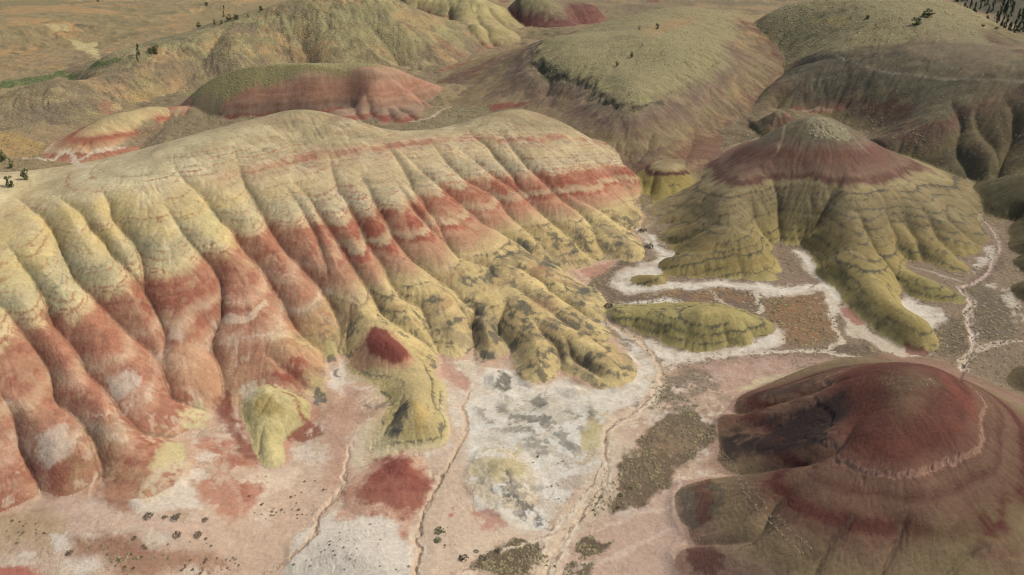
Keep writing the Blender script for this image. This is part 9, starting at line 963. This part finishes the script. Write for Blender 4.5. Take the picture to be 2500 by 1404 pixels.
PINES = [(470.2, 675.4, 7.8), (648.9, 1037.7, 9.4), (604.6, 958.3, 8.2), (361.6, 657.6, 10.0), (445.5, 789.5, 10.5), (429.7, 702.5, 8.2), (569.7, 887.0, 9.4), (410.3, 698.2, 8.0), (410.2, 730.3, 7.7), (756.3, 1061.2, 7.8), (328.0, 572.6, 9.8), (520.6, 965.3, 9.3), (353.5, 560.9, 9.6), (625.2, 1072.5, 10.2), (714.6, 1012.7, 7.0), (576.2, 804.1, 8.6), (625.4, 983.1, 10.1), (438.9, 812.2, 7.3), (359.3, 618.0, 10.9), (609.6, 888.5, 9.3), (610.1, 890.4, 10.7), (711.4, 1034.6, 7.4), (405.0, 747.7, 9.2), (530.3, 974.0, 7.8), (435.2, 750.0, 10.2), (485.4, 743.1, 9.0), (612.0, 863.4, 10.8), (427.1, 618.1, 8.4), (371.1, 612.4, 9.0), (639.8, 1059.8, 7.0), (559.5, 1007.0, 8.9), (631.5, 1002.0, 8.8), (526.0, 976.2, 9.3), (555.1, 773.9, 10.2), (335.3, 588.1, 8.8), (552.0, 925.5, 8.4), (739.3, 1039.2, 8.6), (612.3, 1027.3, 7.3), (548.1, 833.9, 10.6), (719.4, 1061.9, 10.0), (617.7, 929.2, 10.1), (644.4, 1066.7, 7.3), (394.3, 684.6, 8.5), (535.9, 981.4, 8.8), (573.9, 982.8, 7.3), (377.7, 685.9, 10.2), (370.4, 648.5, 10.3), (632.0, 981.3, 10.7), (421.8, 591.1, 9.3), (493.3, 717.3, 9.6), (595.4, 1073.0, 9.3), (528.4, 805.9, 8.0), (366.3, 576.2, 8.5), (634.9, 1024.0, 8.7), (562.4, 889.1, 10.8), (608.3, 970.3, 7.8), (588.7, 874.1, 10.0), (619.5, 1076.6, 8.7), (463.5, 780.4, 8.5), (513.6, 808.5, 8.1), (372.2, 629.9, 7.5), (479.1, 725.2, 9.4), (688.9, 1078.6, 9.2), (598.5, 894.0, 9.5), (560.3, 866.0, 8.4), (623.7, 964.2, 8.2), (377.0, 687.7, 8.4), (320.5, 566.7, 7.2), (422.4, 704.6, 9.4), (626.5, 963.0, 7.6), (686.8, 1024.8, 9.0), (563.0, 894.7, 7.7), (641.4, 893.6, 10.1), (364.6, 654.4, 10.7), (696.0, 1033.3, 10.0), (434.6, 634.3, 7.8), (390.9, 640.5, 7.0), (564.6, 999.7, 10.0), (584.8, 863.1, 9.4), (641.6, 1060.0, 9.0), (494.8, 735.9, 8.2), (537.3, 975.4, 7.9), (439.9, 787.8, 7.8), (602.5, 997.6, 7.9), (641.4, 1000.0, 9.5), (681.9, 1022.2, 8.1), (359.7, 565.0, 9.8), (558.3, 979.0, 9.5), (610.8, 1048.0, 8.2), (500.6, 781.3, 11.0), (605.5, 865.9, 9.6), (476.7, 805.8, 8.4), (547.5, 964.1, 7.6), (441.9, 670.8, 8.5), (397.9, 667.4, 7.3), (539.2, 787.0, 8.8), (428.1, 792.6, 8.1), (325.8, 599.1, 10.5), (641.4, 931.4, 7.5), (527.9, 749.9, 8.7), (742.3, 1041.3, 7.0), (504.7, 785.1, 8.4), (453.9, 755.5, 7.9), (384.4, 573.5, 11.0), (402.4, 579.9, 9.2), (312.3, 570.2, 9.1), (362.3, 614.4, 8.1), (662.1, 1064.7, 8.1), (748.0, 1047.9, 9.9), (441.6, 631.2, 8.8), (647.6, 968.8, 9.6), (657.0, 958.8, 8.8), (449.1, 812.0, 8.5), (587.7, 1020.8, 10.0), (559.6, 979.4, 10.1), (645.2, 901.8, 8.6), (659.0, 953.5, 8.5), (407.9, 676.3, 9.6), (481.4, 693.8, 8.2), (569.0, 957.3, 9.0), (633.9, 1014.6, 9.5), (459.0, 738.3, 7.2), (513.2, 830.3, 8.2), (388.7, 649.9, 8.2), (512.5, 748.5, 10.6), (634.9, 1035.8, 10.6), (622.5, 865.3, 7.5), (613.9, 953.6, 9.1), (657.6, 954.3, 10.3), (447.4, 738.9, 9.4), (399.3, 582.3, 9.3), (516.3, 790.6, 10.8), (642.1, 978.2, 7.8), (646.2, 1065.3, 10.6), (541.1, 820.5, 10.5), (348.0, 590.4, 7.7), (349.5, 584.2, 10.7), (384.4, 691.4, 10.8), (508.1, 816.5, 9.8), (568.3, 984.9, 7.8), (540.1, 780.7, 10.7), (436.6, 659.0, 8.8), (599.5, 1016.6, 8.1), (397.8, 571.4, 7.7), (409.2, 704.8, 10.7), (359.8, 602.4, 9.7), (414.7, 646.1, 8.7), (366.9, 566.8, 8.4), (479.3, 670.0, 10.4), (471.6, 793.3, 7.1), (548.4, 938.6, 9.0), (597.1, 885.5, 7.6), (412.0, 607.5, 7.2), (417.9, 771.4, 7.8), (454.6, 658.5, 10.0), (442.2, 687.2, 9.0), (365.2, 607.4, 10.0), (363.2, 627.0, 8.4), (381.1, 562.1, 8.6), (564.1, 892.1, 10.1), (549.5, 902.6, 7.5), (418.3, 780.5, 7.3), (625.2, 991.5, 10.2), (597.4, 944.3, 9.9), (746.5, 1050.8, 8.0), (642.3, 1032.4, 7.8), (497.2, 773.3, 10.6), (657.6, 1029.8, 10.2), (461.5, 835.1, 8.7), (623.0, 923.6, 9.7), (371.0, 561.1, 10.9), (447.4, 670.8, 7.8), (678.8, 958.6, 7.8), (585.2, 991.3, 10.5), (389.0, 576.5, 7.9), (423.6, 750.8, 10.2), (399.1, 664.5, 8.5), (403.0, 699.1, 10.0), (583.4, 860.2, 7.6), (463.7, 843.4, 7.4), (505.7, 784.6, 9.9), (469.9, 855.5, 8.5), (670.8, 943.7, 10.6), (577.5, 815.6, 8.0), (595.5, 880.8, 7.0), (358.3, 602.7, 7.9), (414.7, 650.9, 9.6), (539.7, 812.2, 8.3), (419.9, 750.3, 7.9), (559.3, 813.1, 8.9), (722.0, 1019.3, 10.1), (518.9, 965.1, 9.8), (389.8, 577.8, 8.7), (426.7, 603.5, 7.7), (720.4, 1059.4, 10.7), (531.4, 885.5, 9.8), (536.4, 799.5, 10.8), (333.4, 589.5, 8.7), (345.4, 574.3, 8.7), (353.2, 650.8, 9.5), (454.0, 683.2, 8.7), (606.0, 1027.0, 9.2), (503.2, 708.2, 8.1), (547.5, 911.6, 9.7), (598.2, 882.3, 9.5), (492.9, 797.2, 7.6), (350.1, 621.1, 10.7), (638.2, 908.6, 9.5), (360.4, 670.7, 9.1), (726.8, 1066.0, 7.3), (419.3, 749.2, 8.1), (543.1, 912.4, 9.0), (433.9, 710.4, 8.5), (474.5, 863.4, 11.0), (343.6, 630.6, 10.6), (401.8, 749.9, 8.0), (659.2, 980.3, 9.6), (615.8, 989.3, 10.7), (439.0, 700.2, 10.3), (488.3, 842.8, 8.3), (637.6, 1007.5, 8.4), (497.4, 884.5, 10.0), (472.5, 749.2, 8.4), (570.9, 1005.8, 10.5), (514.1, 904.2, 7.6), (428.9, 695.1, 10.8), (569.5, 968.0, 8.9), (395.0, 582.1, 9.9), (578.0, 894.0, 7.3), (537.9, 832.5, 9.5), (612.1, 1026.8, 8.0), (511.4, 787.8, 10.4), (597.0, 946.5, 8.6), (572.3, 948.2, 8.7), (358.2, 569.5, 7.8), (586.6, 1062.5, 7.2), (594.3, 828.9, 8.1), (347.2, 629.2, 7.0), (528.4, 880.2, 10.3), (429.7, 675.3, 7.2), (511.6, 727.9, 9.4), (566.6, 801.1, 8.4), (370.1, 597.7, 9.4), (588.5, 975.7, 9.1), (666.5, 1022.1, 8.1), (668.9, 1044.4, 10.4), (645.7, 979.4, 8.2), (500.5, 899.6, 9.7), (495.5, 833.1, 8.8), (440.5, 708.2, 8.7), (440.6, 815.9, 7.4), (569.8, 1004.0, 8.2), (558.8, 921.7, 8.6), (356.8, 579.7, 9.3), (478.2, 789.6, 7.7), (414.5, 761.4, 8.1), (319.0, 564.4, 7.3), (659.8, 1042.8, 7.9), (513.5, 880.0, 9.6), (503.5, 827.8, 10.6), (650.7, 916.2, 8.1), (500.5, 759.6, 9.5), (387.6, 701.3, 10.3), (394.1, 736.3, 9.8), (490.7, 732.0, 7.5), (488.3, 693.8, 9.5), (534.6, 770.8, 9.7), (382.2, 653.2, 10.5), (696.2, 1047.1, 9.1), (679.2, 1033.6, 10.8), (533.0, 926.8, 10.5), (501.5, 838.2, 7.9), (445.5, 700.9, 7.2), (436.4, 749.5, 7.4), (493.5, 821.4, 10.5), (468.6, 833.9, 7.3), (581.2, 855.7, 8.6), (573.4, 838.1, 9.6), (613.3, 875.8, 7.7), (461.2, 649.8, 10.2), (675.2, 1067.9, 8.7), (686.2, 1055.9, 8.7), (490.0, 785.9, 7.2), (418.5, 641.5, 9.8), (653.9, 1019.7, 7.6)]
TRACK = [[(38.13, 119.23), (39.38, 116.06), (40.25, 112.15), (39.58, 103.44), (40.55, 99.45), (41.73, 95.27), (42.77, 91.73), (44.99, 88.77)], [(37.54, 118.61), (38.71, 115.43), (39.56, 111.63), (38.63, 103.49), (39.28, 99.44), (40.63, 95.44), (41.41, 91.16), (43.52, 88.39)]]
QUALITY = 1
names = [L['name'] for L in LANDS]
G = make_grid(QUALITY)
Z, ID, APRON, AID = compose(G, FLOOR, LANDS)
P = Paint(G, Z, ID, names)
floor_colour(P)
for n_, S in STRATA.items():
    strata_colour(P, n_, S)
apron_colour(P, APRON, AID, TOES)
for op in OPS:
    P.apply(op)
# thin dark lines for the shade and growth in the gully beds, painted on
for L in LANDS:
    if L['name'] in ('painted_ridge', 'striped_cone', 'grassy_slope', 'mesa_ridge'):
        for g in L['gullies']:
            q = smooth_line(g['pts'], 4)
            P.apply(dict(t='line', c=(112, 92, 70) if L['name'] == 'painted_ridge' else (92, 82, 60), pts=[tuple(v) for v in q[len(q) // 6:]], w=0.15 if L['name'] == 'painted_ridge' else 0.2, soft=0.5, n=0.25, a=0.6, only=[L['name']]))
P.C *= (1 + 0.05 * fbm(G.X, G.Y, 2.2, 4, 203) + 0.04 * fbm(G.X, G.Y, 0.7, 2, 204))[..., None]
ALB = 0.72
lum_ = (P.C @ np.float32([0.3, 0.59, 0.11]))[..., None]
P.C += (lum_ - P.C) * 0.10
P.C = np.clip(P.C * ALB, 0.01, 0.8)

def set_attr(me, name, kind, data):
    a = me.attributes.new(name, kind, 'POINT')
    a.data.foreach_set('color' if kind == 'FLOAT_COLOR' else 'value', data.astype(np.float32).ravel())

def soil_material():
    m = bpy.data.materials.new('weathered_clay_soil'); m.use_nodes = True
    nt = m.node_tree; N = nt.nodes; L = nt.links
    b = N['Principled BSDF']; b.inputs['Roughness'].default_value = 0.95; b.inputs['Specular IOR Level'].default_value = 0.15
    col = N.new('ShaderNodeAttribute'); col.attribute_name = 'soil_colour'
    veg = N.new('ShaderNodeAttribute'); veg.attribute_name = 'sage_cover'
    geo = N.new('ShaderNodeNewGeometry')
    def noise_node(scale, detail, rough=0.6):
        n = N.new('ShaderNodeTexNoise'); n.inputs['Scale'].default_value = scale; n.inputs['Detail'].default_value = detail
        n.inputs['Roughness'].default_value = rough; L.new(geo.outputs['Position'], n.inputs['Vector']); return n
    def math_node(op, a, bb, clamp=False):
        n = N.new('ShaderNodeMath'); n.operation = op; n.use_clamp = clamp
        for k, v in ((0, a), (1, bb)):
            if isinstance(v, (int, float)): n.inputs[k].default_value = v
            else: L.new(v, n.inputs[k])
        return n.outputs[0]
    def mixc(fac, a, bb, mode='MIX'):
        n = N.new('ShaderNodeMix'); n.data_type = 'RGBA'; n.blend_type = mode
        for k, v in ((0, fac), (6, a), (7, bb)):
            if isinstance(v, (int, float)): n.inputs[k].default_value = v
            elif isinstance(v, tuple): n.inputs[k].default_value = v
            else: L.new(v, n.inputs[k])
        return n.outputs[2]
    grain = noise_node(1.5, 8, 0.74)
    g1 = math_node('MULTIPLY_ADD', grain.outputs[0], 0.95); g1.node.inputs[2].default_value = 0.525
    base = N.new('ShaderNodeVectorMath'); base.operation = 'SCALE'
    L.new(col.outputs['Color'], base.inputs[0]); L.new(g1, base.inputs['Scale'])
    # low sage and bunch grass: cells of dark grey-green, straw and bare soil
    vor = N.new('ShaderNodeTexVoronoi'); vor.inputs['Scale'].default_value = 0.75; vor.inputs['Randomness'].default_value = 1
    L.new(geo.outputs['Position'], vor.inputs['Vector'])
    tuft = N.new('ShaderNodeMapRange'); tuft.inputs[1].default_value = 0.28; tuft.inputs[2].default_value = 0.5
    tuft.inputs[3].default_value = 1.0; tuft.inputs[4].default_value = 0.0
    L.new(vor.outputs['Distance'], tuft.inputs[0])
    patch = noise_node(0.35, 4, 0.6)
    pr = N.new('ShaderNodeMapRange'); pr.inputs[1].default_value = 0.35; pr.inputs[2].default_value = 0.6; L.new(patch.outputs[0], pr.inputs[0])
    f = math_node('MULTIPLY', math_node('MULTIPLY', tuft.outputs[0], veg.outputs['Fac']), pr.outputs[0])
    tint = N.new('ShaderNodeValToRGB'); tint.color_ramp.elements[0].color = (0.07, 0.064, 0.040, 1); tint.color_ramp.elements[1].color = (0.34, 0.29, 0.15, 1)
    e = tint.color_ramp.elements.new(0.5); e.color = (0.16, 0.148, 0.085, 1)
    sep = N.new('ShaderNodeSeparateColor'); L.new(vor.outputs['Color'], sep.inputs[0]); L.new(sep.outputs[0], tint.inputs[0])
    c = mixc(math_node('MULTIPLY', f, 0.75), base.outputs[0], tint.outputs[0])
    L.new(c, b.inputs['Base Color'])
    h = math_node('MULTIPLY', f, 0.35)
    fine = noise_node(5.0, 5, 0.7)
    h2 = math_node('ADD', h, math_node('MULTIPLY', fine.outputs[0], 0.05))
    h3 = math_node('ADD', h2, math_node('MULTIPLY', grain.outputs[0], 0.22))
    bump = N.new('ShaderNodeBump'); bump.inputs['Strength'].default_value = 0.8; bump.inputs['Distance'].default_value = 1.0
    L.new(h3, bump.inputs['Height']); L.new(bump.outputs[0], b.inputs['Normal'])
    return m
SOIL = soil_material()

# each hill and the valley floor become an object of their own; cells belong to the landform on top
nr, nc = G.nrow, G.ncol
co = np.stack([G.X, G.Y, P.Z], -1).reshape(-1, 3)
first = (np.arange((nr - 1) * nc).reshape(nr - 1, nc)[:, :-1]).ravel()
fid = P.ID[:-1, :-1].ravel()
cols = np.concatenate([P.C, np.ones(P.C.shape[:2] + (1,), np.float32)], -1).reshape(-1, 4)
veg_ = P.V.ravel()
for k, nm in enumerate(['valley_floor'] + names):
    q0 = first[fid == k]
    if not len(q0): continue
    quads = np.stack([q0, q0 + 1, q0 + nc + 1, q0 + nc], 1)
    used, inv = np.unique(quads, return_inverse=True)
    me = bpy.data.meshes.new(nm)
    me.vertices.add(len(used)); me.vertices.foreach_set('co', co[used].ravel())
    me.loops.add(quads.size); me.loops.foreach_set('vertex_index', inv.ravel().astype(np.int32))
    me.polygons.add(len(quads)); me.polygons.foreach_set('loop_start', np.arange(0, quads.size, 4, dtype=np.int32))
    me.update(calc_edges=True); me.shade_smooth()
    set_attr(me, 'soil_colour', 'FLOAT_COLOR', cols[used]); set_attr(me, 'sage_cover', 'FLOAT', veg_[used])
    me.materials.append(SOIL)
    o = bpy.data.objects.new(nm, me); scene.collection.objects.link(o); o['kind'] = 'structure'
def ground(x, y): return float(G.sample(P.Z, x, y))

# ---------------------------------------------------------------- plants
def plant_material(name, a, b_, c):
    m = bpy.data.materials.new(name); m.use_nodes = True
    N = m.node_tree.nodes; Lk = m.node_tree.links; bs = N['Principled BSDF']
    bs.inputs['Roughness'].default_value = 0.9; bs.inputs['Specular IOR Level'].default_value = 0.1
    geo = N.new('ShaderNodeNewGeometry'); nz = N.new('ShaderNodeTexNoise'); nz.inputs['Scale'].default_value = 1.6; nz.inputs['Detail'].default_value = 4
    Lk.new(geo.outputs['Position'], nz.inputs['Vector'])
    add = N.new('ShaderNodeMath'); add.operation = 'MULTIPLY_ADD'; add.inputs[1].default_value = 0.45
    Lk.new(geo.outputs['Random Per Island'], add.inputs[0])
    half = N.new('ShaderNodeMath'); half.operation = 'MULTIPLY'; half.inputs[1].default_value = 0.6; Lk.new(nz.outputs[0], half.inputs[0]); Lk.new(half.outputs[0], add.inputs[2])
    r = N.new('ShaderNodeValToRGB'); Lk.new(add.outputs[0], r.inputs[0])
    r.color_ramp.elements[0].position = 0.2; r.color_ramp.elements[1].position = 0.85
    r.color_ramp.elements[0].color = (*a, 1); r.color_ramp.elements[1].color = (*c, 1); r.color_ramp.elements.new(0.5).color = (*b_, 1)
    Lk.new(r.outputs[0], bs.inputs['Base Color'])
    return m
M_JUN = plant_material('juniper_foliage', (0.10, 0.11, 0.06), (0.18, 0.19, 0.09), (0.30, 0.295, 0.14))
M_PALE = plant_material('pale_juniper_foliage', (0.06, 0.085, 0.03), (0.10, 0.125, 0.045), (0.17, 0.18, 0.07))
M_PINE = plant_material('pine_needles', (0.035, 0.052, 0.03), (0.06, 0.085, 0.045), (0.10, 0.125, 0.06))
M_BARK = plant_material('grey_bark', (0.06, 0.05, 0.042), (0.11, 0.092, 0.075), (0.17, 0.15, 0.125))
M_SHRUB = plant_material('grey_shrub_leaves', (0.075, 0.07, 0.052), (0.14, 0.128, 0.088), (0.25, 0.225, 0.15))
M_GREEN = plant_material('green_shrub_leaves', (0.05, 0.065, 0.03), (0.10, 0.125, 0.05), (0.19, 0.21, 0.09))
M_BROWN = plant_material('brown_shrub_twigs', (0.075, 0.055, 0.04), (0.14, 0.105, 0.075), (0.24, 0.185, 0.13))
M_SAGE = plant_material('sage_leaves', (0.09, 0.082, 0.054), (0.165, 0.146, 0.092), (0.28, 0.24, 0.14))
M_CLOD = plant_material('disturbed_clay', (0.10, 0.075, 0.055), (0.20, 0.16, 0.115), (0.34, 0.28, 0.20))

def mesh_from(name, V, Fc, mat):
    me = bpy.data.meshes.new(name); me.from_pydata(V, [], Fc); me.materials.append(mat); me.update(); return me

def tube(V, Fc, a, b, ra, rb, n=6):
    a = Vector(a); b = Vector(b); d = (b - a).normalized(); s = d.orthogonal().normalized(); t = d.cross(s)
    k = len(V)
    for p, r in ((a, ra), (b, rb)):
        for i in range(n):
            w = 2 * math.pi * i / n; V.append(tuple(p + r * (math.cos(w) * s + math.sin(w) * t)))
    for i in range(n): Fc.append((k + i, k + (i + 1) % n, k + n + (i + 1) % n, k + n + i))

def leaf(V, Fc, p, size, rng):
    """a small bent spray of two faces"""
    k = len(V); d = Vector((rng.gauss(0, 1), rng.gauss(0, 1), rng.gauss(0.4, 0.8))).normalized(); e = d.orthogonal().normalized()
    e.rotate(__import__('mathutils').Quaternion(d, rng.uniform(0, 6.28))); f = d.cross(e)
    p = Vector(p)
    for q in (p - e * size, p + f * size * 0.55 + d * size * 0.3, p + e * size, p - f * size * 0.55 + d * size * 0.3): V.append(tuple(q))
    Fc.append((k, k + 1, k + 2)); Fc.append((k, k + 2, k + 3))

def crown_mesh(name, kind, seed, mat, n):
    """unit crown: 1 high, 1 wide, made of leaf sprays round a few uneven clumps"""
    rng = random.Random(seed); V, Fc = [], []
    clumps = []
    for i in range(14):
        z = rng.uniform(0.12, 0.95)
        if kind == 'cone': r = 0.42 * (1 - z) ** 0.8 + 0.03
        elif kind == 'pine': r = 0.46 * (1.02 - z) ** 1.0 + 0.02
        else: r = 0.40 * math.sqrt(max(0.02, 1 - ((z - 0.48) / 0.55) ** 2))
        w = rng.uniform(0, 6.28); q = r * rng.uniform(0.45, 1.0)
        clumps.append((q * math.cos(w), q * math.sin(w), z, rng.uniform(0.10, 0.2)))
    for i in range(n):
        cx, cy, cz, cr = rng.choice(clumps)
        v = Vector((rng.gauss(0, 1), rng.gauss(0, 1), rng.gauss(0, 0.8))).normalized() * cr * rng.uniform(0.5, 1.0)
        leaf(V, Fc, (cx + v.x, cy + v.y, max(0.04, cz + v.z)), rng.uniform(0.05, 0.10), rng)
    return mesh_from(name, V, Fc, mat)

def trunk_mesh(seed, bare=False):
    rng = random.Random(seed); V, Fc = [], []
    tube(V, Fc, (0, 0, -0.06), (0.02, 0.01, 0.38), 0.055, 0.035); tube(V, Fc, (0.02, 0.01, 0.38), (-0.01, 0.02, 0.78), 0.035, 0.012)
    for i in range(12 if bare else 6):
        w = rng.uniform(0, 6.28); z = rng.uniform(0.15, 0.65); L_ = rng.uniform(0.2, 0.42)
        tube(V, Fc, (0.01, 0.01, z), (L_ * math.cos(w), L_ * math.sin(w), z + L_ * rng.uniform(0.5, 1.0)), 0.02, 0.006, 4)
    return mesh_from('trunk', V, Fc, M_BARK)

CROWNS = {}
for kind, mat, n in (('round', M_JUN, 420), ('cone', M_JUN, 380), ('pale', M_PALE, 420), ('pine', M_PINE, 200)):
    CROWNS[kind] = [crown_mesh('crown', 'round' if kind == 'pale' else kind, 31 * i + len(kind), mat, n) for i in range(3)]
TRUNKS = [trunk_mesh(1), trunk_mesh(2)]; BARE = trunk_mesh(5, True)
SNAG = crown_mesh('twigs', 'round', 77, M_BARK, 90)

def tree(name, x, y, h, w, kind, label, cat, group, i):
    root = bpy.data.objects.new(name, None); scene.collection.objects.link(root)
    root.empty_display_size = 0.5
    root.location = (x, y, ground(x, y) - 0.03 * h); root['label'] = label; root['category'] = cat
    if group: root['group'] = group
    rng = random.Random(i * 7 + 3); rz = rng.uniform(0, 6.28)
    for nm, me in (('trunk', BARE if kind == 'bare' else TRUNKS[i % 2]), ('crown', SNAG if kind == 'bare' else CROWNS[kind][i % 3])):
        o = bpy.data.objects.new(nm, me); o.parent = root; o.rotation_euler = (0, 0, rz)
        o.scale = (w, w * rng.uniform(0.85, 1.1), h); scene.collection.objects.link(o)
for i, (x, y, h, w, kind, label) in enumerate(TREES):
    tree('juniper_tree' if kind != 'bare' else 'bare_tree', x, y, h, w, kind, label, 'tree', 'junipers scattered over the hills' if kind != 'bare' else None, i)
for i, (x, y, h) in enumerate(PINES):
    tree('pine_tree', x, y, h, h * 0.55, 'pine', 'dark pine in the wood beyond the upper right shoulder', 'tree', 'pines of the wood beyond the shoulder', i)

def shrub_mesh(seed, mat):
    rng = random.Random(seed); V, Fc = [], []
    for i in range(5):
        w = rng.uniform(0, 6.28); tube(V, Fc, (0, 0, -0.05), (0.3 * math.cos(w), 0.3 * math.sin(w), 0.35), 0.025, 0.01, 3)
    for i in range(60):
        w = rng.uniform(0, 6.28); r = 0.5 * math.sqrt(rng.random()); z = 0.5 * math.sqrt(max(0, 1 - (r / 0.52) ** 2)) * rng.uniform(0.35, 1) * rng.uniform(0.7, 1.15)
        leaf(V, Fc, (r * math.cos(w), r * math.sin(w), z), rng.uniform(0.08, 0.15), rng)
    return mesh_from('desert_shrub', V, Fc, mat)
SHRUB_MESHES = {k: [shrub_mesh(s, m) for s in range(4)] for k, m in (('grey', M_SHRUB), ('green', M_GREEN), ('brown', M_BROWN))}
for i, (x, y, w, label, group) in enumerate(SHRUBS):
    tint = 'brown' if label.startswith('brown') else 'green' if ' green' in ' ' + label[:14] else 'grey'
    o = bpy.data.objects.new('desert_shrub', SHRUB_MESHES[tint][i % 4]); scene.collection.objects.link(o)
    rng = random.Random(i); o.location = (x, y, ground(x, y)); o.rotation_euler = (0, 0, rng.uniform(0, 6.28)); o.scale = (w, w, w * rng.uniform(0.8, 1.1))
    o['label'] = label; o['category'] = 'shrub'
    if group: o['group'] = group
    else: o['group'] = 'shrubs along the flats'

# sage, bunch grass and low scrub that nobody could count
rs = np.random.RandomState(3)
wgt = np.clip(P.V - 0.15, 0, 1).ravel() * (np.abs(G.X / G.Y) < 0.95).ravel() * ((G.Y > 80) & (G.Y < 700)).ravel()
wgt = wgt * (0.25 + sstep(-0.3, 0.4, fbm(G.X, G.Y, 6, 3, 88)).ravel())
N_TUFT = 60000
cum = np.cumsum(wgt.astype(np.float64))
pick = np.clip(np.searchsorted(cum, rs.rand(N_TUFT) * cum[-1]), 0, len(wgt) - 1)
px = G.X.ravel()[pick]; py = G.Y.ravel()[pick]
px = px + rs.uniform(-.5, .5, N_TUFT) * py * 0.002; py = py * (1 + rs.uniform(-.5, .5, N_TUFT) * 0.0025)
pz = G.sample(P.Z, px, py)
R = 0.16 + 0.34 * rs.rand(N_TUFT) ** 2.2 + 0.06 * sstep(150, 300, py); Hh = R * rs.uniform(0.5, 0.95, N_TUFT)
ang = rs.uniform(0, 6.28, (N_TUFT, 1)) + np.array([[0, 2.09, 4.19]]); rr = R[:, None] * rs.uniform(0.7, 1.2, (N_TUFT, 3))
V = np.zeros((N_TUFT, 4, 3), np.float32)
V[:, :3, 0] = px[:, None] + rr * np.cos(ang); V[:, :3, 1] = py[:, None] + rr * np.sin(ang); V[:, :3, 2] = pz[:, None] - 0.12 * R[:, None]
V[:, 3, 0] = px; V[:, 3, 1] = py; V[:, 3, 2] = pz + Hh
b4 = (np.arange(N_TUFT) * 4)[:, None, None]
T = (np.array([[0, 1, 3], [1, 2, 3], [2, 0, 3]])[None] + b4).reshape(-1, 3).astype(np.int32)
def stuff(name, V, T, mat):
    me = bpy.data.meshes.new(name); me.vertices.add(len(V)); me.vertices.foreach_set('co', V.astype(np.float32).ravel())
    me.loops.add(T.size); me.loops.foreach_set('vertex_index', T.ravel())
    me.polygons.add(len(T)); me.polygons.foreach_set('loop_start', np.arange(0, T.size, 3, dtype=np.int32)); me.update(calc_edges=True)
    me.materials.append(mat); o = bpy.data.objects.new(name, me); scene.collection.objects.link(o); o['kind'] = 'stuff'
    return o
stuff('sagebrush', V.reshape(-1, 3), T, M_SAGE)

# the double line of footprints up the dark mound: little heaps of turned clay
pts = []
rng = random.Random(9)
for tr in TRACK:
    q = smooth_line(tr, 6); L_ = np.r_[0, np.cumsum(np.hypot(*np.diff(q, axis=0).T))]
    for s in np.arange(0, L_[-1], 0.16):
        x = np.interp(s, L_, q[:, 0]) + rng.gauss(0, 0.16); y = np.interp(s, L_, q[:, 1]) + rng.gauss(0, 0.13)
        pts.append((x, y))
pts = np.array(pts); n = len(pts); pz = G.sample(P.Z, pts[:, 0], pts[:, 1])
R = rs.uniform(0.09, 0.20, n); ang = rs.uniform(0, 6.28, (n, 1)) + np.array([[0, 2.09, 4.19]])
V = np.zeros((n, 4, 3), np.float32); V[:, :3, 0] = pts[:, :1] + R[:, None] * np.cos(ang); V[:, :3, 1] = pts[:, 1:] + R[:, None] * np.sin(ang); V[:, :3, 2] = pz[:, None] - 0.03
V[:, 3, 0] = pts[:, 0]; V[:, 3, 1] = pts[:, 1]; V[:, 3, 2] = pz + R * 0.9
T = (np.array([[0, 1, 3], [1, 2, 3], [2, 0, 3]])[None] + (np.arange(n) * 4)[:, None, None]).reshape(-1, 3).astype(np.int32)
stuff('footprint_clods', V.reshape(-1, 3), T, M_CLOD)
